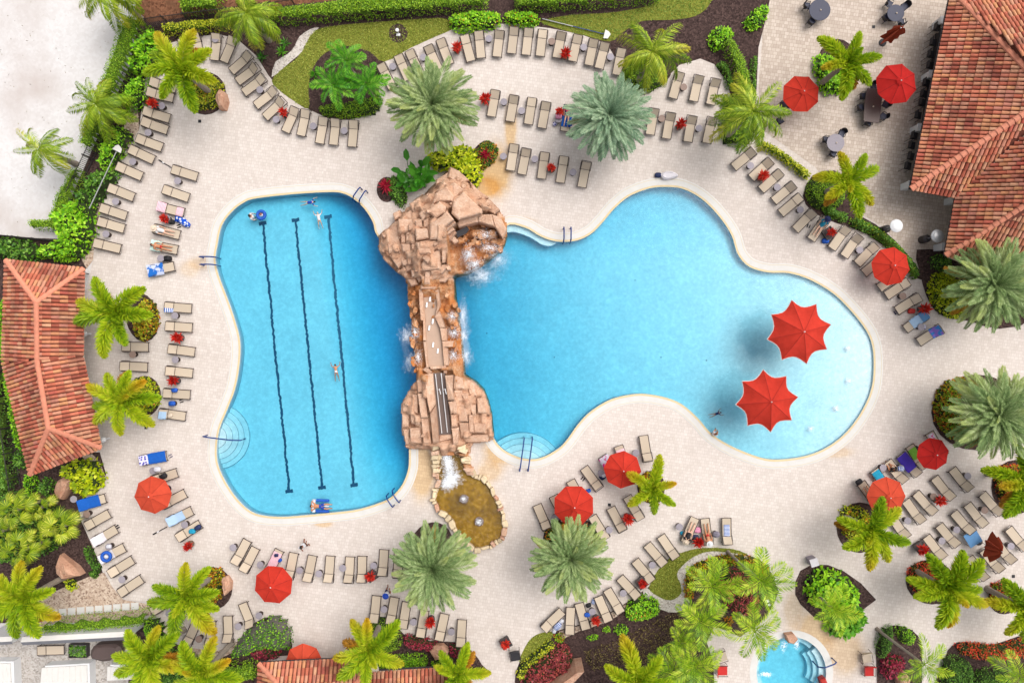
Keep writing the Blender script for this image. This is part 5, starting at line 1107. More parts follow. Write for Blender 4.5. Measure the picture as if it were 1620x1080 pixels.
S1 = [([(420, 590), (520, 520), (600, 580), (470, 700)], 1.7), ([(320, 740), (440, 640), (485, 700), (470, 755)], 1.5), ([(300, 750), (470, 750), (470, 810), (400, 890), (310, 890)], 2.3), ([(165, 890), (290, 770), (310, 900), (335, 1090), (200, 1120)], 1.6),
      ([(480, 850), (610, 850), (630, 960), (490, 975)], 3.0), ([(490, 1000), (640, 970), (650, 1120), (520, 1125)], 3.1), ([(410, 810), (470, 790), (480, 880), (410, 870)], 2.5), ([(330, 890), (380, 890), (380, 1010), (335, 1020)], 2.0), ([(385, 880), (425, 880), (430, 1010), (390, 1010)], 2.15),
      ([(430, 880), (480, 880), (490, 1010), (435, 1010)], 2.35), ([(480, 770), (550, 750), (560, 840), (490, 850)], 2.75), ([(520, 690), (600, 620), (630, 700), (560, 770)], 2.7), ([(610, 660), (740, 560), (810, 620), (800, 680), (700, 740)], 3.2), ([(570, 770), (630, 730), (630, 840), (570, 840)], 2.55),
      ([(640, 800), (760, 720), (820, 660), (900, 760), (760, 870), (740, 960), (640, 970)], 3.35), ([(700, 470), (820, 400), (900, 510), (880, 560), (740, 560), (660, 590)], 2.85), ([(690, 470), (800, 350), (830, 400), (720, 460)], 2.3), ([(840, 390), (900, 360), (1010, 440), (900, 530), (880, 500)], 2.5),
      ([(890, 550), (1000, 460), (1200, 650), (1190, 690), (950, 760), (870, 690)], 3.0), ([(1040, 460), (1130, 450), (1190, 520), (1110, 570)], 2.2), ([(860, 195), (960, 240), (1060, 335), (960, 370), (830, 310)], 1.5), ([(1060, 335), (1160, 440), (1270, 525), (1190, 560), (1100, 470)], 1.45), ([(1270, 525), (1390, 650), (1330, 700), (1200, 640), (1190, 560)], 1.4),
      ([(700, 330), (830, 250), (850, 330), (700, 390)], 1.5), ([(930, 790), (1040, 730), (1150, 700), (1150, 780), (950, 840)], 2.2), ([(1150, 700), (1300, 700), (1330, 830), (1150, 780)], 2.0), ([(1300, 700), (1400, 730), (1460, 860), (1420, 960), (1380, 900), (1330, 830)], 1.7),
      ([(750, 870), (880, 760), (920, 790), (790, 910)], 2.7), ([(770, 910), (880, 830), (910, 860), (800, 950)], 2.3), ([(800, 950), (900, 870), (930, 900), (850, 985)], 1.9), ([(840, 960), (900, 920), (950, 990), (900, 1015)], 1.6), ([(740, 990), (800, 960), (830, 1010), (760, 1030)], 2.4), ([(240, 690), (320, 650), (330, 720), (260, 760)], 1.1)]
S2 = [([(655, 190), (730, 140), (765, 180), (690, 240)], 2.95), ([(640, 320), (740, 260), (755, 480), (560, 490), (545, 430), (600, 330)], 2.65), ([(555, 360), (600, 325), (660, 385), (620, 420)], 2.95), ([(590, 490), (650, 485), (640, 640), (580, 635)], 2.2), ([(660, 490), (740, 490), (745, 560), (690, 580), (660, 590)], 2.05),
      ([(760, 430), (840, 420), (790, 510), (755, 480)], 2.1), ([(770, 210), (800, 210), (815, 400), (770, 410)], 2.35), ([(400, 290), (440, 290), (445, 420), (405, 430)], 1.85), ([(450, 290), (520, 320), (530, 420), (450, 420)], 2.05), ([(190, 310), (330, 300), (390, 360), (300, 470)], 1.35), ([(440, 490), (500, 460), (520, 540), (450, 560)], 1.6),
      ([(500, 570), (560, 540), (570, 590), (520, 620)], 1.6), ([(370, 430), (430, 420), (460, 480), (390, 500)], 1.45), ([(335, 210), (435, 200), (430, 280), (350, 290)], 2.05), ([(440, 200), (480, 200), (480, 265), (445, 270)], 2.3), ([(110, 110), (160, 110), (170, 230), (120, 210)], 1.05), ([(690, 610), (800, 540), (860, 560), (800, 620)], 1.6), ([(400, 590), (480, 580), (520, 640), (440, 660)], 1.2),
      ([(330, 380), (400, 370), (410, 430), (350, 440)], 1.6), ([(540, 650), (720, 665), (700, 690), (540, 690)], 1.9)]
for p, z in S1: slab([t1(*a) for a in p], z)
for p, z in S2: slab([t2(*a) for a in p], z)
# cave skylight
slab([t1(910, 895), t1(1035, 830), t1(1062, 865), t1(1030, 905), t1(940, 950)], 1.75, .1, 'black', 'dark_hatch', 0, 0)
# tumbled wet boulders of the waterfall
for i in range(46):
    px = random.uniform(714, 795); py = random.uniform(352, 432)
    if not inside(np.array([W(px, py)[0]]), np.array([W(px, py)[1]]), RP)[0]: continue
    r = random.uniform(3.5, 8); z = random.uniform(.8, 1.35) if px < 780 else random.uniform(.5, .9); a0 = random.uniform(0, 1)
    slab([(px + r * math.cos(a0 + k * 1.05) * random.uniform(.5, 1.25), py + r * math.sin(a0 + k * 1.05) * random.uniform(.45, 1.15)) for k in range(6)], z, 1.0, 'rock_wet', 'wet_stone', .14, .03)
# lazy-river flume on the bridge
FLb = [t2(560, 690), t2(700, 690), t2(722, 860), t2(695, 990), t3(640, 190), t3(665, 330), t3(690, 600), t3(520, 615), t3(495, 380), t3(480, 100), t2(580, 900)]
slab(FLb, 1.2, 1.2, 'flume', 'flume_bed', 0, 0)
WL = [[t2(525, 695), t2(562, 690), t2(582, 890), t2(575, 1000), t2(540, 970), t2(528, 850)], [t3(440, 40), t3(485, 40), t3(500, 330), t3(470, 330), t3(470, 110), t3(440, 100)], [t3(470, 340), t3(500, 340), t3(525, 620), t3(505, 620)],
      [t2(698, 690), t2(740, 690), t2(748, 880), t2(700, 990), t2(722, 860)], [t3(590, 70), t3(640, 10), t3(700, 190), t3(645, 190)], [t3(645, 190), t3(720, 200), t3(720, 330), t3(668, 330)], [t3(668, 335), t3(790, 330), t3(780, 395), t3(675, 400)], [t3(675, 400), t3(730, 410), t3(740, 590), t3(692, 600)], [t3(460, 640), t3(500, 605), t3(560, 660), t3(540, 690)], [t3(540, 605), t3(710, 598), t3(715, 620), t3(545, 635)], [t3(680, 650), t3(720, 640), t3(720, 680), t3(690, 680)]]
for p in WL: slab(p, 1.55, 1.3, 'rock', 'flume_wall', .03, .05)
for p in (t2(640, 800), t2(605, 860), t2(670, 1035), t3(568, 125), t3(530, 195), t3(572, 375), t3(622, 440)):
    x, y = W(p[0], p[1], 1.3); child_ident(MB().tube([(x, y - .16, 1.32), (x + .05, y + .2, 1.36)], [.07, .06], 7).obj('water_jet', M['foam']), rw)
for i in range(34):      # wet stones on both flanks of the bridge
    sd = random.choice((0, 1)); py = random.uniform(462, 588); c = (py - 450) / 150
    px = (644 + 8 * c + random.uniform(2, 13)) if sd == 0 else (704 + 9 * c + random.uniform(0, 20)); r = random.uniform(3.5, 7); a0 = random.uniform(0, 1)
    slab([(px + .8 * r * math.cos(a0 + k * 1.05) * random.uniform(.5, 1.25), py + 1.2 * r * math.sin(a0 + k * 1.05) * random.uniform(.45, 1.15)) for k in range(6)], random.uniform(.75, 1.3), 1.0, 'rock_wet', 'wet_stone', .14, .03)
# slide with rails and stepped slabs on the lower head
S4 = [([(480, 20), (570, 0), (600, 330), (540, 420), (510, 300)], 2.1), ([(540, 425), (602, 335), (635, 740), (570, 760)], 1.95), ([(410, 220), (490, 220), (520, 480), (445, 480)], 1.6), ([(445, 485), (520, 485), (560, 760), (475, 760)], 1.5), ([(700, 30), (790, 20), (780, 180), (800, 290), (730, 290)], 2.15), ([(735, 305), (820, 295), (830, 430), (760, 430)], 2.0), ([(760, 440), (820, 440), (830, 570), (770, 580)], 1.85), ([(770, 590), (850, 580), (840, 760), (790, 770)], 1.6),
      ([(800, 20), (890, 60), (900, 170), (790, 170)], 1.7), ([(790, 185), (880, 185), (900, 300), (830, 310)], 1.6), ([(870, 220), (930, 220), (970, 320), (930, 330)], 1.65), ([(830, 330), (930, 330), (945, 520), (850, 520)], 1.5), ([(850, 530), (945, 530), (960, 690), (870, 690)], 1.35), ([(950, 440), (1000, 450), (1010, 640), (960, 640)], 1.2), ([(330, 440), (380, 440), (380, 550), (340, 540)], 1.2), ([(380, 450), (430, 450), (440, 550), (385, 550)], 1.35), ([(350, 230), (410, 230), (410, 440), (370, 420)], 1.3), ([(320, 590), (440, 580), (460, 760), (330, 740)], 1.1),
      ([(950, 340), (1030, 340), (1030, 450), (1000, 460)], 1.1), ([(1000, 530), (1140, 540), (1130, 640), (1010, 640)], .95), ([(400, 80), (470, 60), (480, 200), (410, 210)], 1.5), ([(880, 690), (1000, 660), (1180, 660), (1160, 735), (920, 740)], .9), ([(640, 665), (770, 650), (780, 700), (630, 735)], 1.3), ([(930, 60), (1010, 110), (1040, 250), (960, 230)], 1.0), ([(250, 330), (330, 250), (345, 420), (240, 420)], 1.0), ([(240, 440), (320, 440), (310, 580), (240, 580)], .9), ([(250, 600), (315, 600), (320, 760), (280, 770)], .8), ([(1040, 270), (1110, 260), (1150, 430), (1050, 430)], .85)]
for p, z in S4: slab([t4(*a) for a in p], z)
sl_ = MB(); a, b, c, d = t4(572, 0), t4(700, 0), t4(768, 650), t4(642, 660)
p0, p1, p2, p3 = V(*a, 1.75), V(*b, 1.75), V(*c, 1.2), V(*d, 1.2); sl_.add([p0, p3, p2, p1] + [v - Vector((0, 0, .3)) for v in (p0, p3, p2, p1)], [(0, 1, 2, 3), (0, 4, 5, 1), (1, 5, 6, 2), (2, 6, 7, 3), (3, 7, 4, 0)])
child_ident(sl_.obj('slide_bed', M['slide']), rw)
for q0_, q1_ in ((t4(600, 10), t4(668, 640)), (t4(660, 0), t4(728, 630))): child_ident(MB().tube([V(*q0_, 1.95), V(*q1_, 1.4)], .035, 6).obj('slide_rail', M['white']), rw)
for q0_ in (t4(630, 180), t4(690, 180)): v_ = V(*q0_, 1.9); child_ident(MB().tube([v_, v_ + Vector((.12, .12, .35)), v_ + Vector((.22, -.3, .3))], .03, 6).obj('grab_rail', M['white']), rw)
for p in (t4(640, 185), t4(665, 190)): pass
# ---- continuous rock body that follows the slabs
cs = .15
gx = np.arange(RP[:, 0].min() - cs, RP[:, 0].max() + cs, cs); gy = np.arange(RP[:, 1].min() - cs, RP[:, 1].max() + cs, cs)
X, Y = np.meshgrid(gx, gy); xf, yf = X.ravel().copy(), Y.ravel().copy(); ins = inside(xf, yf, RP); dd = np.where(ins, edge_dist(xf, yf, RP), -edge_dist(xf, yf, RP))
ppy = 540 - yf * 20; ppx = 810 + xf * 20
hmax = np.where(ppy < 440, 1.7, np.where(ppy < 600, .95, 1.0)); grot = (ppx > 712) & (ppy > 338) & (ppy < 440); hmax = np.where(grot, .75, hmax)
blk = np.array([noise.cell(Vector((x * 1.6, y * 1.6, 0))) for x, y in zip(xf, yf)]); fine = np.array([noise.fractal(Vector((x * 1.5, y * 1.5, 3.3)), 1.0, 2.0, 4) for x, y in zip(xf, yf)])
zz = hmax * np.clip(dd / 2.2, 0, 1) ** .7 + .42 * blk * np.clip(dd / .4, 0, 1) + .16 * fine
for w_s, z_s in SLABS:
    Pq = np.array(w_s); box = (xf > Pq[:, 0].min() - 1.5) & (xf < Pq[:, 0].max() + 1.5) & (yf > Pq[:, 1].min() - 1.5) & (yf < Pq[:, 1].max() + 1.5) & ~grot
    k_ = np.where(box)[0]
    if len(k_) == 0: continue
    ii = inside(xf[k_], yf[k_], Pq); de = edge_dist(xf[k_], yf[k_], Pq); hh = np.where(ii, z_s - .2, z_s - .2 - 1.1 * de) + .1 * blk[k_] + .08 * fine[k_]
    zz[k_] = np.maximum(zz[k_], np.minimum(hh, .5 + 2.2 * np.maximum(dd[k_], 0)))
zz = np.where(zz > .3, (np.floor(zz / .34 + .9 * blk)) * .34 - .1 + .10 * fine + .05 * blk, zz)
zz = np.where((ppx > 684) & (ppx < 720) & (ppy > 584) & (ppy < 700), np.minimum(zz, .8), zz)
zz = np.where(dd < 0, -1.5, np.maximum(zz, .05) + .12)
idx = np.arange(len(xf)).reshape(X.shape); q = np.stack([idx[:-1, :-1], idx[:-1, 1:], idx[1:, 1:], idx[1:, :-1]], -1).reshape(-1, 4); q = q[ins[q].sum(1) >= 1]
# pull outside vertices onto the outline so the skirt is clean
out_i = np.where(~ins)[0]
near = out_i[dd[out_i] > -cs * 1.6]
for i in near:
    best = None
    for (a_x, a_y), (b_x, b_y) in zip(RP, np.roll(RP, -1, 0)):
        ex, ey = b_x - a_x, b_y - a_y; t_ = min(1, max(0, ((xf[i] - a_x) * ex + (yf[i] - a_y) * ey) / (ex * ex + ey * ey + 1e-9))); qx, qy = a_x + ex * t_, a_y + ey * t_; dq = (qx - xf[i]) ** 2 + (qy - yf[i]) ** 2
        if best is None or dq < best[0]: best = (dq, qx, qy)
    xf[i], yf[i] = best[1], best[2]; zz[i] = -1.6
def rock_part(name, sel, mat):
    me = mesh_np(name, np.stack([xf, yf, zz], 1), q[sel], mat); o = inst(name, me); return child_ident(o, rw)
cxq = xf[q].mean(1); cyq = yf[q].mean(1); pxq = 810 + cxq * 20; pyq = 540 - cyq * 20
wet = ((pxq > 712) & (pyq > 345) & (pyq < 436)) | ((pyq > 445) & (pyq < 600))
rock_part('rock_base', ~wet, M['rock_base']); rock_part('wet_rock_face', wet, M['rock_wet'])
for i in range(230):
    j_ = random.randrange(len(xf))
    if not ins[j_] or dd[j_] < .25 or (448 < ppy[j_] < 605) or (grot[j_]): continue
    if 674 < ppx[j_] < 726 and ppy[j_] > 575: continue
    px, py, z = ppx[j_], ppy[j_], float(zz[j_]); f_ = 54 / (54 - z); px, py = 810 + (px - 810) * f_, 540 + (py - 540) * f_; r = random.uniform(2.2, 5.0); a0 = random.uniform(0, 6.3); el_ = random.uniform(.45, 1.0)
    pts = []
    for k_ in range(7):
        an = k_ * .9; q_ = (r * math.cos(an) * random.uniform(.75, 1.15), r * el_ * math.sin(an) * random.uniform(.75, 1.15)); pts.append((px + q_[0] * math.cos(a0) - q_[1] * math.sin(a0), py + q_[0] * math.sin(a0) + q_[1] * math.cos(a0)))
    slab(pts, z + random.uniform(.1, .3), .7, random.choice(('rock', 'rock', 'rock_base')), 'weathered_stone', .05, .09)
# stepped stones beside the cascade, then the pond
for i in range(7):
    y = 780 + i * 48; jj = lambda: random.uniform(-14, 14); slab([t4(555 + jj(), y + jj()), t4(600 + jj(), y - 8 + jj()), t4(632 + jj(), y + jj()), t4(636 + jj(), y + 38 + jj()), t4(560 + jj(), y + 44 + jj())], 1.15 - i * .1 + random.uniform(-.1, .1), 1.0, random.choice(('rim', 'rim', 'rock')), 'cascade_step', .06, .09)
for i in range(8):
    y = 780 + i * 40; slab([t4(820 + i * 14 + jj(), y + jj()), t4(870 + i * 14 + jj(), y - 8 + jj()), t4(925 + i * 13 + jj(), y - 4 + jj()), t4(925 + i * 14 + jj(), y + 40 + jj()), t4(838 + i * 14 + jj(), y + 36 + jj())], 1.15 - i * .09 + random.uniform(-.1, .1), 1.0, random.choice(('rock_wet', 'rock', 'rim')), 'cascade_step', .07, .09)
slab([t4(650, 745), t4(760, 730), t4(800, 880), t4(660, 880)], .75, .8, 'rock_wet', 'cascade_lip', .05, .05)
POND = [t5(420, 480), t5(400, 560), t5(430, 650), t5(520, 720), t5(590, 830), t5(640, 930), t5(720, 985), t5(820, 990), t5(920, 940), t5(980, 860), t5(972, 720), t5(920, 580), t5(850, 460), t5(780, 390), t5(690, 350), t5(640, 180), t5(440, 180), t5(440, 380)]
pond_o = poly(POND, .3, 3)
pd = empty('stone_pond', V(745, 810), 0, 'small brown pond with stone rim at the foot of the slide', 'pond')
def pond_floor():
    m, nt, out = nodes('ochre_pond_floor'); g = nt.nodes.new('ShaderNodeNewGeometry'); n = noise_tex(nt, g.outputs['Position'], 2.5, 7, .75); n2 = noise_tex(nt, g.outputs['Position'], .5, 3)
    c = ramp(nt, n.outputs[0], [(.3, A(112, 84, 24)), (.5, A(166, 128, 34)), (.62, A(192, 156, 58)), (.7, A(222, 200, 136))]).outputs[0]
    c = mixc(nt, ramp(nt, n2.outputs[0], [(.45, (0, 0, 0, 1)), (.65, (.7, .7, .7, 1))]).outputs[0], c, A(108, 86, 50)); bsdf(nt, out, c, .8, n.outputs[0], .6, .05); return m
M['pond_floor'] = pond_floor()
child_ident(MB().prism(offset(pond_o, .15), .0, .07).obj('pond_floor', M['pond_floor']), pd)
child_ident(MB().prism(offset(pond_o, .12), .06, .30).obj('pond_water', M['pond_water']), pd)
po = offset(pond_o, .22); Lp = 0; acc_l = 0; npnt = len(po); i = 0; cur = po[0]
per = [math.hypot(po[(j + 1) % npnt][0] - po[j][0], po[(j + 1) % npnt][1] - po[j][1]) for j in range(npnt)]; tot = sum(per)
def along(pts, per, s):
    s %= sum(per)
    for j, l in enumerate(per):
        if s <= l: t = s / l; a, b = pts[j], pts[(j + 1) % len(pts)]; return (a[0] + (b[0] - a[0]) * t, a[1] + (b[1] - a[1]) * t)
        s -= l
    return pts[0]
s_ = 0
while s_ < tot:
    w_ = random.choice((.22, .3, .4, .55, .7)); a, b = along(po, per, s_), along(po, per, s_ + w_); d = Vector((b[0] - a[0], b[1] - a[1])).normalized(); n_ = Vector((d.y, -d.x)) * random.uniform(.1, .24); mx = Vector(((a[0] + b[0]) / 2, (a[1] + b[1]) / 2)) + n_ * random.uniform(-.5, .6); d = (d + Vector((-d.y, d.x)) * random.uniform(-.3, .3)).normalized(); hp = w_ / 2 * .95
    st_ = [mx - d * hp - n_, mx + d * hp * .2 - n_ * 1.15, mx + d * hp - n_ * .85, mx + d * hp + n_, mx - d * hp * .1 + n_ * 1.15, mx - d * hp * .9 + n_ * .9]
    child_ident(MB().prism([tuple(v) for v in st_], 0, random.uniform(.34, .5), .03, .07).obj('rim_stone', M[random.choice(['rim', 'rim', 'rim', 'rim', 'rim', 'boulder', 'rock'])]), pd); s_ += w_
for p in (t5(648, 563), t5(785, 765)):
    x, y = W(*p, .3); child_ident(MB().lathe([(.36, .28), (.38, .31), (.3, .34), (.26, .33)], 10, (x, y, 0)).obj('fountain_grate', M['slide']), pd)
# ---- white water: drops and froth clumps
def froth(label, blobs, n_each, zfun, size=(.007, .017), name='splash'):
    m = MB(); ball = MB().add([(1, 0, 0), (0, 1, 0), (-1, 0, 0), (0, -1, 0), (0, 0, 1), (0, 0, -1)], [(0, 1, 4), (1, 2, 4), (2, 3, 4), (3, 0, 4), (1, 0, 5), (2, 1, 5), (3, 2, 5), (0, 3, 5)])
    for (px, py, rx, ry, dens) in blobs:
        for i in range(int(n_each * dens * 3.2)):
            a = random.uniform(0, 6.28); r = abs(random.random() ** .65) * 1.25 * (1 + .35 * math.sin(a * 9 + px) * math.sin(a * 5 + py)); x, y = px + rx * r * math.cos(a), py + ry * r * math.sin(a); z = zfun(x, y); wx, wy = W(x, y, z); s = random.uniform(*size) * (1.2 - min(r, 1) * .6)
            k = (random.uniform(.7, 1.8), random.uniform(.7, 1.8), random.uniform(.4, .8)); m.add([(wx + v[0] * s * k[0], wy + v[1] * s * k[1], z + v[2] * s * k[2] + random.uniform(0, .05)) for v in ball.v], ball.f)
    o = m.obj(name, M['foam']); tag(o, kind='stuff'); o['label'] = label
froth('white splash water below the rock waterfall', [(762, 436, 22, 14, 1.3), (788, 410, 18, 16, 1.0), (752, 422, 12, 12, .8), (740, 405, 10, 14, .6)], 700, lambda x, y: WZ + .02 if (x > 745 and y > 400 + (790 - x) * .5) else 1.0)
froth('thin white cascades on the waterfall rocks', [(742, 402, 9, 14, 1), (768, 372, 14, 9, .8), (775, 392, 16, 7, .9), (752, 418, 10, 10, .9)], 320, lambda x, y: 1.35)
froth('white splash along the right flank of the bridge', [(732, 500, 8, 24, 1.2), (733, 530, 9, 18, 1.2), (737, 562, 9, 18, 1.0)], 520, lambda x, y: WZ + .02)
froth('thin white cascades on the right flank of the bridge', [(715, 500, 7, 8, .6), (718, 526, 9, 9, 1), (718, 562, 9, 9, .8)], 260, lambda x, y: 1.15)
froth('white splash along the left flank of the bridge', [(644, 532, 11, 15, 1.1), (650, 572, 10, 16, 1.0)], 600, lambda x, y: WZ + .02)
froth('thin white cascades on the left flank of the bridge', [(657, 525, 7, 14, 1), (662, 565, 6, 12, .8)], 260, lambda x, y: 1.15)
froth('white churned water where the slide meets the pond', [(710, 735, 9, 14, 1.5), (716, 755, 13, 13, 2.0), (708, 765, 12, 10, 1.2), (706, 722, 7, 10, .7)], 560, lambda x, y: .34, (.008, .02))
froth('white bubbling jets over the two pond grates', [(734, 789, 5, 5, 1), (758, 825, 5, 5, 1)], 70, lambda x, y: .36, (.01, .022))
froth('small white bubbling jets in the shallow beach end', [(1341, 551, 4.5, 4.5, 1), (1342, 602, 5, 4.5, 1), (1322, 646, 5, 4.5, 1.2), (1283, 678, 5, 4, .8)], 45, lambda x, y: WZ + .03, (.012, .03))
froth('white bubbles rising in the round spa', [(1212, 1066, 9, 3, 1), (1240, 1020, 5, 8, .5), (1260, 1018, 4, 8, .5)], 60, lambda x, y: -.08, (.015, .04))
# handrails
def rail(label, pairs):
    a = V(*pairs[0][0]); t = empty('pool_handrail', a, 0, label, 'handrail')
    for p, q_ in pairs:
        p, q_ = V(*p), V(*q_); d = q_ - p
        child_ident(MB().tube([p + Vector((0, 0, 0)), p + Vector((0, 0, .75)), p + d * .15 + Vector((0, 0, .88)), p + d * .75 + Vector((0, 0, .86)), p + d + Vector((0, 0, .45)), p + d + Vector((0, 0, -.5))], .055, 7).obj('rail', M['chrome_blue']), t)
    return t
rail('blue ladder rails at the top right corner of the lap pool', [((573, 300), (560, 318)), ((582, 305), (570, 323))])
rail('blue ladder rails on the left side of the lap pool', [((322, 408), (345, 408)), ((323, 420), (345, 420))])
rail('blue ladder rails at the lower right corner of the lap pool', [((624, 798), (613, 782)), ((634, 791), (622, 774))])
rail('blue ladder rails at the upper bay of the free-form pool', [((891, 362), (891, 384)), ((902, 362), (902, 384))])
rail('blue handrail down the rounded steps at the left of the lap pool', [((328, 688), (384, 695))])
rail('pair of long blue handrails down the fan steps of the free-form pool', [((822, 742), (829, 692)), ((835, 742), (842, 692))])
rail('dark blue handrail at the spa steps', [((1316, 1040), (1290, 1050))])
# ================================================================== FURNITURE
ORD = ['first', 'second', 'third', 'fourth', 'fifth', 'sixth', 'seventh', 'eighth', 'ninth', 'tenth', 'eleventh', 'twelfth', 'thirteenth', 'fourteenth', 'fifteenth', 'sixteenth', 'seventeenth']
HW, SZ, HX, BL = .36, .36, .36, .68          # half width, sling height, hinge x, back length
def lounger_meshes():
    f = MB()
    for s in (-1, 1):
        f.tube([(-1.05, s * HW, SZ - .06), (-1.03, s * HW, SZ), (1.05, s * HW, SZ - .02)], .032, 6)
        f.tube([(.30, s * (HW + .05), SZ), (.5, s * (HW + .06), SZ + .1), (.85, s * (HW + .06), SZ + .1), (1.05, s * (HW + .03), SZ - .02)], .02, 6)
    for x in (-1.05, 1.05): f.tube([(x, -HW, SZ - (.03 if abs(x) < 1 else .0)), (x, HW, SZ - (.03 if abs(x) < 1 else .0))], .026, 6)
    f.tube([(HX, -HW, SZ + .022), (HX, HW, SZ + .022)], .017, 6)
    frame = f.mesh('frame', M['frame'])
    leg = MB().tube([(0, 0, 0), (0, 0, SZ - .03)], .024, 6).mesh('leg', M['frame'])
    def sl(x0, x1, n, sag):
        m = MB()
        for i in range(n + 1):
            for j, y in enumerate((-1, -.5, 0, .5, 1)): m.v.append((x0 + (x1 - x0) * i / n, y * (HW - .035), -sag * (1 - y * y)))
        for i in range(n):
            for j in range(4): a = i * 5 + j; m.f.append((a, a + 5, a + 6, a + 1))
        return m.mesh('sling', M['sling'], True)
    seat = sl(-1.02, HX - .02, 6, .012); back = sl(.02, BL, 4, .015)
    bf = MB()
    for s in (-1, 1): bf.tube([(0, s * (HW - .01), 0), (BL, s * (HW - .01), 0)], .018, 5)
    bf.tube([(BL, -HW, 0), (BL, HW, 0)], .018, 5)
    return frame, leg, seat, back, bf.mesh('back_frame', M['frame'])
LM = lounger_meshes(); LOUNGERS = {}
T = {1: (240, 40), 2: (400, 110), 3: (580, 20), 4: (780, 20), 5: (740, 140), 6: (980, 90), 7: (130, 110), 8: (130, 250), 9: (150, 400), 10: (150, 540), 11: (110, 690), 12: (110, 800), 13: (220, 880), 14: (340, 830), 15: (540, 850), 16: (820, 680), 17: (840, 800), 18: (820, 890), 19: (1060, 790), 20: (1140, 200), 21: (1240, 320), 22: (1380, 400), 23: (1340, 670), 24: (1400, 740)}
def tp(t, x, y): s = 6.0 if t == 24 else 6.75; return (T[t][0] + x / s, T[t][1] + y / s)
def place_lounger(label, group, hx, hy, fx_, fy, ang):
    a, b = Vector(W(hx, hy, .3)), Vector(W(fx_, fy, .3)); c = (a + b) / 2; d = a - b; rz = math.atan2(d.y, d.x)
    t = empty('sun_lounger', (c.x, c.y, 0), rz, label, 'sun lounger', group)
    inst('frame', LM[0], t); inst('seat', LM[2], t, (0, 0, SZ + .01))
    bk = inst('backrest', LM[3], t, (HX, 0, SZ + .012), (0, -ang, 0)); inst('back_frame', LM[4], bk)
    for x in (-.95, .9):
        for s in (-1, 1): inst('leg', LM[1], t, (x, s * HW, 0))
    t['back'] = ang; return t
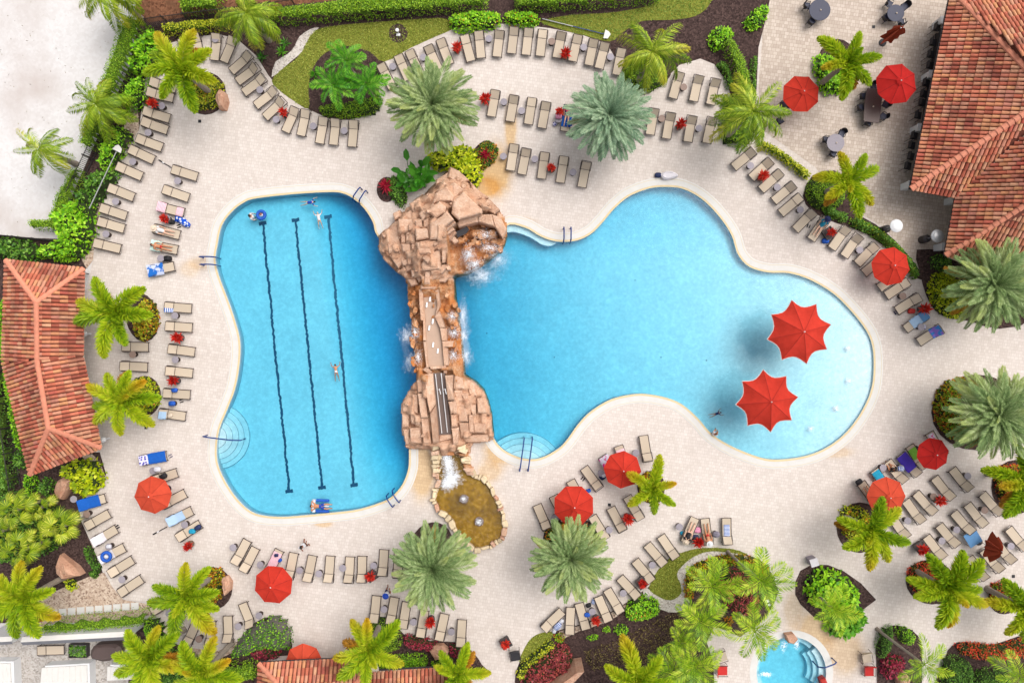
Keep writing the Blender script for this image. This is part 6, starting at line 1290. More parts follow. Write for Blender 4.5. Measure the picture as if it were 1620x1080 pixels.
ROWS = [
 ('A', 'curved row by top left lawn', 'left', [(1, 325, 150, 430, 400), (1, 470, 95, 520, 380), (1, 705, 100, 672, 375), (1, 880, 140, 775, 390), (1, 1065, 310, 850, 500), (1, 1145, 440, 915, 610), (1, 1210, 560, 985, 725), (1, 1335, 690, 1110, 865), (1, 1415, 800, 1215, 985), (2, 470, 400, 345, 680), (2, 575, 435, 515, 708), (2, 765, 510, 712, 795), (2, 895, 520, 860, 815), (2, 1085, 540, 1060, 835)],
  [(1, 1155, 690), (2, 250, 535), (2, 645, 605), (2, 975, 655), (1, 680, 150)], [(1, 1425, 950)]),
 ('B', 'top row below the upper hedge', 'left', [(3, 150, 560, 275, 800), (3, 340, 470, 450, 715), (3, 455, 415, 575, 665), (3, 650, 355, 770, 615), (3, 785, 290, 890, 560), (3, 1040, 235, 1120, 535), (3, 1195, 190, 1225, 505), (3, 1425, 185, 1390, 485), (3, 1580, 150, 1545, 450), (4, 385, 160, 350, 470), (4, 535, 175, 500, 480), (4, 735, 205, 680, 490), (4, 910, 240, 845, 530), (4, 1080, 280, 1020, 575), (4, 1200, 325, 1130, 600), (4, 1370, 400, 1320, 660)],
  [(3, 278, 578), (3, 605, 480), (3, 1305, 280), (4, 625, 310), (4, 968, 372), (4, 1255, 475)], [(3, 965, 395), (4, 770, 460)]),
 ('C', 'row by the silvery date palm', 'left', [(5, 300, 20, 250, 305), (5, 500, 75, 450, 355), (5, 690, 100, 645, 390), (5, 840, 145, 790, 425), (5, 1080, 180, 1035, 460), (6, 370, 555, 325, 830), (6, 550, 575, 495, 895), (6, 775, 615, 725, 925), (6, 985, 655, 930, 915)],
  [(5, 385, 145), (5, 575, 240), (5, 970, 330), (6, 450, 660), (6, 850, 765)], [(5, 185, 125), (5, 985, 265), (6, 640, 740)]),
 ('D', 'short row above upper pool ladder', 'left', [(5, 500, 595, 455, 880), (5, 630, 640, 575, 920), (5, 825, 685, 785, 965), (5, 1030, 725, 985, 1010), (5, 1270, 775, 1215, 1060)], [(5, 380, 725), (5, 715, 755), (5, 1125, 895)], [(5, 895, 860)]),
 ('E', 'alcove trio by the curved hedge', 'left', [(6, 640, 180, 570, 435), (6, 850, 185, 785, 490), (6, 1025, 235, 970, 510)], [(6, 685, 325)], []),
 ('F', 'outer left row along shell path', 'top', [(1, 60, 380, 300, 470), (7, 735, 140, 1005, 205), (7, 700, 245, 980, 310), (7, 660, 445, 945, 530), (7, 640, 555, 925, 655), (7, 580, 735, 870, 840), (7, 500, 845, 780, 975), (8, 385, 90, 640, 200), (8, 300, 320, 550, 420), (8, 215, 535, 470, 620), (8, 190, 680, 445, 755), (8, 130, 905, 420, 975)],
  [(7, 850, 390), (7, 705, 675), (7, 540, 985), (8, 358, 465), (8, 255, 812)], [(7, 790, 385)]),
 ('G', 'left row nearest lap pool ladder', 'top', [(8, 960, 120, 1235, 205), (8, 870, 335, 1145, 430), (8, 805, 515, 1100, 590), (8, 770, 755, 1045, 825), (8, 740, 930, 1025, 985), (9, 565, 200, 860, 140)], [(8, 1020, 245), (8, 905, 645), (9, 705, 60)], [(8, 905, 660)]),
 ('H', 'middle left row beside lap pool', 'top', [(9, 765, 575, 1025, 595), (9, 760, 780, 1045, 800), (9, 785, 1020, 1075, 1060), (10, 765, 310, 1050, 340), (10, 740, 550, 1020, 570), (10, 685, 760, 980, 800)], [(9, 855, 670), (10, 860, 195), (10, 825, 665)], [(9, 910, 905), (10, 872, 420)]),
 ('I', 'pair between pool house palms', 'top', [(9, 305, 1000, 565, 1005), (10, 280, 260, 570, 275)], [(10, 405, 140)], []),
 ('J', 'row around lower left orange umbrella', 'top', [(11, 750, 260, 1050, 205), (11, 880, 475, 1155, 385), (11, 980, 740, 1250, 600), (11, 1060, 915, 1310, 790), (12, 1160, 340, 1400, 190)], [(11, 890, 365), (12, 1230, 200)], [(12, 1285, 410)]),
 ('K', 'lower left dark garden edge row', 'top', [(11, 100, 740, 400, 655), (11, 180, 960, 430, 820), (12, 260, 390, 510, 240), (12, 340, 570, 590, 440), (12, 440, 720, 680, 570), (12, 540, 930, 775, 775)], [(11, 45, 670), (11, 185, 830), (12, 420, 435), (12, 560, 785)], []),
 ('L', 'curved row below lower left palm', 'left', [(13, 150, 575, 390, 440), (13, 310, 810, 480, 590), (13, 510, 940, 620, 690), (13, 765, 955, 775, 690), (13, 960, 915, 950, 630), (13, 1215, 765, 1105, 490)], [(13, 320, 605), (13, 640, 880), (13, 1060, 745), (13, 1280, 630)], []),
 ('M', 'row by the bottom left umbrella', 'left', [(14, 215, 415, 350, 160), (14, 315, 480, 430, 255), (14, 570, 520, 690, 270), (14, 790, 570, 845, 300), (14, 990, 600, 1045, 325), (14, 1215, 610, 1235, 330), (14, 1430, 618, 1445, 340), (15, 220, 475, 225, 200), (15, 440, 415, 460, 120), (15, 600, 430, 615, 150)],
  [(14, 195, 240), (14, 485, 425), (14, 905, 485), (14, 1110, 520), (14, 1365, 460), (15, 345, 300)], [(15, 325, 400, 'sq')]),
 ('N', 'row below bottom left date palm', 'left', [(15, 350, 890, 378, 630), (15, 525, 910, 570, 640), (15, 655, 965, 700, 685), (15, 845, 1055, 890, 775), (15, 1045, 1085, 1105, 815), (15, 1275, 1150, 1290, 880)], [(15, 455, 765), (15, 770, 900), (15, 1175, 1005)], [(15, 960, 870)]),
 ('O', 'row of the pool bay umbrellas', 'left', [(16, 310, 1055, 200, 800), (16, 500, 950, 375, 705), (16, 690, 780, 560, 545), (16, 870, 630, 700, 400), (16, 1045, 500, 905, 290), (16, 1160, 430, 1070, 175), (16, 1380, 335, 1335, 60)], [(16, 390, 935), (16, 885, 460), (16, 1255, 245)], []),
 ('X', 'trio right of bottom date palm', 'left', [(17, 800, 345, 655, 110), (17, 985, 270, 850, 15), (16, 1310, 960, 1155, 700)], [(17, 835, 255)], [(17, 1030, 115)]),
 ('P', 'arc above the bottom mulch', 'right', [(17, 1530, 530, 1400, 340), (17, 1420, 620, 1240, 410), (17, 1290, 800, 1110, 580), (17, 1140, 970, 945, 760), (18, 1090, 520, 950, 285), (18, 960, 610, 855, 365), (18, 720, 690, 650, 440), (18, 545, 750, 560, 475), (18, 270, 700, 465, 515)], [(17, 1295, 630), (17, 985, 930), (18, 790, 520)], [(17, 1180, 815, 'sq'), (18, 830, 590)]),
 ('Q', 'occupied trio above crescent lawn', 'left', [(19, 155, 450, 265, 195), (19, 405, 475, 370, 205), (19, 605, 475, 600, 200)], [(19, 495, 370), (19, 100, 290)], [(19, 285, 430)]),
 ('R', 'long right arc of loungers', 'top', [(20, 330, 280, 160, 420), (20, 530, 370, 330, 550), (20, 640, 490, 430, 680), (20, 780, 620, 565, 800), (20, 860, 745, 635, 935), (21, 300, 110, 135, 280), (21, 430, 190, 305, 375), (21, 670, 265, 510, 495), (21, 800, 345, 640, 580), (21, 975, 455, 780, 660), (21, 1060, 580, 855, 755), (21, 1230, 760, 1025, 910), (21, 1325, 845, 1090, 1000), (22, 495, 465, 255, 620), (22, 575, 650, 350, 815), (22, 725, 800, 490, 955)],
  [(20, 320, 420), (20, 605, 650), (20, 850, 890), (21, 810, 510), (21, 1270, 1000), (22, 520, 790)], [(20, 430, 550), (21, 475, 330, 'sq'), (22, 530, 600)]),
 ('S', 'row under lower right umbrellas', 'left', [(23, 320, 870, 140, 620), (23, 450, 720, 290, 500), (23, 605, 625, 430, 400), (23, 745, 545, 570, 330), (23, 820, 480, 660, 230), (23, 1010, 330, 880, 105)], [(23, 575, 475), (23, 385, 470)], []),
 ('T', 'diagonal row right of orange umbrella', 'left', [(24, 190, 650, 60, 460), (24, 335, 505, 200, 315), (24, 455, 425, 290, 235), (24, 620, 285, 470, 95), (24, 785, 200, 640, 15)], [(24, 215, 500), (24, 785, 75), (24, 460, 270)], [(24, 490, 300)]),
 ('U', 'diagonal row with closed umbrella', 'left', [(24, 540, 845, 390, 650), (24, 670, 735, 510, 540), (24, 810, 610, 650, 420), (24, 930, 540, 780, 345), (24, 1085, 435, 920, 245)], [(24, 540, 690), (24, 680, 585), (24, 945, 400)], [(24, 330, 750, 'sq')]),
 ('V', 'lowest diagonal row at right edge', 'left', [(24, 930, 1050, 800, 850), (24, 1080, 970, 930, 780), (24, 1195, 890, 1045, 695), (24, 1325, 765, 1170, 575)], [(24, 930, 910), (24, 1195, 740)], []),
]
GAP = {'left': 'left', 'right': 'right', 'top': 'top'}
top_me = {k: MB().lathe([(.26, .0), (.275, .012), (.275, .03), (.255, .036)], 16).mesh('table_top', M[k]) for k in ('table_grey', 'table_brown')}
ped_me = MB().lathe([(.2, 0), (.2, .02), (.035, .04), (.03, .44), (.1, .46)], 10).mesh('pedestal', M['frame'])
pot_me = [MB().lathe([(.17, 0), (.25, .1), (.3, .3), (.25, .48), (.29, .54), (.25, .55), (.22, .5)], 14).mesh('pot', M[k]) for k in ('pot', 'pot_brown')]
sq_me = MB().add([(x * r, y * r, z) for r, z in ((.3, 0), (.42, .5), (.36, .5), (.34, .42)) for x, y in ((-1, -1), (1, -1), (1, 1), (-1, 1))], [(k * 4 + i, k * 4 + (i + 1) % 4, k * 4 + 4 + (i + 1) % 4, k * 4 + 4 + i) for k in range(3) for i in range(4)] + [(12, 13, 14, 15), (3, 2, 1, 0)]).mesh('pot', M['pot'])
def brom_mesh(seed):
    r = np.random.default_rng(seed); n = 56; az = np.arange(n) * 2.4 + r.uniform(-.3, .3, n); el = np.linspace(.1, 1.25, n); d = np.stack([np.cos(az) * np.cos(el), np.sin(az) * np.cos(el), np.sin(el)], 1)
    p = np.stack([.04 * np.cos(az), .04 * np.sin(az), np.linspace(.02, .3, n)], 1); return leaf_mesh('foliage', p, d, r.uniform(.3, .5, n), .055, F['redplant'])
BROM = [brom_mesh(s) for s in range(3)]
used = {}
def uniq(lb):
    if lb in used: print('DUPLICATE LABEL', lb)
    used[lb] = 1; return lb
for key, desc, end, pts, tabs, urns in ROWS:
    LOUNGERS[key] = []
    for i, (t, hx, hy, fx_, fy) in enumerate(pts):
        a = random.uniform(.5, .85) if key not in ('A', 'P', 'N') else random.uniform(.3, .65)
        if random.random() < .12: a = random.uniform(.05, .2)
        LOUNGERS[key].append(place_lounger(uniq(f'{ORD[i]} tan sun lounger from the {end} in the {desc}'), 'tan sun loungers around the pool', *tp(t, hx, hy), *tp(t, fx_, fy), a))
    cen = [Vector(o.location) for o in LOUNGERS[key]]
    def where(p):
        o = sorted(range(len(cen)), key=lambda j: (cen[j] - p).length); a = o[0]
        b = next((j for j in o[1:3] if abs(j - a) == 1), None)
        if b is not None and (cen[a] - cen[b]).length * 1.15 > (cen[a] - p).length + (cen[b] - p).length - .9:
            i, j = sorted((a, b)); return f'between {ORD[i]} and {ORD[j]} loungers, {desc}'
        return f'beside {ORD[a]} lounger, {desc}'
    for (t, x, y) in tabs:
        px, py = tp(t, x, y); v = V(px, py, .45); v.z = 0; brown = (t, x) in ((4, 625), (6, 450), (6, 685), (10, 405), (13, 640), (24, 945), (24, 930), (24, 460), (21, 1270), (11, 185))
        o = empty('side_table', v, random.uniform(0, 6), None, 'side table', 'small round side tables'); lb = f"round {'brown' if brown else 'grey'} table {where(v)}"
        if lb in used: lb = lb.replace('round', 'small')
        o['label'] = uniq(lb); inst('table_top', top_me['table_brown' if brown else 'table_grey'], o, (0, 0, .45)); inst('pedestal', ped_me, o)
    for u in urns:
        t, x, y = u[:3]; px, py = tp(t, x, y); v = V(px, py, .35); v.z = 0
        kindw = 'square pot' if len(u) > 3 else 'round urn'
        o = empty('planter', v, random.uniform(0, 6) if len(u) == 3 else .6, uniq(f'red bromeliads in {kindw} {where(v)}'), 'planter', 'potted red bromeliads')
        inst('pot', sq_me if len(u) > 3 else random.choice(pot_me), o); b_ = inst('foliage', random.choice(BROM), o, (random.uniform(-.06, .06), random.uniform(-.06, .06), .62), (0, 0, random.uniform(0, 6)), random.uniform(.95, 1.25))
        MB().tube([(0, 0, .4), (0, 0, .72)], .03, 5).obj('stem', M['bark'], o)
# --- free planters at the bottom
for px, py, lb, sq in ((800, 1015, 'square dark pot of red bromeliads beside the black chair at the bottom', 1),):
    v = V(px, py, .3); v.z = 0; o = empty('planter', v, .5, lb, 'planter', 'potted red bromeliads'); inst('pot', sq_me, o); inst('foliage', BROM[0], o, (0, 0, .55))
# ================================================================== UMBRELLAS
for k_, c_ in dict(red=(172, 44, 34), crimson=(150, 28, 28), orange=(180, 62, 42)).items(): M[k_ + '_canvas_seam'] = simple(k_ + '_seam', A(*c_), .9, .05, 5, 0)
def umbrella(label, px, py, rpx, h, mat, scallop=False, rot=0.2, cap=True):
    c = V(px, py, h + .1); t = empty('umbrella', (c.x, c.y, 0), rot, label, 'umbrella', 'open red umbrellas'); r = rpx / (20 * CAM_H / (CAM_H - h)); rise = r * .36
    for k in range(8):
        a0, a1 = k * math.pi / 4, (k + 1) * math.pi / 4; m = MB(); nseg = 5; rows_ = 5
        for i in range(rows_ + 1):
            u = i / rows_
            for j in range(nseg + 1):
                w = j / nseg; a = a0 + (a1 - a0) * w; ch = math.cos(math.pi / 8) / math.cos(a - (a0 + a1) / 2); rr = r * u * ch
                if scallop: rr *= 1 - .17 * u * u * (1 - (2 * w - 1) ** 2)
                sag = .07 * r * u * (1 - (2 * w - 1) ** 2) * (1.2 - u * .4); m.v.append((rr * math.cos(a), rr * math.sin(a), h + rise * (1 - u ** 1.15) - sag * .6))
        for i in range(rows_):
            for j in range(nseg): b = i * (nseg + 1) + j; m.f.append((b, b + nseg + 1, b + nseg + 2, b + 1))
        o = m.obj('canopy_panel', M[mat], t, smooth=True)
        if scallop:
            e_ = m.v[rows_ * (nseg + 1):]; MB().tube([Vector(p) for p in e_], .03, 4).obj('canopy_trim', M['canopy_trim'], o)
        MB().tube([(0.05 * math.cos(a0), .05 * math.sin(a0), h + rise - .06), (r * .97 * math.cos(a0), r * .97 * math.sin(a0), h - .03)], .012, 4).obj('rib', M['pole_metal'], t)
    for k in range(8):
        a0 = k * math.pi / 4; MB().tube([(r * u * math.cos(a0), r * u * math.sin(a0), h + rise * (1 - u ** 1.15) + .008) for u in (.05, .3, .55, .8, .99)], .014, 4).obj('seam', M[mat + '_seam'], t)
    if cap:
        m = MB()
        for i, (u, z) in enumerate(((.0, .1), (.1, .075), (.2, .04))):
            for k in range(16): a = k * math.pi / 8; wv = 1 - .12 * (k % 2) * i / 2; m.v.append((r * u * wv * math.cos(a), r * u * wv * math.sin(a), h + rise + z - u * .42 * rise * 1.2))
        for i in range(2):
            for k in range(16): m.f.append((i * 16 + k, i * 16 + 16 + k, i * 16 + 16 + (k + 1) % 16, i * 16 + (k + 1) % 16))
        m.obj('vent_cap', M[mat], t)
    MB().tube([(0, 0, .02), (0, 0, h + rise + .02)], .03, 8).obj('pole', M['pole_metal'], t); MB().lathe([(.3, 0), (.3, .06), (.1, .1), (.05, .3)], 14).obj('base', M['black'], t)
    MB().lathe([(.03, 0), (.05, .04), (.02, .1)], 8, (0, 0, h + rise + .08)).obj('finial', M['white'], t); return t
umbrella('red umbrella at the left of the dining patio beside the small palm', 1268, 148, 30, 2.3, 'red_canvas', rot=.35)
umbrella('crimson umbrella over the oval dining table near the clubhouse', 1419, 132, 33, 2.3, 'crimson_canvas', rot=.5)
umbrella('red umbrella over the right arc of loungers', 1410, 421, 31, 2.2, 'red_canvas', rot=.6)
umbrella('crimson umbrella beside the right edge date palm bed', 1477, 718, 26, 2.2, 'crimson_canvas', rot=.2)
umbrella('orange red umbrella above the foxtail palm at lower right', 1403, 785, 31, 2.2, 'orange_canvas', rot=.0)
umbrella('red umbrella beside the small foxtail palm below the pool bay', 985, 743, 30, 2.2, 'red_canvas', rot=.7)
umbrella('red umbrella above the bottom centre green date palm', 908, 800, 33, 2.2, 'red_canvas', rot=.4)
umbrella('orange red umbrella over the lower left loungers', 241, 783, 30, 2.2, 'orange_canvas', rot=.1)
umbrella('red umbrella at the bottom left of the lap pool', 432, 925, 31, 2.2, 'red_canvas', rot=.3)
umbrella('rust red umbrella half hidden behind the cabana roof', 480, 1048, 30, 2.0, 'orange_canvas', rot=.05)
umbrella('upper scalloped red umbrella standing in the shallow pool end', 1265, 525, 52, 3.5, 'red_canvas', True, .23, False)
umbrella('lower scalloped red umbrella standing in the shallow pool end', 1214, 634, 50, 3.5, 'red_canvas', True, .12, False)
def closed_umbrella(label, px, py, tilt):
    c = V(px, py); t = empty('closed_umbrella', c, tilt, label, 'umbrella'); m = MB(); n = 16
    for i, (z, r0) in enumerate(((2.5, .05), (2.3, .3), (1.8, .55), (1.3, .75), (1.1, .62))):
        for k in range(n): a = 2 * math.pi * k / n; r = r0 * (1.0 if k % 2 else .5) * (1 + .3 * math.sin(a * 2 + 1)); m.v.append((r * math.cos(a) * 1.3, r * math.sin(a) * .9, z + (.12 if k % 2 else 0)))
    for i in range(4):
        for k in range(n): m.f.append((i * n + k, i * n + n + k, i * n + n + (k + 1) % n, i * n + (k + 1) % n))
    m.obj('folded_canopy', M['rust_canvas'], t); MB().tube([(0, 0, 0), (0, 0, 2.6)], .03, 8).obj('pole', M['pole_metal'], t); MB().lathe([(.3, 0), (.3, .06), (.05, .1)], 14).obj('base', M['black'], t)
closed_umbrella('closed rust red umbrella on the dining patio near the top', 1396, 68, .4); closed_umbrella('closed rust red umbrella among the lower right loungers', 1548, 856, 1.2)
tb = empty('square_table', V(1539, 851, .6) * 1.0, .55, 'square light blue table under the closed lower right umbrella', 'table'); tb.location.z = 0
MB().box((0, 0, .62), (1.1, 1.1, .04)).obj('table_top', M['towel_denim'], tb)
for x in (-1, 1):
    for y in (-1, 1): MB().tube([(x * .48, y * .48, 0), (x * .48, y * .48, .62)], .02, 5).obj('leg', M['frame'], tb)
# ================================================================== DINING PATIO
def chair_parts(mat='black', seat='navy'):
    s = MB().box((0, 0, .44), (.5, .5, .07)).mesh('seat', M[seat]); b = MB(); n = 8
    for i in range(n + 1):
        a = R(-75) + R(150) * i / n; b.v += [(-.26 * math.cos(a) - .02, .27 * math.sin(a), .42), (-.32 * math.cos(a) - .02, .3 * math.sin(a), .86)]
    for i in range(n): b.f.append((2 * i, 2 * i + 2, 2 * i + 3, 2 * i + 1))
    b2 = b.mesh('backrest', M[mat]); l = MB().tube([(0, 0, 0), (0, 0, .42)], .02, 5).mesh('leg', M[mat]); a_ = MB().tube([(-.2, 0, .64), (.2, 0, .64), (.22, 0, .44)], .025, 5).mesh('armrest', M[mat]); return s, b2, l, a_
CP = chair_parts()
def chair(label, px, py, face, group='black dining chairs on the patio', hh=.5):
    v = V(px, py, hh); v.z = 0; f = Vector(W(*face)) ; rz = math.atan2(f.y - v.y, f.x - v.x); t = empty('dining_chair', v, rz, label, 'chair', group)
    inst('seat', CP[0], t); inst('backrest', CP[1], t)
    for x in (-.2, .2):
        for y in (-.2, .2): inst('leg', CP[2], t, (x, y, 0))
    for y in (-.26, .26): inst('armrest', CP[3], t, (0, y, 0))
def round_table(label, px, py, rpx, mat):
    v = V(px, py, .74); v.z = 0; t = empty('dining_table', v, 0, label, 'table'); r = rpx / 20.3
    MB().lathe([(r - .02, .70), (r, .72), (r, .74), (r - .03, .75)], 28).obj('table_top', M[mat], t); MB().lathe([(.32, 0), (.3, .04), (.06, .08), (.05, .7)], 12).obj('pedestal', M['black'], t)
    MB().lathe([(.05, .75), (.06, .8), (.03, .84)], 8, (.05, -.02, 0)).obj('candle', M['straw'], t); return t
TB = 'navy round table at the top edge of the dining patio'
round_table('large navy round table at the left of the dining patio', 1297, 16, 17, 'navy'); round_table('small navy round table above the closed umbrella on the patio', 1417, 21, 13.5, 'navy'); round_table('grey mesh round table near the foxtail palm on the patio', 1322, 226, 14, 'table_grey')
for lb, x, y, f in (('black chair left of the large navy table on the patio', 1277, 9, (1297, 16)), ('black chair below the large navy table on the patio', 1284, 34, (1297, 16)),
                    ('black chair upper left of the small navy table', 1407, 6, (1417, 21)), ('black chair upper right of the small navy table', 1432, 10, (1417, 21)), ('black chair lower left of the small navy table', 1402, 28, (1417, 21)), ('black chair lower right of the small navy table', 1426, 35, (1417, 21)),
                    ('black chair left of the grey mesh table', 1307, 221, (1322, 226)), ('black chair above the grey mesh table', 1332, 211, (1322, 226)), ('black chair below the grey mesh table', 1318, 243, (1322, 226)),
                    ('black chair at the upper left of the oval table', 1366, 152, (1380, 155)), ('black chair at the lower left of the oval table', 1362, 170, (1378, 172)), ('black chair at the bottom end of the oval table', 1374, 194, (1380, 165)), ('black chair at the lower right of the oval table', 1398, 184, (1380, 178)), ('black chair at the middle right of the oval table', 1402, 165, (1384, 162)), ('black chair at the top end of the oval table', 1382, 136, (1383, 165)),
                    ('black chair under the left patio umbrella', 1240, 165, (1262, 160)), ('black chair below the left patio umbrella beside the coconut palm', 1234, 191, (1250, 180))): chair(lb, x, y, f)
ot = V(1381, 167, .74); ot.z = 0; t = empty('dining_table', ot, 0, 'dark oval dining table beside the crimson umbrella', 'table')
op = smooth_poly([(-.62, -1.1), (-.62, 1.1), (-.3, 1.3), (.3, 1.3), (.62, 1.1), (.62, -1.1), (.3, -1.3), (-.3, -1.3)], 4); MB().prism([(x * math.cos(-.1) - y * math.sin(-.1), x * math.sin(-.1) + y * math.cos(-.1)) for x, y in op], .70, .75, 0, .02).obj('table_top', M['brown_top'], t)
for y in (-.8, .8): MB().lathe([(.25, 0), (.05, .06), (.05, .7)], 10, (0, y, 0)).obj('pedestal', M['black'], t)
for y in (-.1,): MB().lathe([(.05, .755), (.06, .82), (.03, .86)], 8, (0, y, 0)).obj('candle', M['straw'], t)
for i, (zx, zy) in enumerate(((1070, 175), (1045, 270), (1030, 345), (1025, 415), (1000, 525), (985, 595), (975, 650), (950, 730), (925, 860), (910, 920), (905, 990), (885, 1050))):
    px, py = 1215 + zx / 4, zy / 4; v = V(px, py, .8); v.z = 0; t = empty('bar_stool', v, R(-10), f'{ORD[i]} black bar stool from the top along the clubhouse counter', 'stool', 'bar stools along the clubhouse')
    MB().box((0, 0, .78), (.5, .55, .08)).obj('seat', M['black'], t); MB().box((-.24, 0, 1.0), (.05, .55, .4)).obj('backrest', M['black'], t)
    for x in (-.2, .2):
        for y in (-.22, .22): MB().tube([(x * 1.25, y * 1.25, 0), (x, y, .76)], .018, 5).obj('leg', M['dark_fence'], t)
for lb, px, py, g_ in (('white domed patio heater beside the curved dark hedge', 1419, 357, 'white'), ('silver domed patio heater at the clubhouse corner', 1484, 373, 'pole_metal')):
    c = V(px, py, 2.1); c.z = 0; t = empty('patio_heater', c, 0, lb, 'heater')
    MB().lathe([(.50, 2.02), (.48, 2.06), (.3, 2.16), (.1, 2.2), (.02, 2.21)], 22).obj('reflector', M[g_], t); MB().lathe([(.12, 1.75), (.14, 2.0)], 12).obj('burner', M['grey_metal'], t); MB().lathe([(.05, .8), (.05, 1.75)], 10).obj('pole', M['grey_metal'], t); MB().lathe([(.3, 0), (.3, .75), (.15, .85)], 14).obj('gas_housing', M['dark_fence'], t)
# chairs at the bottom
def arm_chair(label, px, py, rz, cushion):
    v = V(px, py, .4); v.z = 0; t = empty('deck_chair', v, rz, label, 'chair')
    MB().box((0, 0, .38), (.75, .72, .06)).obj('seat', M[cushion], t)
    MB().box((-.42, 0, .62), (.06, .72, .5), ry=-.3).obj('backrest', M[cushion], t)
    f = MB()
    for s in (-1, 1): f.tube([(.38, s * .4, 0), (.36, s * .4, .55), (-.4, s * .4, .55), (-.46, s * .4, 0)], .022, 6)
    f.obj('frame', M['frame'], t); return t
arm_chair('deck chair with red cushion left of the spa', 1143, 1060, 0, 'red_seat'); arm_chair('empty tan deck chair left of the spa above the red one', 1142, 1038, .3, 'sling'); arm_chair('deck chair with red cushion below the twin clipped shrubs', 1375, 1061, R(-90), 'red_seat'); arm_chair('empty tan deck chair right of the spa above the red one', 1371, 1040, R(-80), 'sling'); arm_chair('black chair beside the square pot at the bottom', 815, 1037, R(-80), 'black')
# ================================================================== TOWELS ON LOUNGERS
def prof(x, ang):
    return (x, SZ + .035) if x <= HX else (HX + (x - HX) * math.cos(ang), SZ + .035 + (x - HX) * math.sin(ang))
def towel(label, key, i, x0, x1, mat, w=.78, off=0.0, name='towel', lift=0.0, hang=.06):
    lo = LOUNGERS[key][i - 1]; ang = lo['back']; m = MB(); n = 10
    for a in range(n + 1):
        x = x0 + (x1 - x0) * a / n; qx, qz = prof(x, ang)
        for j, y in enumerate((-1, -.9, -.5, 0, .5, .9, 1)): m.v.append((qx + random.uniform(-.012, .012), off + y * w / 2 + random.uniform(-.015, .015), qz + lift + random.uniform(0, .022) - (hang if abs(y) == 1 else 0)))
    for a in range(n):
        for j in range(6): b = a * 7 + j; m.f.append((b, b + 7, b + 8, b + 1))
    o = m.obj(name, M[mat], None, lo.location, lo.rotation_euler.z, True); return tag(o, label, 'towel')
towel('royal blue towel on the lounger behind a sunbather beside the silvery palm', 'C', 5, -.7, 1.02, 'towel_blue')
towel('pink striped towel over the lounger head beside the spotted blue float', 'G', 3, .4, 1.04, 'towel_pinkw'); towel('pink patterned cloth on the foot of the lounger by the spotted float', 'G', 3, -1.0, -.45, 'towel_pinkw', .7)
towel('pale mint towel over the lounger head left of the lap pool ladder', 'G', 5, .25, 1.04, 'towel_mint', .84)
towel('blue patterned towel over the lounger left of the lap pool ladder', 'G', 6, -.2, 1.05, 'towel_splash', .98)
towel('small blue towel hung on a lounger head above the pool house palm bed', 'H', 1, .35, 1.02, 'towel_bluew', .34, .26)
towel('light blue towel on the lounger beside the lower pool house palm', 'H', 6, .45, 1.02, 'towel_ltblue', .6, .12)
towel('bright blue towel across the lounger facing the lap pool steps', 'J', 1, -1.0, .4, 'towel_blue', .86); towel('purple dotted towel on the lounger head facing the lap pool steps', 'J', 1, .4, 1.03, 'towel_dots', .78)
towel('light blue towel on the lounger below the orange umbrella', 'J', 4, -.35, 1.04, 'towel_ltblue', .76)
towel('royal blue towel with round prints on the lounger by the dark garden', 'K', 1, -.62, 1.05, 'towel_blue', .92)
towel('white printed towel on the lounger beside the fan palms', 'K', 3, .0, 1.03, 'towel_white', .76); towel('white towel under a blue ring on a lower left lounger', 'K', 4, -.1, 1.03, 'towel_white', .76)
towel('white and pink cloth on the lounger beside the bottom left umbrella', 'M', 3, -.85, .6, 'towel_pinkw', .74)
towel('pink and teal printed towel on the lounger left of the pool bay umbrella', 'O', 5, -1.0, -.1, 'towel_print', .86); towel('pink and blue towel on the lounger above the pool bay umbrella', 'O', 6, -.75, .0, 'towel_pinkw', .74)
towel('blue zigzag towel on the right lounger above the crescent lawn', 'Q', 3, -.55, .35, 'towel_bluew', .5)
towel('pale blue towel on the lounger beside the upper right date palm', 'R', 15, -.45, .4, 'towel_ltblue', .8); towel('denim blue towel on the lounger head beside the upper right date palm', 'R', 15, .42, 1.04, 'towel_denim', .84)
towel('violet and blue print towel on the last lounger of the right arc', 'R', 16, .1, .95, 'towel_tie', .84)
towel('purple towel across the lounger beside the crimson umbrella', 'S', 4, -1.0, .45, 'towel_purple', .92); towel('lime green towel on the lounger beside the purple one', 'S', 5, -.8, .1, 'towel_green', .66)
towel('teal towel on the lounger above the orange lower right umbrella', 'S', 2, -.95, -.1, 'towel_teal', .7); towel('colourful cloth on the lounger foot above the crimson umbrella', 'S', 6, -.95, -.5, 'towel_print', .5)
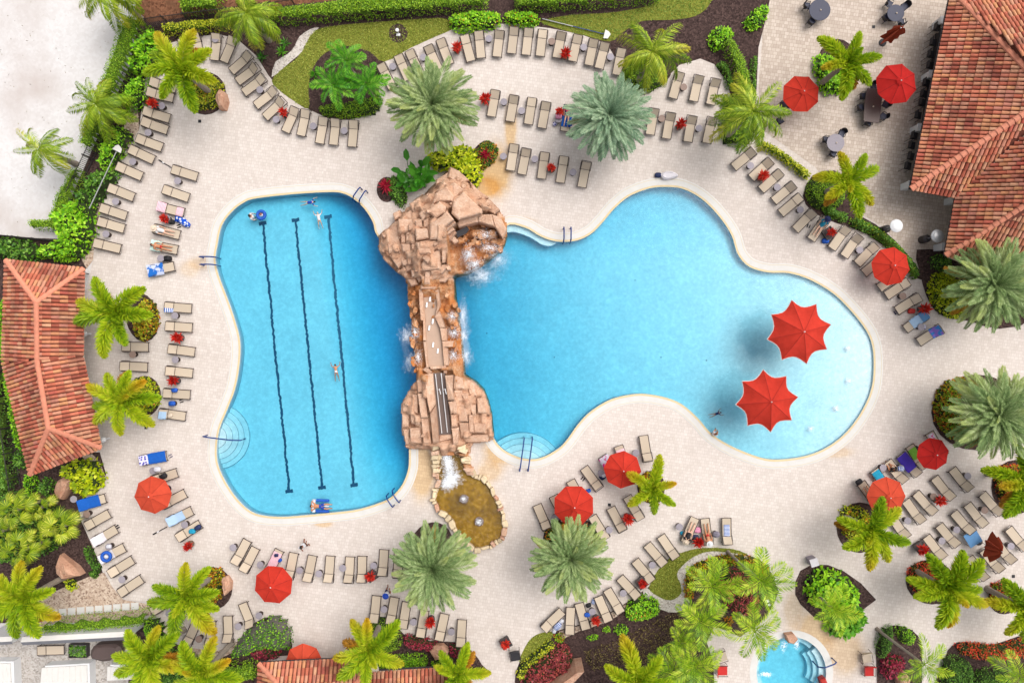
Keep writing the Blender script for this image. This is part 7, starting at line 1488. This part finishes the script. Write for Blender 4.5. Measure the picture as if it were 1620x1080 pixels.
# ================================================================== PEOPLE
def mirror(d):
    o = {}
    for k, v in d.items():
        if k.startswith('s_'):
            o['L' + k[2:]] = Vector(v); o['R' + k[2:]] = Vector((v[0], -v[1], v[2]))
        else: o[k] = Vector(v)
    return o
def pose(kind, ang=.6):
    if kind == 'lie':
        c, s = math.cos(ang), math.sin(ang); B = lambda u, y, w: (HX - .12 + u * c - w * s, y, SZ + .1 + u * s + w * c)
        return mirror(dict(pelvis=(HX - .12, 0, SZ + .12), chest=B(.36, 0, .03), neck=B(.56, 0, .04), head=B(.68, 0, .08), crown=B(.78, 0, .08), nose=B(.70, 0, .2), s_sh=B(.5, .19, .02), s_el=B(.28, .3, .02), s_ha=B(.02, .26, .06), s_hip=(HX - .18, .1, SZ + .12), s_kn=(HX - .6, .13, SZ + .2), s_an=(HX - 1.02, .14, SZ + .1), s_toe=(HX - 1.06, .16, SZ + .24)))
    if kind == 'stand':
        return mirror(dict(pelvis=(0, 0, .93), chest=(.02, 0, 1.28), neck=(.02, 0, 1.46), head=(.05, 0, 1.59), crown=(.04, 0, 1.69), nose=(.16, 0, 1.58), s_sh=(.02, .19, 1.42), s_el=(.06, .27, 1.16), s_ha=(.2, .24, .96), s_hip=(0, .1, .9), s_kn=(.06, .11, .5), s_an=(-.02, .11, .07), s_toe=(.16, .12, .035)))
    if kind == 'walk':
        p = pose('stand'); p['Lkn'] = Vector((.22, .1, .52)); p['Lan'] = Vector((.22, .1, .1)); p['Ltoe'] = Vector((.4, .11, .06)); p['Rkn'] = Vector((-.02, -.1, .5)); p['Ran'] = Vector((-.3, -.1, .14)); p['Rtoe'] = Vector((-.16, -.11, .04)); p['Rha'] = Vector((.32, -.22, 1.04)); p['Lha'] = Vector((-.14, .26, .95)); return p
    if kind == 'swim':
        return mirror(dict(pelvis=(0, 0, -.02), chest=(.38, 0, .02), neck=(.56, 0, .05), head=(.7, 0, .08), crown=(.8, 0, .1), nose=(.76, 0, -.04), s_sh=(.5, .19, .02), s_el=(.66, .42, -.02), s_ha=(.92, .48, -.05), s_hip=(-.06, .1, -.03), s_kn=(-.45, .16, -.14), s_an=(-.85, .2, -.22), s_toe=(-1.02, .22, -.24)))
    if kind == 'float':
        return mirror(dict(pelvis=(0, 0, .08), chest=(.38, 0, .12), neck=(.56, 0, .14), head=(.7, 0, .18), crown=(.8, 0, .18), nose=(.7, 0, .3), s_sh=(.5, .2, .12), s_el=(.72, .42, .12), s_ha=(.74, .16, .14), s_hip=(-.06, .1, .08), s_kn=(-.45, .2, .12), s_an=(-.85, .14, .02), s_toe=(-.9, .18, .14)))
    if kind == 'sit':
        return mirror(dict(pelvis=(0, 0, .48), chest=(.06, 0, .82), neck=(.1, 0, 1.0), head=(.15, 0, 1.13), crown=(.15, 0, 1.23), nose=(.26, 0, 1.11), s_sh=(.08, .19, .96), s_el=(.2, .27, .72), s_ha=(.42, .16, .62), s_hip=(.04, .1, .47), s_kn=(.46, .13, .5), s_an=(.5, .13, .09), s_toe=(.66, .14, .05)))
RAD = dict(pelvis=.145, chest=.15, neck=.055, head=.098, crown=.075, nose=.02, sh=.068, el=.045, ha=.036, hip=.095, kn=.062, an=.042, toe=.034)
def person(label, kind, loc, rz, skin='skin_pale', hair='hair_dark', suit=None, shirt=None, hat=None, ang=.6, sc=1.0, longhair=False):
    P = pose(kind, ang); names = list(P); vs_ = [P[k] for k in names]; idx = {k: i for i, k in enumerate(names)}; ed = [('pelvis', 'chest'), ('chest', 'neck'), ('neck', 'head'), ('head', 'crown'), ('head', 'nose')]
    for s in 'LR': ed += [('chest', s + 'sh'), (s + 'sh', s + 'el'), (s + 'el', s + 'ha'), ('pelvis', s + 'hip'), (s + 'hip', s + 'kn'), (s + 'kn', s + 'an'), (s + 'an', s + 'toe')]
    ed = [(idx[a], idx[b]) for a, b in ed]; rad = [RAD[k if k in RAD else k[1:]] for k in names]
    for s in 'LR':      # five fingers, the thumb from the side of the palm
        h = P[s + 'ha']; d = (h - P[s + 'el']).normalized(); u = d.cross(Vector((0, 0, 1))).normalized()
        for k, (off, ln) in enumerate(((-.035, .075), (-.012, .09), (.012, .095), (.034, .08), (.07, .03))):
            vs_.append(h + d * (.05 + ln) + u * off * (1 if s == 'L' else -1) + Vector((0, 0, -.012))); rad.append(.009); ed.append((idx[s + 'ha'], len(vs_) - 1))
    me = bpy.data.meshes.new('person'); me.from_pydata([tuple(v) for v in vs_], ed, []); me.materials.append(M[skin])
    o = bpy.data.objects.new('person', me); COL.objects.link(o); o.location = loc; o.rotation_euler = (0, 0, rz); o.scale = (sc, sc, sc); tag(o, label, 'person')
    md = o.modifiers.new('skin', 'SKIN'); md.use_smooth_shade = True
    for i, r in enumerate(rad): me.skin_vertices[0].data[i].radius = (r, r); me.skin_vertices[0].data[i].use_root = (i == idx['pelvis'])
    ss = o.modifiers.new('sub', 'SUBSURF'); ss.levels = 1; ss.render_levels = 1
    hd = P['head']; cr = (P['crown'] - hd).normalized(); back = (hd - P['nose']).normalized(); c = hd + cr * .055 + back * .03
    m = MB().ball(c, .112, 10, 6, (1, 1, 1))
    if longhair: m.tube([c + back * .06, c + back * .1 - cr * .15, c + back * .08 - cr * .36], [.09, .08, .03], 8)
    m.obj('hair', M[hair], o)
    e_ = MB()
    fw = -back; sd = fw.cross(cr).normalized()
    for s in (-1, 1): e_.ball(hd + fw * .088 + cr * .02 + sd * s * .035, .012, 6, 4)
    e_.obj('eyes', M['black'], o)
    if hat:
        hm = MB(); q = cr.to_track_quat('Z', 'Y').to_matrix() if kind in ('stand', 'walk', 'sit') else (cr * .5 + fw * .9).normalized().to_track_quat('Z', 'Y').to_matrix(); b = MB().lathe([(.24, 0), (.25, .012), (.125, .02), (.12, .1), (.07, .13)], 16)
        hm.add([c + fw * .02 + q @ Vector(v) for v in b.v], b.f); hm.obj('hat', M[hat], o)
    sp = P['chest'] - P['pelvis']
    if suit:
        MB().tube([P['pelvis'] - sp * .18, P['pelvis'], P['pelvis'] + sp * .35], [.15, .172, .155], 12).obj('swimwear', M[suit], o)
        if kind in ('float', 'walk', 'stand'):
            for s in 'LR': MB().tube([P[s + 'hip'], P[s + 'hip'] + (P[s + 'kn'] - P[s + 'hip']) * .55], [.12, .105], 10).obj('trouser_leg', M[suit], o)
    if shirt:
        MB().tube([P['pelvis'] - sp * .05, P['pelvis'] + sp * .4, P['chest'], P['chest'] + (P['neck'] - P['chest']) * .75], [.168, .165, .178, .09], 12).obj('shirt', M[shirt], o)
        for s in 'LR': MB().tube([P[s + 'sh'] + (P['chest'] - P[s + 'sh']) * .3, P[s + 'sh'], P[s + 'sh'] + (P[s + 'el'] - P[s + 'sh']) * .6], [.09, .085, .065], 8).obj('sleeve', M[shirt], o)
    return o
def on_lounger(label, key, i, **k):
    lo = LOUNGERS[key][i - 1]; return person(label, 'lie', lo.location, lo.rotation_euler.z, ang=lo['back'], **k)
on_lounger('person in pale top and straw hat lying on a lounger by the spotted float', 'G', 4, skin='skin_pale', hat='straw', suit='cloth_white', shirt='cloth_white')
on_lounger('tanned person lying on the lounger with the mint towel', 'G', 5, skin='skin_tan', hair='hair_brown', suit='cloth_red')
on_lounger('person in pink swimsuit lying on the blue towel by the silvery palm', 'C', 5, skin='skin_pale', hair='hair_grey', suit='cloth_pink', shirt='cloth_pink')
on_lounger('person under a wide straw hat on the left lounger above the crescent lawn', 'Q', 1, skin='skin_pale', hat='straw', suit='cloth_black', shirt='cloth_black')
on_lounger('person in white hat and red swimwear on the middle lounger above the lawn', 'Q', 2, skin='skin_tan', hat='cloth_white', suit='cloth_red')
on_lounger('person in teal top and dark hat lying on the right lounger arc', 'R', 7, skin='skin_pale', hat='cloth_navy', suit='cloth_teal', shirt='cloth_teal')
wl_ = lambda px, py: V(px, py, 0)
def inpool(label, kind, px, py, rz, dz, **k): v = V(px, py); v.z = dz; return person(label, kind, v, rz, **k)
inpool('person with dark hair standing in the lap pool beside a blue float', 'stand', 398, 343, R(10), -1.15, skin='skin_pale', hair='hair_dark', shirt='cloth_white', suit='cloth_white')
inpool('swimmer in a dark blue rash shirt at the top of the lap pool', 'swim', 487, 320, R(5), -.12, skin='skin_pale', hair='hair_dark', shirt='cloth_blue', suit='cloth_blue', sc=.7)
inpool('pale swimmer beside the top of the third lane line', 'swim', 504, 347, R(100), -.1, skin='skin_pale', hair='hair_grey', suit='cloth_white', shirt='cloth_white', sc=.72)
inpool('tanned swimmer beside the middle of the third lane line', 'swim', 531, 588, R(95), -.1, skin='skin_tan', hair='hair_brown', suit='cloth_white', sc=.75)
inpool('man in blue shorts lying on a float at the lower pool edge', 'float', 508, 800, R(178), -.02, skin='skin_tan', hair='hair_dark', suit='cloth_blue')
inpool('child in dark blue swimming near the lower pool umbrella', 'swim', 1133, 655, R(20), -.12, skin='skin_tan', hair='hair_dark', shirt='cloth_navy', suit='cloth_navy', sc=.55)
inpool('person in white leaning at the pool edge near the swimming child', 'sit', 1128, 686, R(40), -.42, skin='skin_tan', hair='hair_brown', shirt='cloth_white', suit='cloth_red', sc=.85)
inpool('person with long dark hair walking on the deck below the lap pool', 'walk', 486, 856, R(-70), 0.0, skin='skin_brown', hair='hair_dark', shirt='cloth_white', suit='cloth_black', longhair=True)
inpool('man in blue cap and white shirt walking beside the date palm at the bottom', 'walk', 616, 931, R(90), 0.0, skin='skin_brown', hair='hair_dark', shirt='cloth_white', suit='cloth_navy', hat='cloth_blue')
lo = LOUNGERS['S'][2]
v = V(1406, 741); person('person with dark hair sitting on the lounger foot beside the teal towel', 'sit', (v.x, v.y, -.06), R(125), 'skin_tan', 'hair_dark', 'cloth_black', 'cloth_black')
on_lounger('person lying half hidden under the orange umbrella at lower right', 'S', 1, skin='skin_tan', suit='cloth_navy')
# ================================================================== SMALL THINGS
def bag(label, px, py, s, mat, h=.35, rz=0.0, z=0.0, name='beach_bag'):
    v = V(px, py, z + h * .5); v.z = z; t = empty(name, v, rz, label, 'bag'); m = MB(); prof_ = [(.75, .55, 0), (1.0, .75, h * .25), (.95, .7, h * .8), (.6, .35, h)]; n = 12
    for a, b, zz_ in prof_:
        for k in range(n): an = 2 * math.pi * k / n; m.v.append((a * s * math.copysign(abs(math.cos(an)) ** .6, math.cos(an)), b * s * math.copysign(abs(math.sin(an)) ** .6, math.sin(an)), zz_))
    for i in range(3):
        for k in range(n): m.f.append((i * n + k, i * n + (k + 1) % n, (i + 1) * n + (k + 1) % n, (i + 1) * n + k))
    m.f.append(tuple(range(3 * n, 4 * n))); m.obj('bag_body', M[mat], t, smooth=True)
    for y in (-1, 1): MB().tube([(-.45 * s, y * .3 * s, h * .9), (-.25 * s, y * .4 * s, h * 1.35), (.25 * s, y * .4 * s, h * 1.35), (.45 * s, y * .3 * s, h * .9)], .015, 5).obj('handle', M[mat], t)
    return t
def sandals(label, px, py, rz, mat='bag_black'):
    v = V(px, py); t = empty('sandals', v, rz, label, 'shoes')
    for s in (-1, 1):
        sole = smooth_poly([(-.14, -.04), (-.14, .04), (0, .045), (.13, .05), (.16, 0), (.12, -.05), (0, -.035)], 2); MB().prism([(x, y + s * .09) for x, y in sole], .004, .03).obj('sole', M[mat], t); MB().tube([(.0, s * .09 - .045, .03), (.05, s * .09, .06), (.0, s * .09 + .045, .03)], .012, 5).obj('strap', M[mat], t)
for a in (('black backpack on the deck beside the mint towel lounger', 265, 409, .3, 'bag_black', .5), ('blue and white bag beside the black backpack left of the ladder', 255, 408, .24, 'towel_bluew', .3), ('dark bag behind the red urn by the spotted float', 271, 351, .26, 'bag_black', .3), ('white bag on the table beside the red urn by the spotted float', 264, 346, .2, 'bag_white', .3),
          ('round blue bag on the fifth middle left lounger', 276, 617, .24, 'bag_blue', .25, 0, SZ + .03), ('round blue bag between the two lowest middle left loungers', 272, 638, .26, 'bag_blue', .3, 0, .47), ('pale tote on the lowest middle left lounger', 269, 657, .2, 'straw', .18, .6, SZ + .03),
          ('white and lilac bag on the table above the orange umbrella', 249, 742, .26, 'bag_white', .3, 0, .47), ('black bag peeking out above the orange umbrella', 258, 753, .3, 'bag_black', .3, .5, SZ + .03), ('teal bag on the lounger below the light blue towel', 304, 840, .26, 'towel_teal', .28, 0, SZ + .03), ('navy bag at the foot of the lounger near the lower left urn', 313, 834, .26, 'bag_navy', .3, .5, SZ + .03),
          ('white drink tray on the table between the white towels', 172, 864, .2, 'bag_white', .15, 0, .47), ('navy hat bag on the lounger by the bottom left umbrella', 437, 878, .17, 'bag_navy', .15, 0, SZ + .04), ('blue pouch on the lounger by the bottom left umbrella', 443, 886, .17, 'bag_blue', .15, .8, SZ + .04),
          ('pink bag on the table beside the silvery date palm', 884, 184, .26, 'bag_pink', .3, 0, .47), ('purple patterned bag on the deck beside the pink bag', 878, 196, .2, 'towel_dots', .25, .6), ('teal and blue bag beside the sunbather at the silvery palm', 901, 196, .24, 'bag_blue', .3, 0, SZ + .03),
          ('blue bag beside the urn on the right lounger arc', 1306, 381, .28, 'bag_blue', .3), ('red and green bag beside the last urn of the right arc', 1442, 492, .28, 'bag_red', .3), ('purple and white bag between the last two loungers of the right arc', 1459, 517, .28, 'towel_dots', .28), ('blue and white bag on the table beside the purple towel', 1425, 741, .26, 'towel_bluew', .28, 0, .47),
          ('navy and white bag beside the pool bay umbrella', 954, 753, .32, 'bag_navy', .3, .8), ('white box on the deck beside the pool bay umbrella', 955, 752, .16, 'bag_white', .34, .4, .28), ('small blue bag beside the lounger under the pool bay umbrellas', 931, 776, .2, 'bag_blue', .25, .3), ('blue and white bag on the lowest lounger of the bottom arc', 882, 990, .34, 'towel_bluew', .28, .8), ('white bag beside the lowest lounger of the bottom arc', 888, 982, .22, 'bag_white', .22, .3), ('pale lilac bag at the deck edge beside the little lawn', 877, 997, .22, 'bag_white', .2, 1.2),
          ('blue bag on the table of the bottom lounger arc', 929, 972, .24, 'bag_blue', .2, 0, .3), ('dark bag on the deck between loungers of the bottom arc', 931, 957, .22, 'bag_black', .2, .3), ('blue striped bag at the lounger foot of the bottom arc', 939, 951, .22, 'towel_bluew', .2, 1.2), ('dark blue bag beside the urn above the crescent lawn', 1100, 850, .3, 'bag_navy', .35), ('pink bag between the two sunbathers above the crescent lawn', 1103, 838, .32, 'bag_pink', .3), ('silver bag on the table between the two right loungers above the lawn', 1133, 845, .28, 'bag_grey', .3, 0, .47), ('teal bag left of the wide straw hat above the lawn', 1080, 843, .2, 'towel_teal', .25),
          ('navy box beside the white folded cover at the upper pool edge', 1041, 277, .26, 'bag_navy', .3), ('black bag on the lounger foot left of the lower right orange umbrella', 1359, 762, .28, 'bag_black', .2, .6, SZ + .03)):
    bag(*a)
for a in (('dark sandals beside the lounger under the pool bay umbrellas', 922, 757, .9), ('dark sandals at the lounger foot by the dark garden', 186, 833, .6), ('dark sandals below the mint towel lounger of the left row', 283, 358, .3), ('navy sandals at the foot of a lounger near the last urn of the arc', 1417, 494, -.9, 'bag_navy'), ('dark shoes between the middle left loungers', 287, 634, .3), ('dark shoes beside the teal sunbather on the right arc', 1279, 358, 1.2), ('pale sandals at the foot of the blue towel lounger', 270, 721, .5, 'bag_grey')): sandals(*a)
# folded cover at the upper pool edge
fc = MB(); pts = smooth_poly([W(*p, .3) for p in ((1046, 275), (1056, 271), (1068, 273), (1073, 278), (1064, 282), (1050, 283))], 3); fc.prism(pts, 0.013, .38, .04, .12); tag(fc.obj('folded_cover', M['towel_white']), 'white folded pool cover beside a navy box at the upper pool edge', 'cover')
# floats
def spotted_float():
    t = empty('inflatable_float', V(290, 350), -.7, 'blue inflatable float with white spots on the deck by the sunbathers', 'float'); M['spots'] = fabric_pattern('blue_white_spots', A(228, 232, 244), A(28, 84, 196), 'spot', 5)
    MB().tube([(.7, .05, .12), (.35, 0, .16), (0, 0, .16), (-.35, .05, .18)], [.18, .26, .3, .22], 12).obj('float_body', M['spots'], t, smooth=True); MB().tube([(-.3, -.35, .14), (-.45, 0, .2), (-.3, .4, .14)], [.16, .2, .16], 10).obj('float_pillow', M['spots'], t, smooth=True)
spotted_float()
def ring_float(label, px, py, z, r, r2, mat, inner=None):
    v = V(px, py, max(z, 0)); t = empty('swim_ring', (v.x, v.y, z), 0, label, 'float'); m = MB(); n, k = 20, 8
    for i in range(n):
        a = 2 * math.pi * i / n
        for j in range(k): b = 2 * math.pi * j / k; m.v.append(((r + r2 * math.cos(b)) * math.cos(a), (r + r2 * math.cos(b)) * math.sin(a), r2 * math.sin(b)))
    for i in range(n):
        for j in range(k): m.f.append((i * k + j, ((i + 1) % n) * k + j, ((i + 1) % n) * k + (j + 1) % k, i * k + (j + 1) % k))
    m.obj('ring', M[mat], t, smooth=True)
    if inner: MB().ball((0, 0, 0), r * .6, 10, 5, (1, .7, .5)).obj('ring_seat', M[inner], t, smooth=True)
ring_float('blue inflatable ring lying on the white towel at lower left', 168, 880, SZ + .3, .33, .13, 'bag_blue', 'bag_white')
ring_float('blue baby float in the top left of the lap pool', 413, 340, -.02, .3, .13, 'bag_blue', 'bag_white')
person('small child sitting in the blue baby float in the lap pool', 'sit', (*W(413, 340), -.28), R(90), 'skin_tan', 'hair_brown', None, 'cloth_red', sc=.42)
fl = empty('air_mattress', (*W(510, 800), -.06), R(178), 'blue and white air mattress under the man at the lower pool edge', 'float')
for y in (-.42, 0, .42): MB().tube([(-.5, y, 0), (.5, y, 0)], .12 if y else .09, 8).obj('tube', M['bag_blue'] if y else M['bag_white'], fl)
MB().tube([(.66, -.5, .06), (.72, 0, .05), (.66, .5, .06)], .14, 8).obj('pillow', M['bag_white'], fl)
# skimmer poles
def skimmer(label, a, b, za, zb, head):
    p, q = V(*a, za), V(*b, zb); t = empty('skimmer_pole', (p.x, p.y, 0), 0, label, 'pole'); d = q - p
    child_ident(MB().tube([p, p + d * .5], .04, 7).obj('pole', M['pole_metal']), t); child_ident(MB().tube([p + d * .5, q], .034, 7).obj('pole_extension', M[head]), t)
    u = Vector((-d.y, d.x, 0)).normalized(); n_ = d.normalized()
    child_ident(MB().prism([tuple((q + u * .35 + n_ * .05)[:2]), tuple((q - u * .35 + n_ * .05)[:2]), tuple((q - u * .28 + n_ * .4)[:2]), tuple((q + u * .1 + n_ * .55)[:2]), tuple((q + u * .28 + n_ * .35)[:2])], q.z - .03, q.z + .03).obj('net_head', M['offwhite']), t)
skimmer('white pool skimmer pole lying on the left shrubs', (141, 330), (184, 240), 1.2, 1.4, 'pole_metal'); skimmer('blue and white pool skimmer pole lying on the top lawn', (858, 30), (955, 54), .15, .12, 'chrome_blue')
for lb, a, b in (('thin dark pole with white band lying above the inner left loungers', (251, 253), (271, 265)), ('thin dark pole with white band lying left of the light blue towel', (242, 845), (264, 833))):
    p, q = V(*a, .1), V(*b, .1); t = empty('parasol_stick', (p.x, p.y, 0), 0, lb, 'pole'); d = q - p
    child_ident(MB().tube([p, p + d * .3], .05, 6).obj('grip', M['bag_black']), t); child_ident(MB().tube([p + d * .3, p + d * .45], .05, 6).obj('band', M['white']), t); child_ident(MB().tube([p + d * .45, q], .035, 6).obj('stick', M['dark_fence']), t)
# low lamp globes at the pool house eave
for lb, px, py in (('white globe lamp at the middle of the pool house eave', 141, 613), ('white globe lamp at the lower corner of the pool house', 163, 695), ('white globe lamp at the upper part of the pool house eave', 133, 528)):
    v = V(px, py, .8); t = empty('globe_lamp', (v.x, v.y, 0), 0, lb, 'lamp'); MB().lathe([(.08, 0), (.06, .6)], 8).obj('post', M['white'], t); MB().ball((0, 0, .8), .24, 14, 9).obj('globe', M['white'], t, smooth=True)
sg = empty('sign_stand', V(140, 433), .4, 'small white notice board at the upper pool house corner', 'sign'); MB().box((0, 0, .9), (.6, .08, .8), rx=.5).obj('board', M['white'], sg); MB().tube([(0, 0, 0), (0, 0, .9)], .04, 6).obj('post', M['dark_fence'], sg)
bx = empty('towel_bin', V(1281, 884), .3, 'grey box standing above the leaf shaped bed', 'bin'); MB().box((0, 0, .4), (.55, .55, .8)).obj('bin_body', M['table_grey'], bx); MB().box((0, 0, .83), (.62, .62, .06)).obj('bin_lid', M['towel_white'], bx)
lt = empty('garden_spotlight', V(630, 52), 0, 'small white spotlight in the round mulch ring on the lawn', 'lamp'); MB().lathe([(.05, 0), (.05, .25), (.12, .3), (.14, .5), (.1, .5)], 10).obj('lamp_head', M['white'], lt); MB().box((.02, -.2, .06), (.3, .2, .12)).obj('base', M['white'], lt)
ub = empty('lawn_box', V(1210, 948), .3, 'small black and white pump unit at the edge of the island bed', 'machine'); MB().box((0, 0, .3), (.4, .7, .5)).obj('housing', M['black'], ub); MB().box((0, .1, .57), (.3, .2, .05)).obj('cover_plate', M['white'], ub); MB().box((0, -.2, .57), (.3, .15, .05)).obj('cover_plate', M['white'], ub)
# stored things under the lean-to
st2 = place_lounger('tan sun lounger stored below the lean-to at the lower left', 'tan sun loungers around the pool', 58, 1028, 104, 1027, .05)
gr = empty('covered_grill', V(170, 1028, .5), 0, 'dark covered grill below the lean-to at the lower left', 'grill'); gr.location.z = 0; MB().prism(smooth_poly([(-1.0, -.5), (-.9, .45), (.2, .6), (1.1, .5), (1.2, -.1), (.3, -.7)], 3), 0, 1.0, .06, .25).obj('cover', M['brown_top'], gr)
cr_ = empty('plant_crate', V(128, 1026), 0, 'low crate of green plants below the lean-to at the lower left', 'crate')
for dx in (-.7, .7): MB().box((dx, 0, .2), (.05, 1.0, .4)).obj('crate_board', M['dark_fence'], cr_)
for dy in (-.5, .5): MB().box((0, dy, .2), (1.4, .05, .4)).obj('crate_board', M['dark_fence'], cr_)
n = 120; az = rng.uniform(0, 6.28, n); inst('foliage', leaf_mesh('foliage', np.stack([rng.uniform(-.6, .6, n), rng.uniform(-.4, .4, n), np.full(n, .3)], 1), np.stack([np.cos(az), np.sin(az), np.full(n, .6)], 1), .25, .07, F['dark']), cr_)
sp_r = MB().prism([W(x, y, .5) for x, y in ((1243, 1004), (1256, 1002), (1262, 1010), (1256, 1018), (1247, 1016))], -.2, .55, .08, .1).obj('spa_rock', M['boulder']); tag(sp_r, 'small orange rock spout at the top of the round spa', 'rock')
sp_r = MB().prism([W(x, y, .4) for x, y in ((1298, 1076), (1306, 1072), (1310, 1082), (1302, 1088))], -.2, .45, .08, .1).obj('spa_rock', M['bag_red']); tag(sp_r, 'small red rock at the lower right of the round spa', 'rock')
